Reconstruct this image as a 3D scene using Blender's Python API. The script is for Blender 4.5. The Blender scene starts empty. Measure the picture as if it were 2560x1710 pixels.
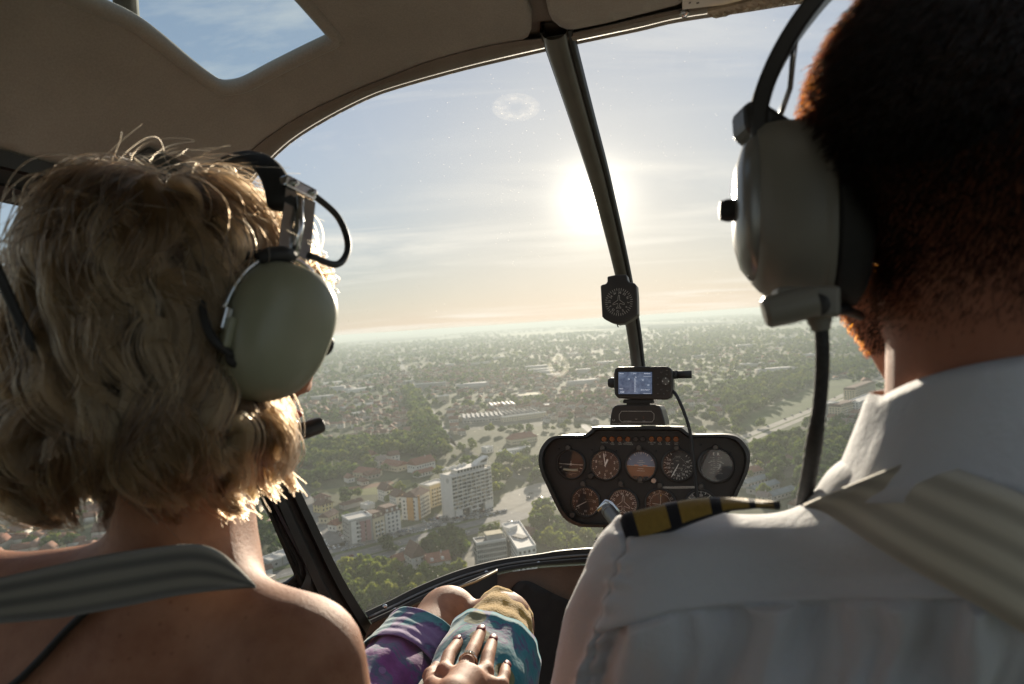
import bpy, bmesh, math, random
import numpy as np
from mathutils import Vector, Matrix, geometry

# ------------------------------------------------------------------ camera, sky, sun, exposure
SC = bpy.context.scene
COL = SC.collection
LENS = 23.0
F = 2560 * LENS / 36.0                       # focal length in photo pixels
ALT = 145.0                                  # metres above the ground
GZ = -ALT                                    # ground level, the camera is the origin
CK = (Matrix.Rotation(math.radians(-1.55), 3, 'X') @ Matrix.Rotation(math.radians(3.79), 3, 'Y'))
CK4 = CK.to_4x4()                            # cockpit frame -> world (bank and pitch of the helicopter)

def P(px, py, d):                            # cockpit frame: x right, y forward, z up
    return Vector(((px - 1280) / F * d, d, (855 - py) / F * d))

def G(px, py, h=0.0):                        # a point of the ground plane (world)
    v = CK @ P(px, py, 1.0)
    t = (GZ + h) / v.z
    return Vector((v.x * t, v.y * t, GZ + h))

cam_d = bpy.data.cameras.new('camera')
cam = bpy.data.objects.new('camera', cam_d)
COL.objects.link(cam)
cam_d.lens = LENS
cam_d.sensor_width = 36.0
cam_d.clip_start = 0.02
cam_d.clip_end = 200000.0
cam.matrix_world = CK4 @ Matrix.Rotation(math.radians(90), 4, 'X')
cam_d.dof.use_dof = True
cam_d.dof.focus_distance = 1.3
cam_d.dof.aperture_fstop = 7.1
SC.camera = cam

SUN_DIR = (CK @ P(1484, 497, 1.0)).normalized()
SUN_EL = math.asin(SUN_DIR.z)
SUN_AZ = math.atan2(SUN_DIR.x, SUN_DIR.y)    # clockwise from +Y

world = bpy.data.worlds.new('World')
SC.world = world
world.use_nodes = True
SKY_K = 0.30
def build_world():
    nt = world.node_tree
    N, L = nt.nodes, nt.links
    N.clear()
    out = N.new('ShaderNodeOutputWorld')
    bg = N.new('ShaderNodeBackground')
    bg.inputs['Strength'].default_value = 0.120
    sky = N.new('ShaderNodeTexSky')
    sky.sky_type = 'NISHITA'
    sky.sun_disc = False
    sky.sun_elevation = SUN_EL
    sky.sun_rotation = SUN_AZ
    sky.altitude = 150
    sky.air_density = 1.0
    sky.dust_density = 0.7
    sky.ozone_density = 1.6
    tc = N.new('ShaderNodeTexCoord')
    def vm(op, a, b=None):
        n = N.new('ShaderNodeVectorMath'); n.operation = op
        for i, v in enumerate((a, b)):
            if v is None: continue
            if hasattr(v, 'links'): L.new(v, n.inputs[i])
            else: n.inputs[i].default_value = v
        return n
    def mt(op, a, b=None, clamp=False):
        n = N.new('ShaderNodeMath'); n.operation = op; n.use_clamp = clamp
        for i, v in enumerate((a, b)):
            if v is None: continue
            if hasattr(v, 'links'): L.new(v, n.inputs[i])
            else: n.inputs[i].default_value = v
        return n.outputs[0]
    d = vm('NORMALIZE', tc.outputs['Generated']).outputs[0]
    sep = N.new('ShaderNodeSeparateXYZ'); L.new(d, sep.inputs[0])
    z = sep.outputs['Z']
    # thin high cloud: direction projected on a high sheet
    zc = mt('ADD', mt('MAXIMUM', z, 0.0), 0.11)
    comb = N.new('ShaderNodeCombineXYZ')
    L.new(mt('DIVIDE', sep.outputs['X'], zc), comb.inputs[0])
    L.new(mt('DIVIDE', sep.outputs['Y'], zc), comb.inputs[1])
    mp = N.new('ShaderNodeMapping')
    L.new(comb.outputs[0], mp.inputs[0])
    mp.inputs['Rotation'].default_value = (0, 0, math.radians(28))
    mp.inputs['Scale'].default_value = (0.45, 1.5, 1)
    mp.inputs['Location'].default_value = (1.9, 0.35, 0.3)
    def noise(vec, scale, det, rough, dist=0.0):
        n = N.new('ShaderNodeTexNoise')
        n.inputs['Scale'].default_value = scale
        n.inputs['Detail'].default_value = det
        n.inputs['Roughness'].default_value = rough
        n.inputs['Distortion'].default_value = dist
        L.new(vec, n.inputs['Vector'])
        return n.outputs['Fac']
    n1 = noise(mp.outputs[0], 1.15, 9, 0.62, 0.7)
    n2 = noise(mp.outputs[0], 0.55, 3, 0.5)
    cl = mt('MULTIPLY', mt('MULTIPLY', mt('SUBTRACT', n1, 0.47, True), 4.5, True), mt('MULTIPLY', mt('SUBTRACT', n2, 0.40, True), 5.0, True))
    # the sun behind thin cloud: disc and its aureole
    dot = vm('DOT_PRODUCT', d, tuple(SUN_DIR)).outputs['Value']
    ang = mt('ARCCOSINE', mt('MINIMUM', dot, 0.9999999))
    def lobe(width, amp):
        q = mt('DIVIDE', ang, width)
        return mt('MULTIPLY', mt('EXPONENT', mt('MULTIPLY', mt('MULTIPLY', q, q), -1.0)), amp)
    halo = mt('ADD', mt('ADD', lobe(0.018, 45.0), lobe(0.050, 3.4)), lobe(0.15, 0.5))
    hc = N.new('ShaderNodeMix'); hc.data_type = 'RGBA'; hc.blend_type = 'MULTIPLY'
    hc.inputs[0].default_value = 1.0
    hc.inputs[6].default_value = (1.0, 0.91, 0.72, 1)
    gray = N.new('ShaderNodeCombineColor')
    for i in range(3): L.new(halo, gray.inputs[i])
    L.new(gray.outputs[0], hc.inputs[7])
    # desaturate the clear sky slightly (humid summer air)
    hsv = N.new('ShaderNodeHueSaturation')
    hsv.inputs['Saturation'].default_value = 0.60
    L.new(sky.outputs[0], hsv.inputs['Color'])
    # thick summer air evens the sky out towards the sun: c / (1 + k c)
    bw = N.new('ShaderNodeRGBToBW'); L.new(hsv.outputs[0], bw.inputs[0])
    even = vm('SCALE', hsv.outputs[0]); L.new(mt('DIVIDE', 1.0, mt('ADD', mt('MULTIPLY', bw.outputs[0], SKY_K), 1.0)), even.inputs['Scale'])
    even = vm('MULTIPLY', even.outputs[0], (0.92, 1.0, 1.12))
    cm = N.new('ShaderNodeMix'); cm.data_type = 'RGBA'
    L.new(mt('MULTIPLY', cl, 0.7), cm.inputs[0])
    L.new(even.outputs[0], cm.inputs[6])
    cm.inputs[7].default_value = (4.1, 3.9, 3.45, 1)
    add = N.new('ShaderNodeMix'); add.data_type = 'RGBA'; add.blend_type = 'ADD'
    add.inputs[0].default_value = 1.0
    L.new(cm.outputs[2], add.inputs[6])
    L.new(hc.outputs[2], add.inputs[7])
    L.new(add.outputs[2], bg.inputs['Color'])
    L.new(bg.outputs[0], out.inputs['Surface'])
build_world()

sun_d = bpy.data.lights.new('sun', 'SUN')
sun_d.energy = 4.8
sun_d.angle = math.radians(0.6)
sun_d.color = (1.0, 0.88, 0.70)
sun = bpy.data.objects.new('sun', sun_d)
COL.objects.link(sun)
sun.rotation_mode = 'QUATERNION'
sun.rotation_quaternion = SUN_DIR.to_track_quat('Z', 'Y')

vs = SC.view_settings
vs.view_transform = 'Standard'
vs.look = 'None'
vs.gamma = 1.0
vs.use_curve_mapping = False
vs.exposure = 1.08
SC.display_settings.display_device = 'sRGB'
cy = SC.cycles
cy.use_denoising = True
try: cy.denoiser = 'OPENIMAGEDENOISE'
except Exception: pass
cy.max_bounces = 8
cy.diffuse_bounces = 4
cy.glossy_bounces = 3
cy.transmission_bounces = 5
cy.transparent_max_bounces = 24
cy.volume_bounces = 0
cy.caustics_reflective = False
cy.caustics_refractive = False
cy.sample_clamp_indirect = 4.0
SC.cycles_curves.shape = 'RIBBONS'
random.seed(11)
RNG = np.random.default_rng(5)

# ------------------------------------------------------------------ helpers
BASE = {}                                    # object -> world matrix of its frame, for parenting in cockpit coordinates

def set_props(o, label=None, cat=None, group=None, kind=None):
    """label and category only where given"""
    if label: o['label'] = label
    if cat: o['category'] = cat
    if group: o['group'] = group
    if kind: o['kind'] = kind
    return o

def thing(name, base, label, cat, group=None, cockpit=True, rotz=0.0):
    o = bpy.data.objects.new(name, None)
    o.empty_display_size = 0.05
    COL.objects.link(o)
    base = Vector(base)
    if cockpit:
        o.matrix_world = CK4 @ Matrix.Translation(base)
        BASE[o.name] = base
    else:
        o.matrix_world = Matrix.Translation(base) @ Matrix.Rotation(rotz, 4, 'Z')
        BASE[o.name] = Vector((0, 0, 0))     # parts given in the thing's own coordinates
    return set_props(o, label, cat, group)

def mesh_obj(name, verts, faces, mat, parent=None, smooth=False, mats=None, fmat=None, base=None, **kw):
    """one mesh object; cockpit coordinates when it (or its thing) lives in the cockpit"""
    if parent is not None:
        b = BASE[parent.name]
    else:
        b = Vector(base) if base is not None else Vector((0, 0, 0))
    me = bpy.data.meshes.new(name)
    v = np.asarray([tuple(q) for q in verts] if not isinstance(verts, np.ndarray) else verts, dtype=np.float64) - np.array(b)
    me.from_pydata(v.tolist(), [], [tuple(f) for f in faces])
    for m in (mats or [mat]): me.materials.append(m)
    if fmat is not None: me.polygons.foreach_set('material_index', np.asarray(fmat, dtype=np.int32))
    if smooth: me.polygons.foreach_set('use_smooth', np.ones(len(me.polygons), dtype=bool))
    me.update()
    o = bpy.data.objects.new(name, me)
    COL.objects.link(o)
    if parent is not None:
        o.parent = parent
        BASE[o.name] = b
    elif base is not None:
        o.matrix_world = CK4 @ Matrix.Translation(b)
        BASE[o.name] = b
    return set_props(o, **kw)

class MB:
    """collects shapes into one mesh"""
    def __init__(s): s.v = []; s.f = []; s.m = []
    def add(s, v, f, mi=0):
        o = len(s.v)
        s.v += [tuple(q) for q in v]
        s.f += [tuple(i + o for i in q) for q in f]
        s.m += [mi] * len(f)
        return s
    def box(s, c, size, R=None, mi=0, taper=1.0):
        c = Vector(c); hx, hy, hz = (q / 2 for q in size)
        pts = []
        for z, k in ((-hz, 1.0), (hz, taper)):
            for x, y in ((-hx, -hy), (hx, -hy), (hx, hy), (-hx, hy)):
                p = Vector((x * k, y * k, z))
                pts.append((R @ p if R else p) + c)
        return s.add(pts, [(3, 2, 1, 0), (4, 5, 6, 7), (0, 1, 5, 4), (1, 2, 6, 5), (2, 3, 7, 6), (3, 0, 4, 7)], mi)
    def tube(s, pts, r, n=10, cap=True, mi=0, flat=1.0):
        pts = [Vector(p) for p in pts]
        rs = r if isinstance(r, (list, tuple)) else [r] * len(pts)
        rings = []; up = None
        for i, p in enumerate(pts):
            t = (pts[min(i + 1, len(pts) - 1)] - pts[max(i - 1, 0)]).normalized()
            if up is None:
                up = Vector((0, 0, 1)) if abs(t.z) < 0.9 else Vector((1, 0, 0))
            a = t.cross(up).normalized(); up = a.cross(t).normalized()
            rings.append([p + (a * math.cos(2 * math.pi * k / n) + up * math.sin(2 * math.pi * k / n) * flat) * rs[i] for k in range(n)])
        v = [q for R_ in rings for q in R_]; f = []
        for i in range(len(pts) - 1):
            for k in range(n):
                k2 = (k + 1) % n
                f.append((i * n + k, i * n + k2, (i + 1) * n + k2, (i + 1) * n + k))
        if cap:
            f.append(tuple(range(n))[::-1]); f.append(tuple(range((len(pts) - 1) * n, len(pts) * n)))
        return s.add(v, f, mi)
    def disc(s, c, r, normal, n=24, depth=0.0, mi=0, r2=None, up=None):
        """a cylinder of length depth behind c (against the normal), its top radius r, bottom r2"""
        nrm = Vector(normal).normalized()
        a = nrm.orthogonal().normalized() if up is None else Vector(up).cross(nrm).normalized()
        b = nrm.cross(a); c = Vector(c); r2 = r if r2 is None else r2
        top = [c + (a * math.cos(2 * math.pi * k / n) + b * math.sin(2 * math.pi * k / n)) * r for k in range(n)]
        if depth == 0: return s.add(top, [tuple(range(n))], mi)
        bot = [c - nrm * depth + (a * math.cos(2 * math.pi * k / n) + b * math.sin(2 * math.pi * k / n)) * r2 for k in range(n)]
        f = [tuple(range(n)), tuple(range(2 * n - 1, n - 1, -1))]
        f += [(k, n + k, n + (k + 1) % n, (k + 1) % n) for k in range(n)]
        return s.add(top + bot, f, mi)
    def lathe(s, c, axis, prof, n=24, mi=0, up=None, ex=1.0):
        """prof: (radius, height along axis)"""
        ax = Vector(axis).normalized(); c = Vector(c)
        a = ax.orthogonal().normalized() if up is None else Vector(up).cross(ax).normalized()
        b = ax.cross(a)
        v = []; f = []
        for (r, h) in prof:
            v += [c + ax * h + (a * math.cos(2 * math.pi * k / n) + b * math.sin(2 * math.pi * k / n) * ex) * r for k in range(n)]
        for i in range(len(prof) - 1):
            for k in range(n):
                k2 = (k + 1) % n
                f.append((i * n + k, i * n + k2, (i + 1) * n + k2, (i + 1) * n + k))
        f.append(tuple(range(n))[::-1]); f.append(tuple(range((len(prof) - 1) * n, len(prof) * n)))
        return s.add(v, f, mi)
    def prism(s, outline, ext, mi=0):
        """outline: loop of 3D points, ext: extrusion vector"""
        n = len(outline); e = Vector(ext)
        v = [Vector(p) for p in outline]; v2 = [p + e for p in v]
        f = [tuple(range(n)), tuple(range(2 * n - 1, n - 1, -1))]
        f += [(k, n + k, n + (k + 1) % n, (k + 1) % n) for k in range(n)]
        return s.add(v + v2, f, mi)
    def ellipsoid(s, c, r, R=None, nu=16, nv=10, mi=0):
        c = Vector(c); v = []; f = []
        for i in range(nv + 1):
            th = math.pi * i / nv
            for k in range(nu):
                ph = 2 * math.pi * k / nu
                p = Vector((r[0] * math.sin(th) * math.cos(ph), r[1] * math.sin(th) * math.sin(ph), r[2] * math.cos(th)))
                v.append((R @ p if R else p) + c)
        for i in range(nv):
            for k in range(nu):
                k2 = (k + 1) % nu
                f.append((i * nu + k, (i + 1) * nu + k, (i + 1) * nu + k2, i * nu + k2))
        return s.add(v, f, mi)
    def build(s, name, mat, parent=None, smooth=False, bevel=0.0, seg=2, angle=35, **kw):
        mats = mat if isinstance(mat, list) else [mat]
        o = mesh_obj(name, s.v, s.f, None, parent, smooth, mats=mats, fmat=s.m if len(mats) > 1 else None, **kw)
        me = o.data
        bm = bmesh.new(); bm.from_mesh(me)
        bmesh.ops.remove_doubles(bm, verts=bm.verts, dist=1e-6)
        bmesh.ops.recalc_face_normals(bm, faces=bm.faces)
        bm.to_mesh(me); bm.free()
        if smooth:
            me.polygons.foreach_set('use_smooth', np.ones(len(me.polygons), dtype=bool))
            if smooth == 'auto': auto_smooth(me, angle)
        if bevel:
            m = o.modifiers.new('bevel', 'BEVEL'); m.width = bevel; m.segments = seg; m.limit_method = 'ANGLE'
            m.angle_limit = math.radians(40)
            if smooth: m.harden_normals = False
        return o

def auto_smooth(me, angle=35):
    bm = bmesh.new(); bm.from_mesh(me)
    lim = math.radians(angle)
    for e in bm.edges:
        if len(e.link_faces) == 2 and e.calc_face_angle(0) > lim: e.smooth = False
    bm.to_mesh(me); bm.free()

def catmull(pts, n=8):
    """smooth curve through points (any dimension)"""
    A = np.array([tuple(p) for p in pts], dtype=float)
    A = np.vstack([2 * A[0] - A[1], A, 2 * A[-1] - A[-2]])
    out = []
    for i in range(1, len(A) - 2):
        for k in range(n):
            t = k / n
            out.append(0.5 * ((2 * A[i]) + (-A[i - 1] + A[i + 1]) * t + (2 * A[i - 1] - 5 * A[i] + 4 * A[i + 1] - A[i + 2]) * t * t
                              + (-A[i - 1] + 3 * A[i] - 3 * A[i + 1] + A[i + 2]) * t ** 3))
    out.append(A[-2])
    return [Vector(o) for o in out]

def resample(pts, n):
    A = np.array([tuple(p) for p in pts], dtype=float)
    d = np.r_[0, np.cumsum(np.linalg.norm(np.diff(A, axis=0), axis=1))]
    t = np.linspace(0, d[-1], n)
    return np.stack([np.interp(t, d, A[:, k]) for k in range(A.shape[1])], 1)

def in_poly(x, y, poly):
    poly = np.asarray(poly); x = np.asarray(x); y = np.asarray(y)
    c = np.zeros(x.shape, dtype=bool)
    j = len(poly) - 1
    for i in range(len(poly)):
        xi, yi = poly[i]; xj, yj = poly[j]
        if yi != yj:
            c ^= ((yi > y) != (yj > y)) & (x < (xj - xi) * (y - yi) / (yj - yi) + xi)
        j = i
    return c

# ------------------------------------------------------------------ materials
def new_mat(name):
    m = bpy.data.materials.new(name); m.use_nodes = True
    nt = m.node_tree
    b = nt.nodes['Principled BSDF']
    return m, nt, b

def ramp(nt, fac, stops):
    r = nt.nodes.new('ShaderNodeValToRGB')
    e = r.color_ramp.elements
    while len(e) < len(stops): e.new(0.5)
    for i, (p, c) in enumerate(stops):
        e[i].position = p; e[i].color = (*c, 1)
    nt.links.new(fac, r.inputs[0])
    return r.outputs[0]

def tex_noise(nt, scale, detail=4, rough=0.55, coord='Object', dist=0.0, stretch=None):
    tc = nt.nodes.new('ShaderNodeTexCoord')
    n = nt.nodes.new('ShaderNodeTexNoise')
    n.inputs['Scale'].default_value = scale
    n.inputs['Detail'].default_value = detail
    n.inputs['Roughness'].default_value = rough
    n.inputs['Distortion'].default_value = dist
    v = tc.outputs[coord]
    if stretch:
        mp = nt.nodes.new('ShaderNodeMapping'); mp.inputs['Scale'].default_value = stretch
        nt.links.new(v, mp.inputs[0]); v = mp.outputs[0]
    nt.links.new(v, n.inputs['Vector'])
    return n.outputs['Fac']

def bump(nt, b, fac, strength, dist):
    n = nt.nodes.new('ShaderNodeBump')
    n.inputs['Strength'].default_value = strength
    n.inputs['Distance'].default_value = dist
    nt.links.new(fac, n.inputs['Height'])
    nt.links.new(n.outputs[0], b.inputs['Normal'])
    return n

def simple(name, col, rough=0.6, metal=0.0, var=0.12, scale=30, bumpd=0.0, bscale=None, spec=0.5, detail=5):
    m, nt, b = new_mat(name)
    f = tex_noise(nt, scale, detail)
    lo = tuple(max(0, c * (1 - var)) for c in col); hi = tuple(min(1, c * (1 + var)) for c in col)
    nt.links.new(ramp(nt, f, [(0.3, lo), (0.7, hi)]), b.inputs['Base Color'])
    b.inputs['Roughness'].default_value = rough
    b.inputs['Metallic'].default_value = metal
    b.inputs['Specular IOR Level'].default_value = spec
    if bumpd:
        bump(nt, b, tex_noise(nt, bscale or scale * 8, 3), 0.6, bumpd)
    return m

M = {}
# ------------------------------------------------------------------ helicopter cabin
YAW = math.radians(20)                       # the cabin points 20 degrees right of the lens
HF = Vector((math.sin(YAW), math.cos(YAW), 0))     # cabin forward
HR = Vector((math.cos(YAW), -math.sin(YAW), 0))    # cabin right
HO = Vector((-0.275, 0, 0))                  # a point of the centre line beside the camera

def shell(px, py, off=0.0, zlow=1.35):
    """points of the curved cabin shell seen through the given pixels (off: metres outwards)"""
    px = np.atleast_1d(np.asarray(px, float)); py = np.atleast_1d(np.asarray(py, float))
    d = np.stack([(px - 1280) / F, np.ones_like(px), (855 - py) / F], 1)
    o = -np.array(HO)
    X0, Y0 = o @ np.array(HR), o @ np.array(HF)
    dx, dy, dz = d @ np.array(HR), d @ np.array(HF), d[:, 2]
    a, b, c = 0.70 + off, 1.86 + off, 0.61 + off
    def val(t):
        x = X0 + t * dx; y = Y0 + t * dy; z = t * dz + 0.1
        cz = np.where(z > 0, c, zlow + off)
        return np.abs(x / a) ** 2.6 + np.abs(np.maximum(y, 0) / b) ** 2.3 + np.abs(z / cz) ** 2.4
    lo = np.full(px.shape, 0.02); hi = np.full(px.shape, 8.0)
    for _ in range(44):
        m = (lo + hi) / 2; s = val(m) < 1
        lo = np.where(s, m, lo); hi = np.where(s, hi, m)
    return d * lo[:, None]

def SP(px, py, off=0.0): return Vector(shell(px, py, off)[0])

def patch(outer, holes, step, off=0.0):
    """triangulated piece of the shell inside a pixel outline"""
    loops = [outer] + list(holes)
    pts = []; edges = []
    for lp in loops:
        n0 = len(pts); q = []
        for i in range(len(lp)):
            a = Vector(lp[i]); b2 = Vector(lp[(i + 1) % len(lp)])
            k = max(1, int((b2 - a).length / step))
            q += [a.lerp(b2, j / k) for j in range(k)]
        pts += q
        edges += [(n0 + i, n0 + (i + 1) % len(q)) for i in range(len(q))]
    A = np.array([tuple(p) for p in outer])
    xs = np.arange(A[:, 0].min(), A[:, 0].max(), step); ys = np.arange(A[:, 1].min(), A[:, 1].max(), step)
    gx, gy = np.meshgrid(xs, ys); gx = gx.ravel(); gy = gy.ravel()
    ok = in_poly(gx, gy, A)
    for h in holes: ok &= ~in_poly(gx, gy, np.array([tuple(p) for p in h]))
    B = np.array([tuple(p) for p in pts])
    for i in range(0, len(B), 1):
        ok &= (np.abs(gx - B[i, 0]) + np.abs(gy - B[i, 1])) > step * 0.55
    pts += [Vector((x, y)) for x, y in zip(gx[ok], gy[ok])]
    r = geometry.delaunay_2d_cdt(pts, edges, [], 0, 1e-4)
    V = np.array([tuple(p) for p in r[0]]); T = np.array(r[2])
    c = V[T].mean(1)
    keep = in_poly(c[:, 0], c[:, 1], A)
    for h in holes: keep &= ~in_poly(c[:, 0], c[:, 1], np.array([tuple(p) for p in h]))
    T = T[keep]
    return shell(V[:, 0], V[:, 1], off), T

def solid(o, t, off=1.0):
    m = o.modifiers.new('thickness', 'SOLIDIFY'); m.thickness = t; m.offset = off
    return m

def fabric(name, col, rough=0.9, weave=900, depth=0.0004):
    m, nt, b = new_mat(name)
    f = tex_noise(nt, 5, 4)
    f2 = tex_noise(nt, 400, 2)
    mx = nt.nodes.new('ShaderNodeMix'); mx.data_type = 'FLOAT'; mx.inputs[0].default_value = 0.35
    nt.links.new(f, mx.inputs[2]); nt.links.new(f2, mx.inputs[3])
    nt.links.new(ramp(nt, mx.outputs[0], [(0.3, tuple(c * 0.74 for c in col)), (0.7, tuple(min(1, c * 1.2) for c in col))]), b.inputs['Base Color'])
    b.inputs['Roughness'].default_value = rough
    b.inputs['Sheen Weight'].default_value = 0.35
    b.inputs['Sheen Roughness'].default_value = 0.4
    bump(nt, b, tex_noise(nt, weave, 3), 0.8, depth * 1.6)
    return m

M['headliner'] = fabric('headliner_fabric', (0.33, 0.31, 0.275))
M['bulkhead'] = fabric('bulkhead_cloth', (0.10, 0.10, 0.105))
M['roof_frame'] = fabric('roof_frame_vinyl', (0.19, 0.165, 0.135), 0.7, 500, 0.0002)
M['black'] = simple('black_paint', (0.022, 0.02, 0.017), 0.42, 0, 0.3, 14, 0.0004, 260)
M['black_matt'] = simple('black_matt', (0.017, 0.016, 0.014), 0.75, 0, 0.3, 40, 0.0003, 700)
M['rubber'] = simple('black_rubber', (0.016, 0.016, 0.016), 0.6, 0, 0.25, 60)
M['metal'] = simple('bright_steel', (0.62, 0.63, 0.64), 0.22, 1.0, 0.1, 50)
M['kick'] = fabric('kick_panel_carpet', (0.20, 0.145, 0.11), 0.95, 600, 0.0008)
M['post'] = simple('post_paint', (0.07, 0.062, 0.05), 0.38, 0.0, 0.2, 20, 0.0002, 300)

def glass_mat(name, dust, marks=(), tint=(1, 1, 1)):
    """thin acrylic: clear, faintly reflecting, with dust specks, scratches and polishing swirls that scatter sunlight"""
    m, nt, b = new_mat(name)
    N, L = nt.nodes, nt.links
    N.remove(b)
    out = [n for n in N if n.type == 'OUTPUT_MATERIAL'][0]
    tr = N.new('ShaderNodeBsdfTransparent'); tr.inputs[0].default_value = (*tint, 1)
    gl = N.new('ShaderNodeBsdfGlossy'); gl.inputs['Roughness'].default_value = 0.03
    fr = N.new('ShaderNodeLayerWeight'); fr.inputs['Blend'].default_value = 0.08      # two-sided, thin sheet
    mx = N.new('ShaderNodeMixShader')
    fm = N.new('ShaderNodeMath'); fm.operation = 'MULTIPLY'; fm.inputs[1].default_value = 0.25
    L.new(fr.outputs['Facing'], fm.inputs[0])
    L.new(fm.outputs[0], mx.inputs[0]); L.new(tr.outputs[0], mx.inputs[1]); L.new(gl.outputs[0], mx.inputs[2])
    du = N.new('ShaderNodeBsdfTranslucent'); du.inputs[0].default_value = (0.9, 0.86, 0.78, 1)
    def mt(op, a, c=None, clamp=True):
        n = N.new('ShaderNodeMath'); n.operation = op; n.use_clamp = clamp
        for i, v in enumerate((a, c)):
            if v is None: continue
            if hasattr(v, 'links'): L.new(v, n.inputs[i])
            else: n.inputs[i].default_value = v
        return n.outputs[0]
    tc = N.new('ShaderNodeTexCoord')
    fac = mt('ADD', mt('MULTIPLY', tex_noise(nt, 3.0, 6, 0.65), dust * 1.4), 0.0)
    # specks
    vo = N.new('ShaderNodeTexVoronoi'); vo.inputs['Scale'].default_value = 74
    vo.inputs['Randomness'].default_value = 1.0
    L.new(tc.outputs['Object'], vo.inputs['Vector'])
    wn = mt('MULTIPLY', mt('SUBTRACT', tex_noise(nt, 2.3, 3, 0.6), 0.36), 3.0)
    sp = mt('MULTIPLY', mt('LESS_THAN', vo.outputs['Distance'], 0.075), wn)
    fac = mt('ADD', fac, mt('MULTIPLY', sp, dust * 15))
    # short scratches
    mp = N.new('ShaderNodeMapping'); mp.inputs['Scale'].default_value = (60, 60, 9); mp.inputs['Rotation'].default_value = (0.3, 0.4, 0.2)
    L.new(tc.outputs['Object'], mp.inputs[0])
    vo2 = N.new('ShaderNodeTexVoronoi'); vo2.inputs['Scale'].default_value = 1.0
    L.new(mp.outputs[0], vo2.inputs['Vector'])
    sc = mt('MULTIPLY', mt('LESS_THAN', vo2.outputs['Distance'], 0.055), wn)
    fac = mt('ADD', fac, mt('MULTIPLY', sc, dust * 7))
    for (c, r0, r1, amp) in marks:               # a polished ring
        vm = N.new('ShaderNodeVectorMath'); vm.operation = 'DISTANCE'
        L.new(tc.outputs['Object'], vm.inputs[0]); vm.inputs[1].default_value = c
        d = vm.outputs['Value']
        g = mt('SUBTRACT', 1.0, mt('DIVIDE', mt('ABSOLUTE', mt('SUBTRACT', d, (r0 + r1) / 2, False), None, False), (r1 - r0) / 2, False))
        wv = N.new('ShaderNodeTexNoise'); wv.noise_dimensions = '1D'; wv.inputs['Scale'].default_value = 900; wv.inputs['Detail'].default_value = 4
        L.new(d, wv.inputs['W'])
        rings = mt('MULTIPLY', mt('SUBTRACT', wv.outputs['Fac'], 0.40), 3.2)
        pat = mt('MULTIPLY', mt('SUBTRACT', tex_noise(nt, 60, 4, 0.6), 0.28), 2.6)
        fac = mt('ADD', fac, mt('MULTIPLY', mt('MULTIPLY', mt('POWER', g, 0.6), mt('ADD', mt('MULTIPLY', rings, 0.75), 0.22)), mt('MULTIPLY', pat, amp)))
    m2 = N.new('ShaderNodeMixShader')
    L.new(fac, m2.inputs[0]); L.new(mx.outputs[0], m2.inputs[1]); L.new(du.outputs[0], m2.inputs[2])
    L.new(m2.outputs[0], out.inputs['Surface'])
    return m

ARCH_IN = [(617, 462), (656, 417), (724, 353), (809, 298), (916, 243), (1000, 213), (1170, 166), (1366, 120), (1439, 103),
           (1596, 70), (1694, 47), (1852, 23), (2000, 0), (2200, -25), (2500, -40)]
ARCH_OUT = [(568, 432), (639, 362), (745, 290), (852, 238), (1000, 178), (1064, 153), (1170, 123), (1272, 102)]
PILLAR_R = [(617, 462), (578, 540), (566, 640), (588, 790), (640, 960), (721, 1167), (790, 1309), (860, 1450), (913, 1531)]
SILL_TOP = [(913, 1531), (975, 1502), (1043, 1468), (1145, 1427), (1247, 1400), (1350, 1385), (1400, 1377), (1484, 1371), (1640, 1372), (1900, 1395), (2200, 1450)]

HB = Vector((0.15, 0.7, -1.05))
heli = thing('helicopter', HB, 'dark helicopter cabin with beige padded headliner, roof window and curved windshield', 'helicopter')

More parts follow.
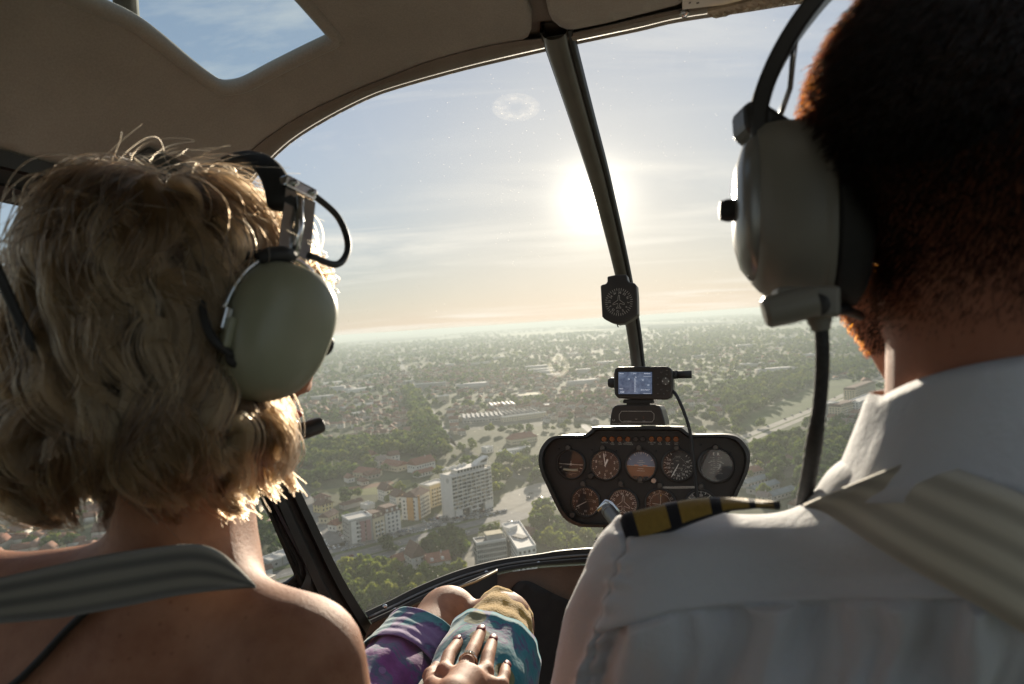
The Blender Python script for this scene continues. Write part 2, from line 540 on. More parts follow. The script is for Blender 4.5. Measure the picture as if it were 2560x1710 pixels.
def heli_cabin():
    # roof structure: dark vinyl skin around the windshield, beige padded headliner under it
    far_l, far_r, top = -1500, 3300, -2300
    frame_loop = ([tuple(p) for p in catmull(ARCH_IN, 5)] + [(3300, -60), (3300, top), (-1500, top), (-1500, 60), (-700, 255), (0, 392), (136, 430), (300, 470), (430, 462), (520, 520), (560, 600)]
                  + [(578, 540)])
    sky_hole = [(209, 0), (315, 47), (383, 92), (468, 162), (524, 204), (549, 217), (575, 219), (617, 209), (681, 175), (767, 132),
                (826, 104), (836, 97), (838, 90), (826, 72), (764, 0), (690, -85), (600, -220), (420, -300), (60, -190), (-20, -110)]
    v, f = patch(frame_loop, [sky_hole], 34, 0.012)
    solid(mesh_obj('roof_skin', v, f, M['roof_frame'], heli, True), 0.012, 0)
    pad_loop = ([(568, 432), (639, 362), (745, 290), (852, 238), (1000, 178), (1064, 153), (1170, 123), (1272, 102), (1302, 94), (1320, 82), (1329, 62), (1330, 34), (1317, 0), (1290, -60), (1240, -160)]
                + [(1150, -1500), (-1450, -1500), (-1450, 40), (-700, 240), (0, 373), (136, 411), (315, 413), (366, 364), (473, 419), (530, 446)])
    pad_loop = [p for p in pad_loop]
    v, f = patch(pad_loop, [sky_hole], 26, -0.002)
    o = mesh_obj('headliner', v, f, M['headliner'], heli, True)
    solid(o, 0.012, 0)
    # padded roll and stitched seam round the roof window
    loop = [SP(x, y, -0.003) for x, y in [tuple(p) for p in catmull(sky_hole + sky_hole[:1], 5)]]
    MB().tube(loop, 0.011, 10, False).build('roof_window_roll', M['headliner'], heli, True)
    cx = np.mean([p[0] for p in sky_hole]); cy_ = np.mean([p[1] for p in sky_hole])
    seam = [SP(cx + (x - cx) * 1.0 + (0), y + 15, -0.0085) for x, y in [tuple(p) for p in catmull(sky_hole[1:13], 6)]]
    MB().tube(seam, 0.0011, 5).build('stitched_seam', M['roof_frame'], heli, True)
    v, f = patch([(p[0], p[1]) for p in sky_hole], [], 60, 0.006)
    mesh_obj('roof_window_pane', v, f, glass_mat('roof_window_acrylic', 0.012, tint=(0.80, 0.88, 0.88)), heli, True)
    # second pad over the pilot
    pad2 = [(1368, 0), (1373, 22), (1381, 38), (1400, 55), (1416, 61), (1432, 63), (1511, 47), (1600, 24), (1694, 0), (1760, -40), (2300, -160), (2300, -900), (1330, -900), (1350, -90)]
    v, f = patch(pad2, [], 24, -0.004)
    o = mesh_obj('sun_visor_pad', v, f, M['headliner'], heli, True); solid(o, 0.014, 0)
    # windshield arch trim: a rounded dark moulding
    trim = MB()
    a_in = resample(catmull([(617, 462)] + ARCH_IN[1:], 6), 90); a_out = resample(catmull(ARCH_OUT + [(1366, 92), (1500, 66), (1694, 22), (1900, -10), (2200, -60), (2500, -80)], 6), 90)
    rows = []
    for i in range(90):
        p, q = a_in[i], a_out[i]
        r = []
        for k, (t, of) in enumerate(((0.0, 0.012), (0.0, -0.006), (0.12, -0.013), (0.5, -0.014), (0.9, -0.010), (1.0, 0.004))):
            r.append(SP(p[0] * (1 - t) + q[0] * t, p[1] * (1 - t) + q[1] * t, of))
        rows.append(r)
    v = [p for r in rows for p in r]
    f = [(i * 6 + k, i * 6 + k + 1, (i + 1) * 6 + k + 1, (i + 1) * 6 + k) for i in range(89) for k in range(5)]
    trim.add(v, f); trim.build('windshield_arch', M['roof_frame'], heli, 'auto')
    # windshield panes left and right of the centre post
    post_c = [(1399, 100), (1425, 200), (1457, 307), (1499, 450), (1547, 643), (1579, 800), (1595, 915), (1612, 1100), (1630, 1372)]
    s1, s2 = SP(1290, 285), SP(1398, 917)
    def rel(p): return tuple(Vector(p) - HB)
    gm = glass_mat('windshield_acrylic', 0.040, [(rel(s1), 0.0165, 0.046, 0.55), (rel(s2), 0.020, 0.034, 0.35)])
    M['windshield'] = gm
    left_loop = [tuple(p) for p in catmull(ARCH_IN[:9], 4)][:-1] + [tuple(p) for p in catmull(post_c, 3)] + [(1484, 1371)][:0] + \
        [(1484, 1371), (1400, 1377), (1350, 1385), (1247, 1400), (1145, 1427), (1043, 1468), (975, 1502)] + [tuple(p) for p in catmull(PILLAR_R[::-1], 3)][:-1]
    v, f = patch(left_loop, [], 55, 0.014); mesh_obj('windshield_pane', v, f, gm, heli, True)
    right_loop = [(1399, 112)] + [p for p in ARCH_IN[8:]] + [(2900, 60), (2900, 1450), (2200, 1450), (1900, 1395)] + post_c[::-1][:-1]
    v, f = patch(right_loop, [], 55, 0.014); mesh_obj('windshield_pane', v, f, gm, heli, True)
    # centre post: a rounded bar with a rubber strip each side, following the glass
    pc = [tuple(p) for p in catmull([(1390, 70), (1399, 112), (1425, 200), (1457, 307), (1499, 450), (1547, 643), (1579, 800), (1595, 915), (1612, 1060)], 8)]
    W = np.interp(range(len(pc)), [0, len(pc) * .5, len(pc) - 1], [0.0225, 0.020, 0.0155])
    cp = [SP(x, y, -0.008) for x, y in pc]
    def bar(name, w_off, wid, thick, mat, lift, parent):
        b = MB(); rows = []
        for i, p in enumerate(cp):
            t = (cp[min(i + 1, len(cp) - 1)] - cp[max(i - 1, 0)]).normalized()
            side = HR.copy(); side -= t * side.dot(t); side.normalize()
            inw = side.cross(t).normalized()
            if inw.dot(p) > 0: inw = -inw
            c = p + side * (w_off * W[i]) + inw * lift
            w = wid * W[i]
            rows.append([c + side * (w * math.cos(a)) + inw * (thick * max(0, math.sin(a)) - 0.006 * (math.sin(a) < -0.1)) for a in
                         [math.pi * k / 8 for k in range(9)]] + [c - side * w - inw * 0.012, c + side * w - inw * 0.012])
        n = len(rows[0])
        v = [q for r in rows for q in r]
        f = [(i * n + k, i * n + (k + 1) % n, (i + 1) * n + (k + 1) % n, (i + 1) * n + k) for i in range(len(rows) - 1) for k in range(n)]
        b.add(v, f); return b.build(name, mat, parent, 'auto', angle=50)
    post = bar('windshield_post', -0.12, 0.80, 0.014, M['post'], 0.004, heli)
    for w_off, wd in ((-0.88, 0.14), (0.82, 0.24)):
        bar('edge_strip', w_off, wd, 0.005, M['rubber'], 0.001, post)
    # front door post with its grooves and the door-window corner
    pl = np.array([tuple(p) for p in catmull([(455, 520), (490, 620), (540, 760), (621, 980), (721, 1167), (790, 1309), (860, 1450), (925, 1556), (1010, 1690)], 6)])
    n = len(pl)
    wl = np.interp(range(n), [0, n * .55, n - 1], [92, 98, 125])
    prof = [(0.0, 0.012), (0.0, -0.012), (0.20, -0.016), (0.27, -0.004), (0.40, -0.004), (0.46, -0.020), (0.66, -0.022), (0.72, -0.008), (0.86, -0.006), (0.92, -0.016), (1.0, -0.010), (1.0, 0.014)]
    rows = [[SP(pl[i, 0] - wl[i] * t * 0.92, pl[i, 1] + wl[i] * t * 0.36, of) for (t, of) in prof] for i in range(n)]
    k_ = len(prof)
    b = MB(); b.add([q for r in rows for q in r], [(i * k_ + k, i * k_ + k + 1, (i + 1) * k_ + k + 1, (i + 1) * k_ + k) for i in range(n - 1) for k in range(k_ - 1)])
    b.build('door_post', M['black'], heli, 'auto', angle=30)
    # door: upper rail, rounded lower corner and sill of the window, panel below, pane
    rail_t = [(-900, 190), (-400, 290), (0, 374), (136, 411), (315, 413), (366, 364), (473, 419), (560, 470)]
    rail_b = [(-900, 330), (-400, 425), (0, 505), (98, 526), (230, 552), (330, 560), (440, 560), (520, 600)]
    a_ = resample(rail_t, 30); c_ = resample(rail_b, 30); prof = [(0.0, 0.006), (0.0, -0.012), (0.3, -0.020), (0.36, -0.006), (0.62, -0.006), (0.68, -0.022), (1.0, -0.014), (1.0, 0.012)]
    k_ = len(prof)
    rows = [[SP(*(a_[i] * (1 - t) + c_[i] * t), of) for t, of in prof] for i in range(30)]
    b = MB(); b.add([q for r in rows for q in r], [(i * k_ + k, i * k_ + k + 1, (i + 1) * k_ + k + 1, (i + 1) * k_ + k) for i in range(29) for k in range(k_ - 1)])
    b.build('door_top_rail', M['black'], heli, 'auto', angle=30)
    inner = [tuple(p) for p in catmull([(600, 1148), (654, 1256), (700, 1345), (729, 1400), (737, 1424), (733, 1440), (722, 1449), (685, 1466), (600, 1500), (380, 1600), (0, 1790), (-500, 2080)], 5)]
    outer = [tuple(p) for p in catmull([(640, 1090), (735, 1290), (800, 1400), (850, 1480), (880, 1540), (880, 1590), (860, 1640), (800, 1720), (700, 1800), (500, 1920), (150, 2100), (-350, 2380)], 5)]
    a_ = resample(inner, 70); c_ = resample(outer, 70)
    prof = [(0.0, 0.012), (0.0, -0.008), (0.07, -0.014), (0.16, -0.012), (0.20, -0.004), (0.30, -0.003), (0.38, -0.018), (0.52, -0.021), (0.62, -0.012), (1.0, -0.006), (1.0, 0.02)]
    k_ = len(prof)
    rows = [[SP(*(a_[i] * (1 - t) + c_[i] * t), of) for t, of in prof] for i in range(70)]
    b = MB(); b.add([q for r in rows for q in r], [(i * k_ + k, i * k_ + k + 1, (i + 1) * k_ + k + 1, (i + 1) * k_ + k) for i in range(69) for k in range(k_ - 1)])
    b.build('door_window_surround', M['black'], heli, 'auto', angle=30)
    pane = [(-1300, 260), (-400, 380), (0, 450), (230, 500), (440, 520), (540, 860), (640, 1120), (760, 1380), (780, 1460), (685, 1500), (380, 1640), (0, 1830), (-500, 2120), (-1300, 2300)]
    v, f = patch(pane, [], 120, 0.010)
    mesh_obj('door_window_pane', v, f, glass_mat('door_acrylic', 0.014), heli, True)
    # windshield sill: black ledge, screws, a paler bead drawn as its highlight
    st = [tuple(p) for p in catmull(SILL_TOP, 6)]
    sb = [tuple(p) for p in catmull([(929, 1558), (1009, 1521), (1060, 1497), (1121, 1470), (1247, 1430), (1340, 1414), (1400, 1409), (1484, 1405), (1640, 1406), (1900, 1430), (2200, 1490)], 6)]
    a_ = resample(st, 80); c_ = resample(sb, 80)
    prof = [(-0.05, 0.016), (0.0, -0.010), (0.35, -0.014), (0.42, -0.020), (0.60, -0.024), (0.75, -0.040), (1.0, -0.042), (1.12, -0.02)]
    k_ = len(prof)
    rows = [[SP(*(a_[i] * (1 - t) + c_[i] * t), of) for t, of in prof] for i in range(80)]
    b = MB(); b.add([q for r in rows for q in r], [(i * k_ + k, i * k_ + k + 1, (i + 1) * k_ + k + 1, (i + 1) * k_ + k) for i in range(79) for k in range(k_ - 1)])
    sill = b.build('windshield_sill', M['black'], heli, 'auto', angle=30)
    MB().tube([SP(*(a_[i] * 0.48 + c_[i] * 0.52), -0.024) for i in range(80)], 0.0035, 8).build('sill_highlight', simple('highlight_bead', (0.16, 0.15, 0.14), 0.3, 0.8, 0.2, 30), sill, True)
    for i, t in ((4, 0.85), (3, 0.25), (11, 0.8), (19, 0.8), (27, 0.85)):
        p = SP(*(a_[i] * (1 - t) + c_[i] * t), -0.034)
        MB().lathe(p, -p.normalized(), [(0.0055, -0.004), (0.0055, 0.001), (0.003, 0.003)], 10).build('screw', M['metal'], sill, True)
    # kick panel, black sheet standing for the dark inside the footwell, floor
    kt = resample(sb, 60); kb = resample([(850, 1720), (930, 1760), (1040, 1765), (1121, 1770), (1247, 1790), (1340, 1800), (1484, 1810), (1640, 1830), (1900, 1860), (2200, 1900)], 60)
    rows = [[SP(*(kt[i] * (1 - t) + kb[i] * t), -0.030) for t in np.linspace(0.02, 1, 12)] for i in range(60)]
    b = MB(); b.add([q for r in rows for q in r], [(i * 12 + k, i * 12 + k + 1, (i + 1) * 12 + k + 1, (i + 1) * 12 + k) for i in range(59) for k in range(11)])
    b.build('kick_panel', M['kick'], heli, True)
    dk = [tuple(p) for p in catmull([(1212, 1620), (1240, 1560), (1270, 1500), (1290, 1462), (1313, 1452), (1340, 1462), (1400, 1492), (1455, 1505), (1500, 1470), (1540, 1440), (1640, 1440), (1700, 1640), (1600, 1780), (1300, 1780)], 4)]
    v, f = patch(dk, [], 20, -0.055)
    o = mesh_obj('footwell_dark_sheet', v, f, M['black_matt'], heli, True); solid(o, 0.02, 0)
    floor = []
    for s in np.linspace(-0.62, 0.62, 9):
        for q in np.linspace(-0.5, 1.75, 12):
            floor.append(HO + HR * s + HF * q + Vector((0, 0, -1.08 + 0.004 * math.sin(9 * s))))
    b = MB(); b.add(floor, [(i * 12 + k, i * 12 + k + 1, (i + 1) * 12 + k + 1, (i + 1) * 12 + k) for i in range(8) for k in range(11)])
    o = b.build('floor_panel', M['kick'], heli, True); solid(o, 0.02)
    # door lower panel (below the window, dark)
    lo = []
    for q in np.linspace(-0.4, 1.15, 12):
        for z in np.linspace(-0.46, -1.06, 6):
            lo.append(HO + HR * (-0.64 + 0.04 * max(0, q - 0.7) ** 2) + HF * q + Vector((0, 0, z)))
    b = MB(); b.add(lo, [(i * 6 + k, i * 6 + k + 1, (i + 1) * 6 + k + 1, (i + 1) * 6 + k) for i in range(11) for k in range(5)])
    o = b.build('door_lower_panel', M['black_matt'], heli, True); solid(o, 0.02, 0)
    # unseen cabin rear added to cut light from behind: roof, bulkhead, side panels
    def quad(name, f, nu, nv, mat, t=.03):
        v = [f(i / nu, k / nv) for i in range(nu + 1) for k in range(nv + 1)]
        b = MB(); b.add(v, [(i * (nv + 1) + k, i * (nv + 1) + k + 1, (i + 1) * (nv + 1) + k + 1, (i + 1) * (nv + 1) + k) for i in range(nu) for k in range(nv)])
        o = b.build(name, mat, heli, True); solid(o, t, 0); return o
    quad('rear_roof', lambda a, c: HO + HR * (-.66 + 1.32 * a) + HF * (.30 - 1.1 * c) + Vector((0, 0, .52 - .16 * abs(2 * a - 1) ** 3 - .05 * c)), 14, 10, M['headliner'])
    quad('rear_bulkhead', lambda a, c: HO + HR * (-.68 + 1.36 * a) + HF * (-.80 - .04 * math.sin(math.pi * a)) + Vector((0, 0, -1.05 + 1.56 * c)), 10, 10, M['bulkhead'])
    for s in (-1, 1):
        quad('rear_side_panel', lambda a, c: HO + HR * (s * .68) + HF * (-.78 + .75 * a) + Vector((0, 0, -1.05 + .85 * c)), 6, 6, M['bulkhead'])
    # handle rod beside the door post
    a, c = SP(923, 1596, -0.06), SP(1020, 1540, -0.06)
    b = MB(); b.tube([a, a.lerp(c, 0.3)], 0.0065, 10); b.tube([a.lerp(c, 0.3), a.lerp(c, 0.7)], 0.004, 8); b.tube([a.lerp(c, 0.7), c], 0.0065, 10)
    b.build('door_strut', M['rubber'], heli, True)
    # document pocket on the kick panel
    q = [SP(1118, 1478, -0.055), SP(1243, 1426, -0.055), SP(1243, 1560, -0.055), SP(1130, 1610, -0.055)]
    MB().prism(q, Vector((0, 0.012, 0))).build('document_pocket', M['black'], heli, bevel=0.002)
    e = [q[0] + Vector((0, -0.004, 0.0)), q[0].lerp(q[1], 0.55) + Vector((0, -0.005, -0.004)), q[1] + Vector((0, -0.004, 0.0))]
    MB().tube([q[0] + Vector((0, -.003, -.015))] + e, 0.0028, 6).build('pocket_piping', simple('gold_piping', (0.42, 0.30, 0.14), 0.5), heli, True)
    # rotor blade above the roof window
    b = MB(); c0 = P(322, 60, 1.30); c1 = P(265, -330, 0.95)
    b.tube([c0, c1], [0.02, 0.03], 10, flat=0.3); b.build('rotor_blade', M['black_matt'], heli, True)
heli_cabin()

# printed card and taped chart edge at the roof front
def roof_cards():
    card = thing('placard_card', SP(1790, 12), 'white printed card clipped to the roof front above the pilot', 'card')
    white = simple('card_paper', (0.62, 0.60, 0.55), 0.7, 0, 0.06, 20)
    q = [SP(x, y, -0.022) for x, y in ((1706, -60), (1960, -110), (1975, -35), (1830, 8), (1707, 22))]
    sheet = MB().prism(q, Vector((0, 0.002, 0))).build('sheet', white, card)
    b = MB()
    random.seed(3)
    for r in range(3):
        x = 1722
        while x < 1800:
            w = random.choice((5, 8, 11))
            q = [SP(a, y, -0.0235) for a, y in ((x, 6 - r * 13), (x + w, 4 - r * 13), (x + w, 8 - r * 13), (x, 10 - r * 13))]
            b.add(q, [(0, 1, 2, 3)]); x += w + random.choice((4, 7, 14))
    b.build('print', simple('ink', (0.05, 0.045, 0.04), 0.7), card)
    ch = thing('folded_chart', SP(1850, 15), 'crumpled folded chart tucked along the roof edge beside the card', 'chart')
    b = MB()
    top = resample([(1770, 22), (1850, 2), (1925, -16), (2010, -40)], 26); bot = resample([(1776, 36), (1796, 39), (1850, 24), (1925, 12), (2012, -6)], 26)
    rows = []
    for i in range(26):
        rows.append([SP(*(top[i] * (1 - t) + bot[i] * t), -0.026 + 0.004 * math.sin(i * 2.1 + t * 5) * t) for t in (0, 0.33, 0.66, 1.0)])
    b.add([p for r in rows for p in r], [(i * 4 + k, i * 4 + k + 1, (i + 1) * 4 + k + 1, (i + 1) * 4 + k) for i in range(25) for k in range(3)])
    o = b.build('chart_paper', simple('chart_paper', (0.34, 0.29, 0.22), 0.7, 0, 0.5, 60), ch); solid(o, 0.004)
    p = SP(1711, 33, -0.016)
    MB().lathe(p, -p.normalized(), [(0.006, -0.004), (0.006, 0.001), (0.003, 0.002)], 12).build('roof_screw', M['metal'], heli, True)
roof_cards()
# ------------------------------------------------------------------ instrument panel
_tcache = {}
def text_mesh(s):
    if s in _tcache: return _tcache[s]
    cu = bpy.data.curves.new('t', 'FONT'); cu.body = s; cu.align_x = 'CENTER'; cu.align_y = 'CENTER'; cu.size = 1.0; cu.resolution_u = 2
    o = bpy.data.objects.new('t', cu); COL.objects.link(o)
    dg = bpy.context.evaluated_depsgraph_get()
    me = bpy.data.meshes.new_from_object(o.evaluated_get(dg))
    v = np.array([tuple(q.co) for q in me.vertices]).reshape(-1, 3); f = [tuple(p.vertices) for p in me.polygons]
    bpy.data.objects.remove(o); bpy.data.curves.remove(cu); bpy.data.meshes.remove(me)
    _tcache[s] = (v, f)
    return v, f

def put_text(b, s, c, size, ax, ay, lift=0.0, wid=1.0):
    v, f = text_mesh(s)
    if len(v) == 0: return
    n = ax.cross(ay)
    b.add([c + ax * (q[0] * size * wid) + ay * (q[1] * size) + n * lift for q in v], f)

M['panel'] = simple('panel_black', (0.020, 0.018, 0.015), 0.62, 0, 0.25, 40, 0.0002, 900)
M['dial'] = simple('dial_black', (0.012, 0.012, 0.012), 0.5)
M['white'] = simple('dial_white', (0.72, 0.72, 0.68), 0.6, 0, 0.05)
M['printgrey'] = simple('print_grey', (0.45, 0.43, 0.38), 0.6, 0, 0.05)
M['yellow'] = simple('dial_yellow', (0.7, 0.55, 0.08), 0.6)
M['lamp_amber'] = simple('amber_lens', (0.13, 0.04, 0.010), 0.35)
M['gauge_glass'] = None
def _gg():
    m, nt, b = new_mat('gauge_glass'); N, L = nt.nodes, nt.links
    N.remove(b); out = [n for n in N if n.type == 'OUTPUT_MATERIAL'][0]
    tr = N.new('ShaderNodeBsdfTransparent'); gl = N.new('ShaderNodeBsdfGlossy'); gl.inputs['Roughness'].default_value = 0.02
    fr = N.new('ShaderNodeFresnel'); fr.inputs['IOR'].default_value = 1.45
    mx = N.new('ShaderNodeMixShader')
    L.new(fr.outputs[0], mx.inputs[0]); L.new(tr.outputs[0], mx.inputs[1]); L.new(gl.outputs[0], mx.inputs[2]); L.new(mx.outputs[0], out.inputs['Surface'])
    return m
M['gauge_glass'] = _gg()

PN = Vector((-math.sin(YAW), -math.cos(YAW), 0.10)).normalized()       # panel faces the cabin, tipped up a little
PC = P(1612, 1150, 1.5)
PX = HR.copy(); PY = PN.cross(PX).normalized()
def PP(px, py, lift=0.0):
    d = P(px, py, 1.0); c = PC + PN * lift
    return d * (c.dot(PN) / d.dot(PN))
def Z3(x, y): return (1300 + x / 3.913, 1000 + y / 3.913)

def instrument_panel():
    th = thing('instrument_panel', PP(1600, 1330), 'black mushroom-shaped instrument panel with nine round dials and warning lamps', 'instrument panel')
    ol = [(640, 335), (580, 345), (400, 345), (290, 370), (215, 450), (182, 540), (185, 640), (215, 740), (270, 860), (330, 990), (400, 1120), (470, 1190), (560, 1230), (690, 1245), (1740, 1255),
          (1870, 1240), (1960, 1195), (2030, 1120), (2100, 990), (2160, 860), (2215, 740), (2245, 640), (2250, 540), (2215, 450), (2140, 370), (2030, 340), (1850, 338), (1690, 338),
          (1640, 318), (1600, 285), (1570, 268), (1500, 262), (760, 262), (715, 275), (680, 305)]
    ol = [Z3(*p) for p in ol]
    sm = [tuple(p) for p in catmull(ol + ol[:1], 3)][:-1]
    cx, cy_ = 1612, 1190
    outer = [PP(x, y, 0.024) for x, y in sm]
    def inset(p, k): return (cx + (p[0] - cx) * (1 - k), cy_ + (p[1] - cy_) * (1 - k * 1.5))
    rim2 = [PP(*inset(p, 0.035), 0.026) for p in sm]
    inner = [PP(*inset(p, 0.060), 0.002) for p in sm]
    back = [p - PN * 0.10 for p in outer]
    n = len(sm)
    b = MB()
    v = back + outer + rim2 + inner
    f = [(r * n + k, r * n + (k + 1) % n, (r + 1) * n + (k + 1) % n, (r + 1) * n + k) for r in range(3) for k in range(n)]
    f.append(tuple(range(n))[::-1])
    b.add(v, f); b.build('glareshield', M['black'], th, 'auto', angle=50)
    face = [PP(*inset(p, 0.050), 0.006) for p in sm]
    MB().prism(face, -PN * 0.012).build('panel_face', M['panel'], th)
    # gauges
    R = 0.0335
    def gauge(zx, zy, r=R, name='gauge', label=None):
        c = PP(*Z3(zx, zy), 0.007)
        b = MB(); prof = [(r * 0.96, 0.0), (r * 1.10, 0.0), (r * 1.10, 0.0035), (r * 1.03, 0.0055), (r * 0.97, 0.005), (r * 0.95, 0.0005)]
        nn = 36; v = []; f = []
        for rr, h in prof:
            v += [c + PN * h + (PX * math.cos(2 * math.pi * k / nn) + PY * math.sin(2 * math.pi * k / nn)) * rr for k in range(nn)]
        for i in range(len(prof)):
            i2 = (i + 1) % len(prof)
            f += [(i * nn + k, i * nn + (k + 1) % nn, i2 * nn + (k + 1) % nn, i2 * nn + k) for k in range(nn)]
        b.add(v, f)
        g = b.build(name, M['black'], th, 'auto')
        if label: g['label'] = label
        MB().disc(c + PN * 0.0008, r * 0.97, PN, 36).build('glass_backing', M['dial'], g)['label'] = 'dial face'
        MB().disc(c + PN * 0.0045, r * 0.965, PN, 36, up=PY).build('cover_glass', M['gauge_glass'], g)
        return c, g
    def pol(c, a, rr, lift=0.0014):                     # a: degrees clockwise from the top
        t = math.radians(a); return c + (PX * math.sin(t) + PY * math.cos(t)) * rr + PN * lift
    def ticks(b, c, angs, r0, r1, w):
        for a in angs:
            t = math.radians(a); u = PX * math.sin(t) + PY * math.cos(t); s = PX * math.cos(t) - PY * math.sin(t)
            p0, p1 = c + u * r0 + PN * 0.0013, c + u * r1 + PN * 0.0013
            b.add([p0 - s * w, p0 + s * w, p1 + s * w, p1 - s * w], [(0, 1, 2, 3)])
    def needle(c, g, a, ln, w=0.0011, tail=0.15, name='needle', mat=None):
        t = math.radians(a); u = PX * math.sin(t) + PY * math.cos(t); s = PX * math.cos(t) - PY * math.sin(t)
        q = [c + u * ln, c + u * (ln * 0.86) + s * w, c - u * (ln * tail) + s * w * 0.7, c - u * (ln * tail) - s * w * 0.7, c + u * (ln * 0.86) - s * w]
        MB().prism([p + PN * 0.0028 for p in q], -PN * 0.0006).build(name, mat or M['white'], g)
    def nums(c, g, items, rr, size, rot=False):
        b = MB()
        for s, a in items:
            if rot:
                t = math.radians(a); ay = PX * math.sin(t) + PY * math.cos(t); ax = PX * math.cos(t) - PY * math.sin(t)
            else: ax, ay = PX, PY
            put_text(b, s, pol(c, a, rr), size, ax, ay)
        b.build('numerals', M['white'], g, kind='stuff')
    def marks(c, g, *sets):
        b = MB()
        for s in sets: ticks(b, c, *s)
        b.build('scale', M['white'], g, kind='stuff')
    def caption(c, g, items):
        b = MB()
        for s, dx, dy, size in items: put_text(b, s, c + PX * dx + PY * dy + PN * 0.0014, size, PX, PY)
        b.build('caption', M['printgrey'], g, kind='stuff')
    # turn coordinator
    c, g = gauge(500, 628, R * 0.98)
    marks(c, g, ((90, 270), 0.022, 0.029, 0.0008), ((108, 252), 0.023, 0.029, 0.0006))
    b = MB(); b.prism([c + PX * x + PY * y + PN * 0.002 for x, y in ((-0.024, -0.0004), (-0.003, -0.0014), (0.003, -0.0014), (0.024, -0.0004), (0.024, 0.0004), (0.003, 0.001), (-0.003, 0.001), (-0.024, 0.0004))], -PN * 0.0005)
    b.prism([c + PX * x + PY * y + PN * 0.0021 for x, y in ((-0.0005, 0.001), (0.0005, 0.001), (0.0005, 0.008), (-0.0005, 0.008))], -PN * 0.0005)
    b.disc(c + PN * 0.0026, 0.0028, PN, 14, 0.001); b.build('aeroplane_symbol', M['white'], g)
    b = MB(); pts = [c + PX * (0.020 * math.sin(t)) + PY * (-0.0135 + 0.003 * (1 - math.cos(t))) + PN * 0.0018 for t in np.linspace(-1.1, 1.1, 12)]
    b.tube(pts, 0.0036, 8); b.build('ball_tube', simple('slip_tube', (0.32, 0.30, 0.22), 0.2), g, True)
    caption(c, g, [('L', -0.021, -0.016, 0.005), ('R', 0.021, -0.016, 0.005), ('TURN COORDINATOR', 0, -0.021, 0.0026), ('2 MIN', 0, -0.0245, 0.0032)])
    # altimeter
    c, g = gauge(835, 637, R)
    marks(c, g, ([a * 36 for a in range(10)], 0.0275, 0.0315, 0.0005), ([a * 7.2 for a in range(50)], 0.0293, 0.0315, 0.0002))
    nums(c, g, [(str(k), k * 36) for k in range(10)], 0.0225, 0.0085)
    caption(c, g, [('ALT', -0.0115, 0.007, 0.0058), ('100 FEET', -0.0105, 0.0018, 0.0026), ('///', 0.003, -0.0135, 0.007)])
    needle(c, g, -9, 0.029); needle(c, g, 22, 0.016, 0.0022)
    # attitude indicator
    c, g = gauge(1183, 645, R)
    def half(top, rr):
        t0 = 0 if top else 180
        return [c + (PX * math.cos(math.radians(t0 + k * 9)) + PY * math.sin(math.radians(t0 + k * 9))) * rr + PN * 0.0011 for k in range(21)]
    MB().add(half(True, 0.0322), [tuple(range(21))]).build('sky_half', simple('horizon_blue', (0.12, 0.20, 0.30), 0.5), g)
    MB().add(half(False, 0.0322), [tuple(range(21))]).build('earth_half', simple('horizon_brown', (0.22, 0.10, 0.05), 0.5), g)
    marks(c, g, ((0, -30, 30, -60, 60), 0.026, 0.0318, 0.0005), ((10, -10, 20, -20), 0.0285, 0.0318, 0.0004))
    b = MB()
    for k, w in ((0.004, 0.005), (0.008, 0.009), (0.012, 0.005), (-0.006, 0.006), (-0.011, 0.009)):
        b.add([c + PX * x + PY * (k + y) + PN * 0.0016 for x, y in ((-w, -0.0003), (w, -0.0003), (w, 0.0003), (-w, 0.0003))], [(0, 1, 2, 3)])
    b.add([c + PX * x + PY * y + PN * 0.0015 for x, y in ((-0.032, -0.0003), (0.032, -0.0003), (0.032, 0.0003), (-0.032, 0.0003))], [(0, 1, 2, 3)])
    b.build('pitch_ladder', M['white'], g, kind='stuff')
    b = MB()
    for s in (-1, 1):
        b.prism([c + PX * x * s + PY * y + PN * 0.0032 for x, y in ((0.005, 0.0008), (0.015, 0.0008), (0.015, 0.0022), (0.005, 0.0022))], -PN * 0.0006)
    b.build('wing_bar', simple('signal_orange', (0.75, 0.25, 0.05), 0.5), g)
    MB().prism([c + PX * x + PY * y + PN * 0.003 for x, y in ((-0.018, -0.023), (0.018, -0.023), (0.014, -0.031), (-0.014, -0.031))], -PN * 0.001).build('mask_plate', M['dial'], g)
    # airspeed
    c, g = gauge(1545, 640, R * 1.02)
    marks(c, g, ([40 + k * 24 for k in range(13)], 0.0265, 0.0315, 0.0005), ([40 + k * 12 for k in range(25)], 0.029, 0.0315, 0.0003), ([k * 12 for k in range(30)], 0.0165, 0.0185, 0.0002))
    nums(c, g, [('40', 66), ('50', 96), ('60', 123), ('70', 148), ('80', 175), ('90', 202), ('100', 229), ('110', 254), ('120', 277), ('130', 300)], 0.0228, 0.0062)
    nums(c, g, [('60', 85), ('80', 140), ('100', 205), ('120', 240), ('140', 285)], 0.0125, 0.0036)
    caption(c, g, [('AIRSPEED', 0.004, -0.006, 0.0034), ('MPH', -0.001, 0.010, 0.0034), ('KNOTS', 0, 0.0195, 0.0034)])
    needle(c, g, 207, 0.028)
    MB().prism([c + PX * x + PY * y + PN * 0.003 for x, y in ((-0.0055, 0.030), (0.0055, 0.030), (0.0055, 0.0355), (-0.0055, 0.0355))], -PN * 0.002).build('bezel_tab', M['dial'], g)
    # dual tachometer
    c, g = gauge(1918, 640, R * 1.08)
    b = MB(); put_text(b, 'E  R', c + PY * 0.0245 + PN * 0.0014, 0.0085, PX, PY); b.build('letters', M['white'], g)
    marks(c, g, ([70 + k * 9 for k in range(9)], 0.007, 0.010, 0.0003))
    b = MB()
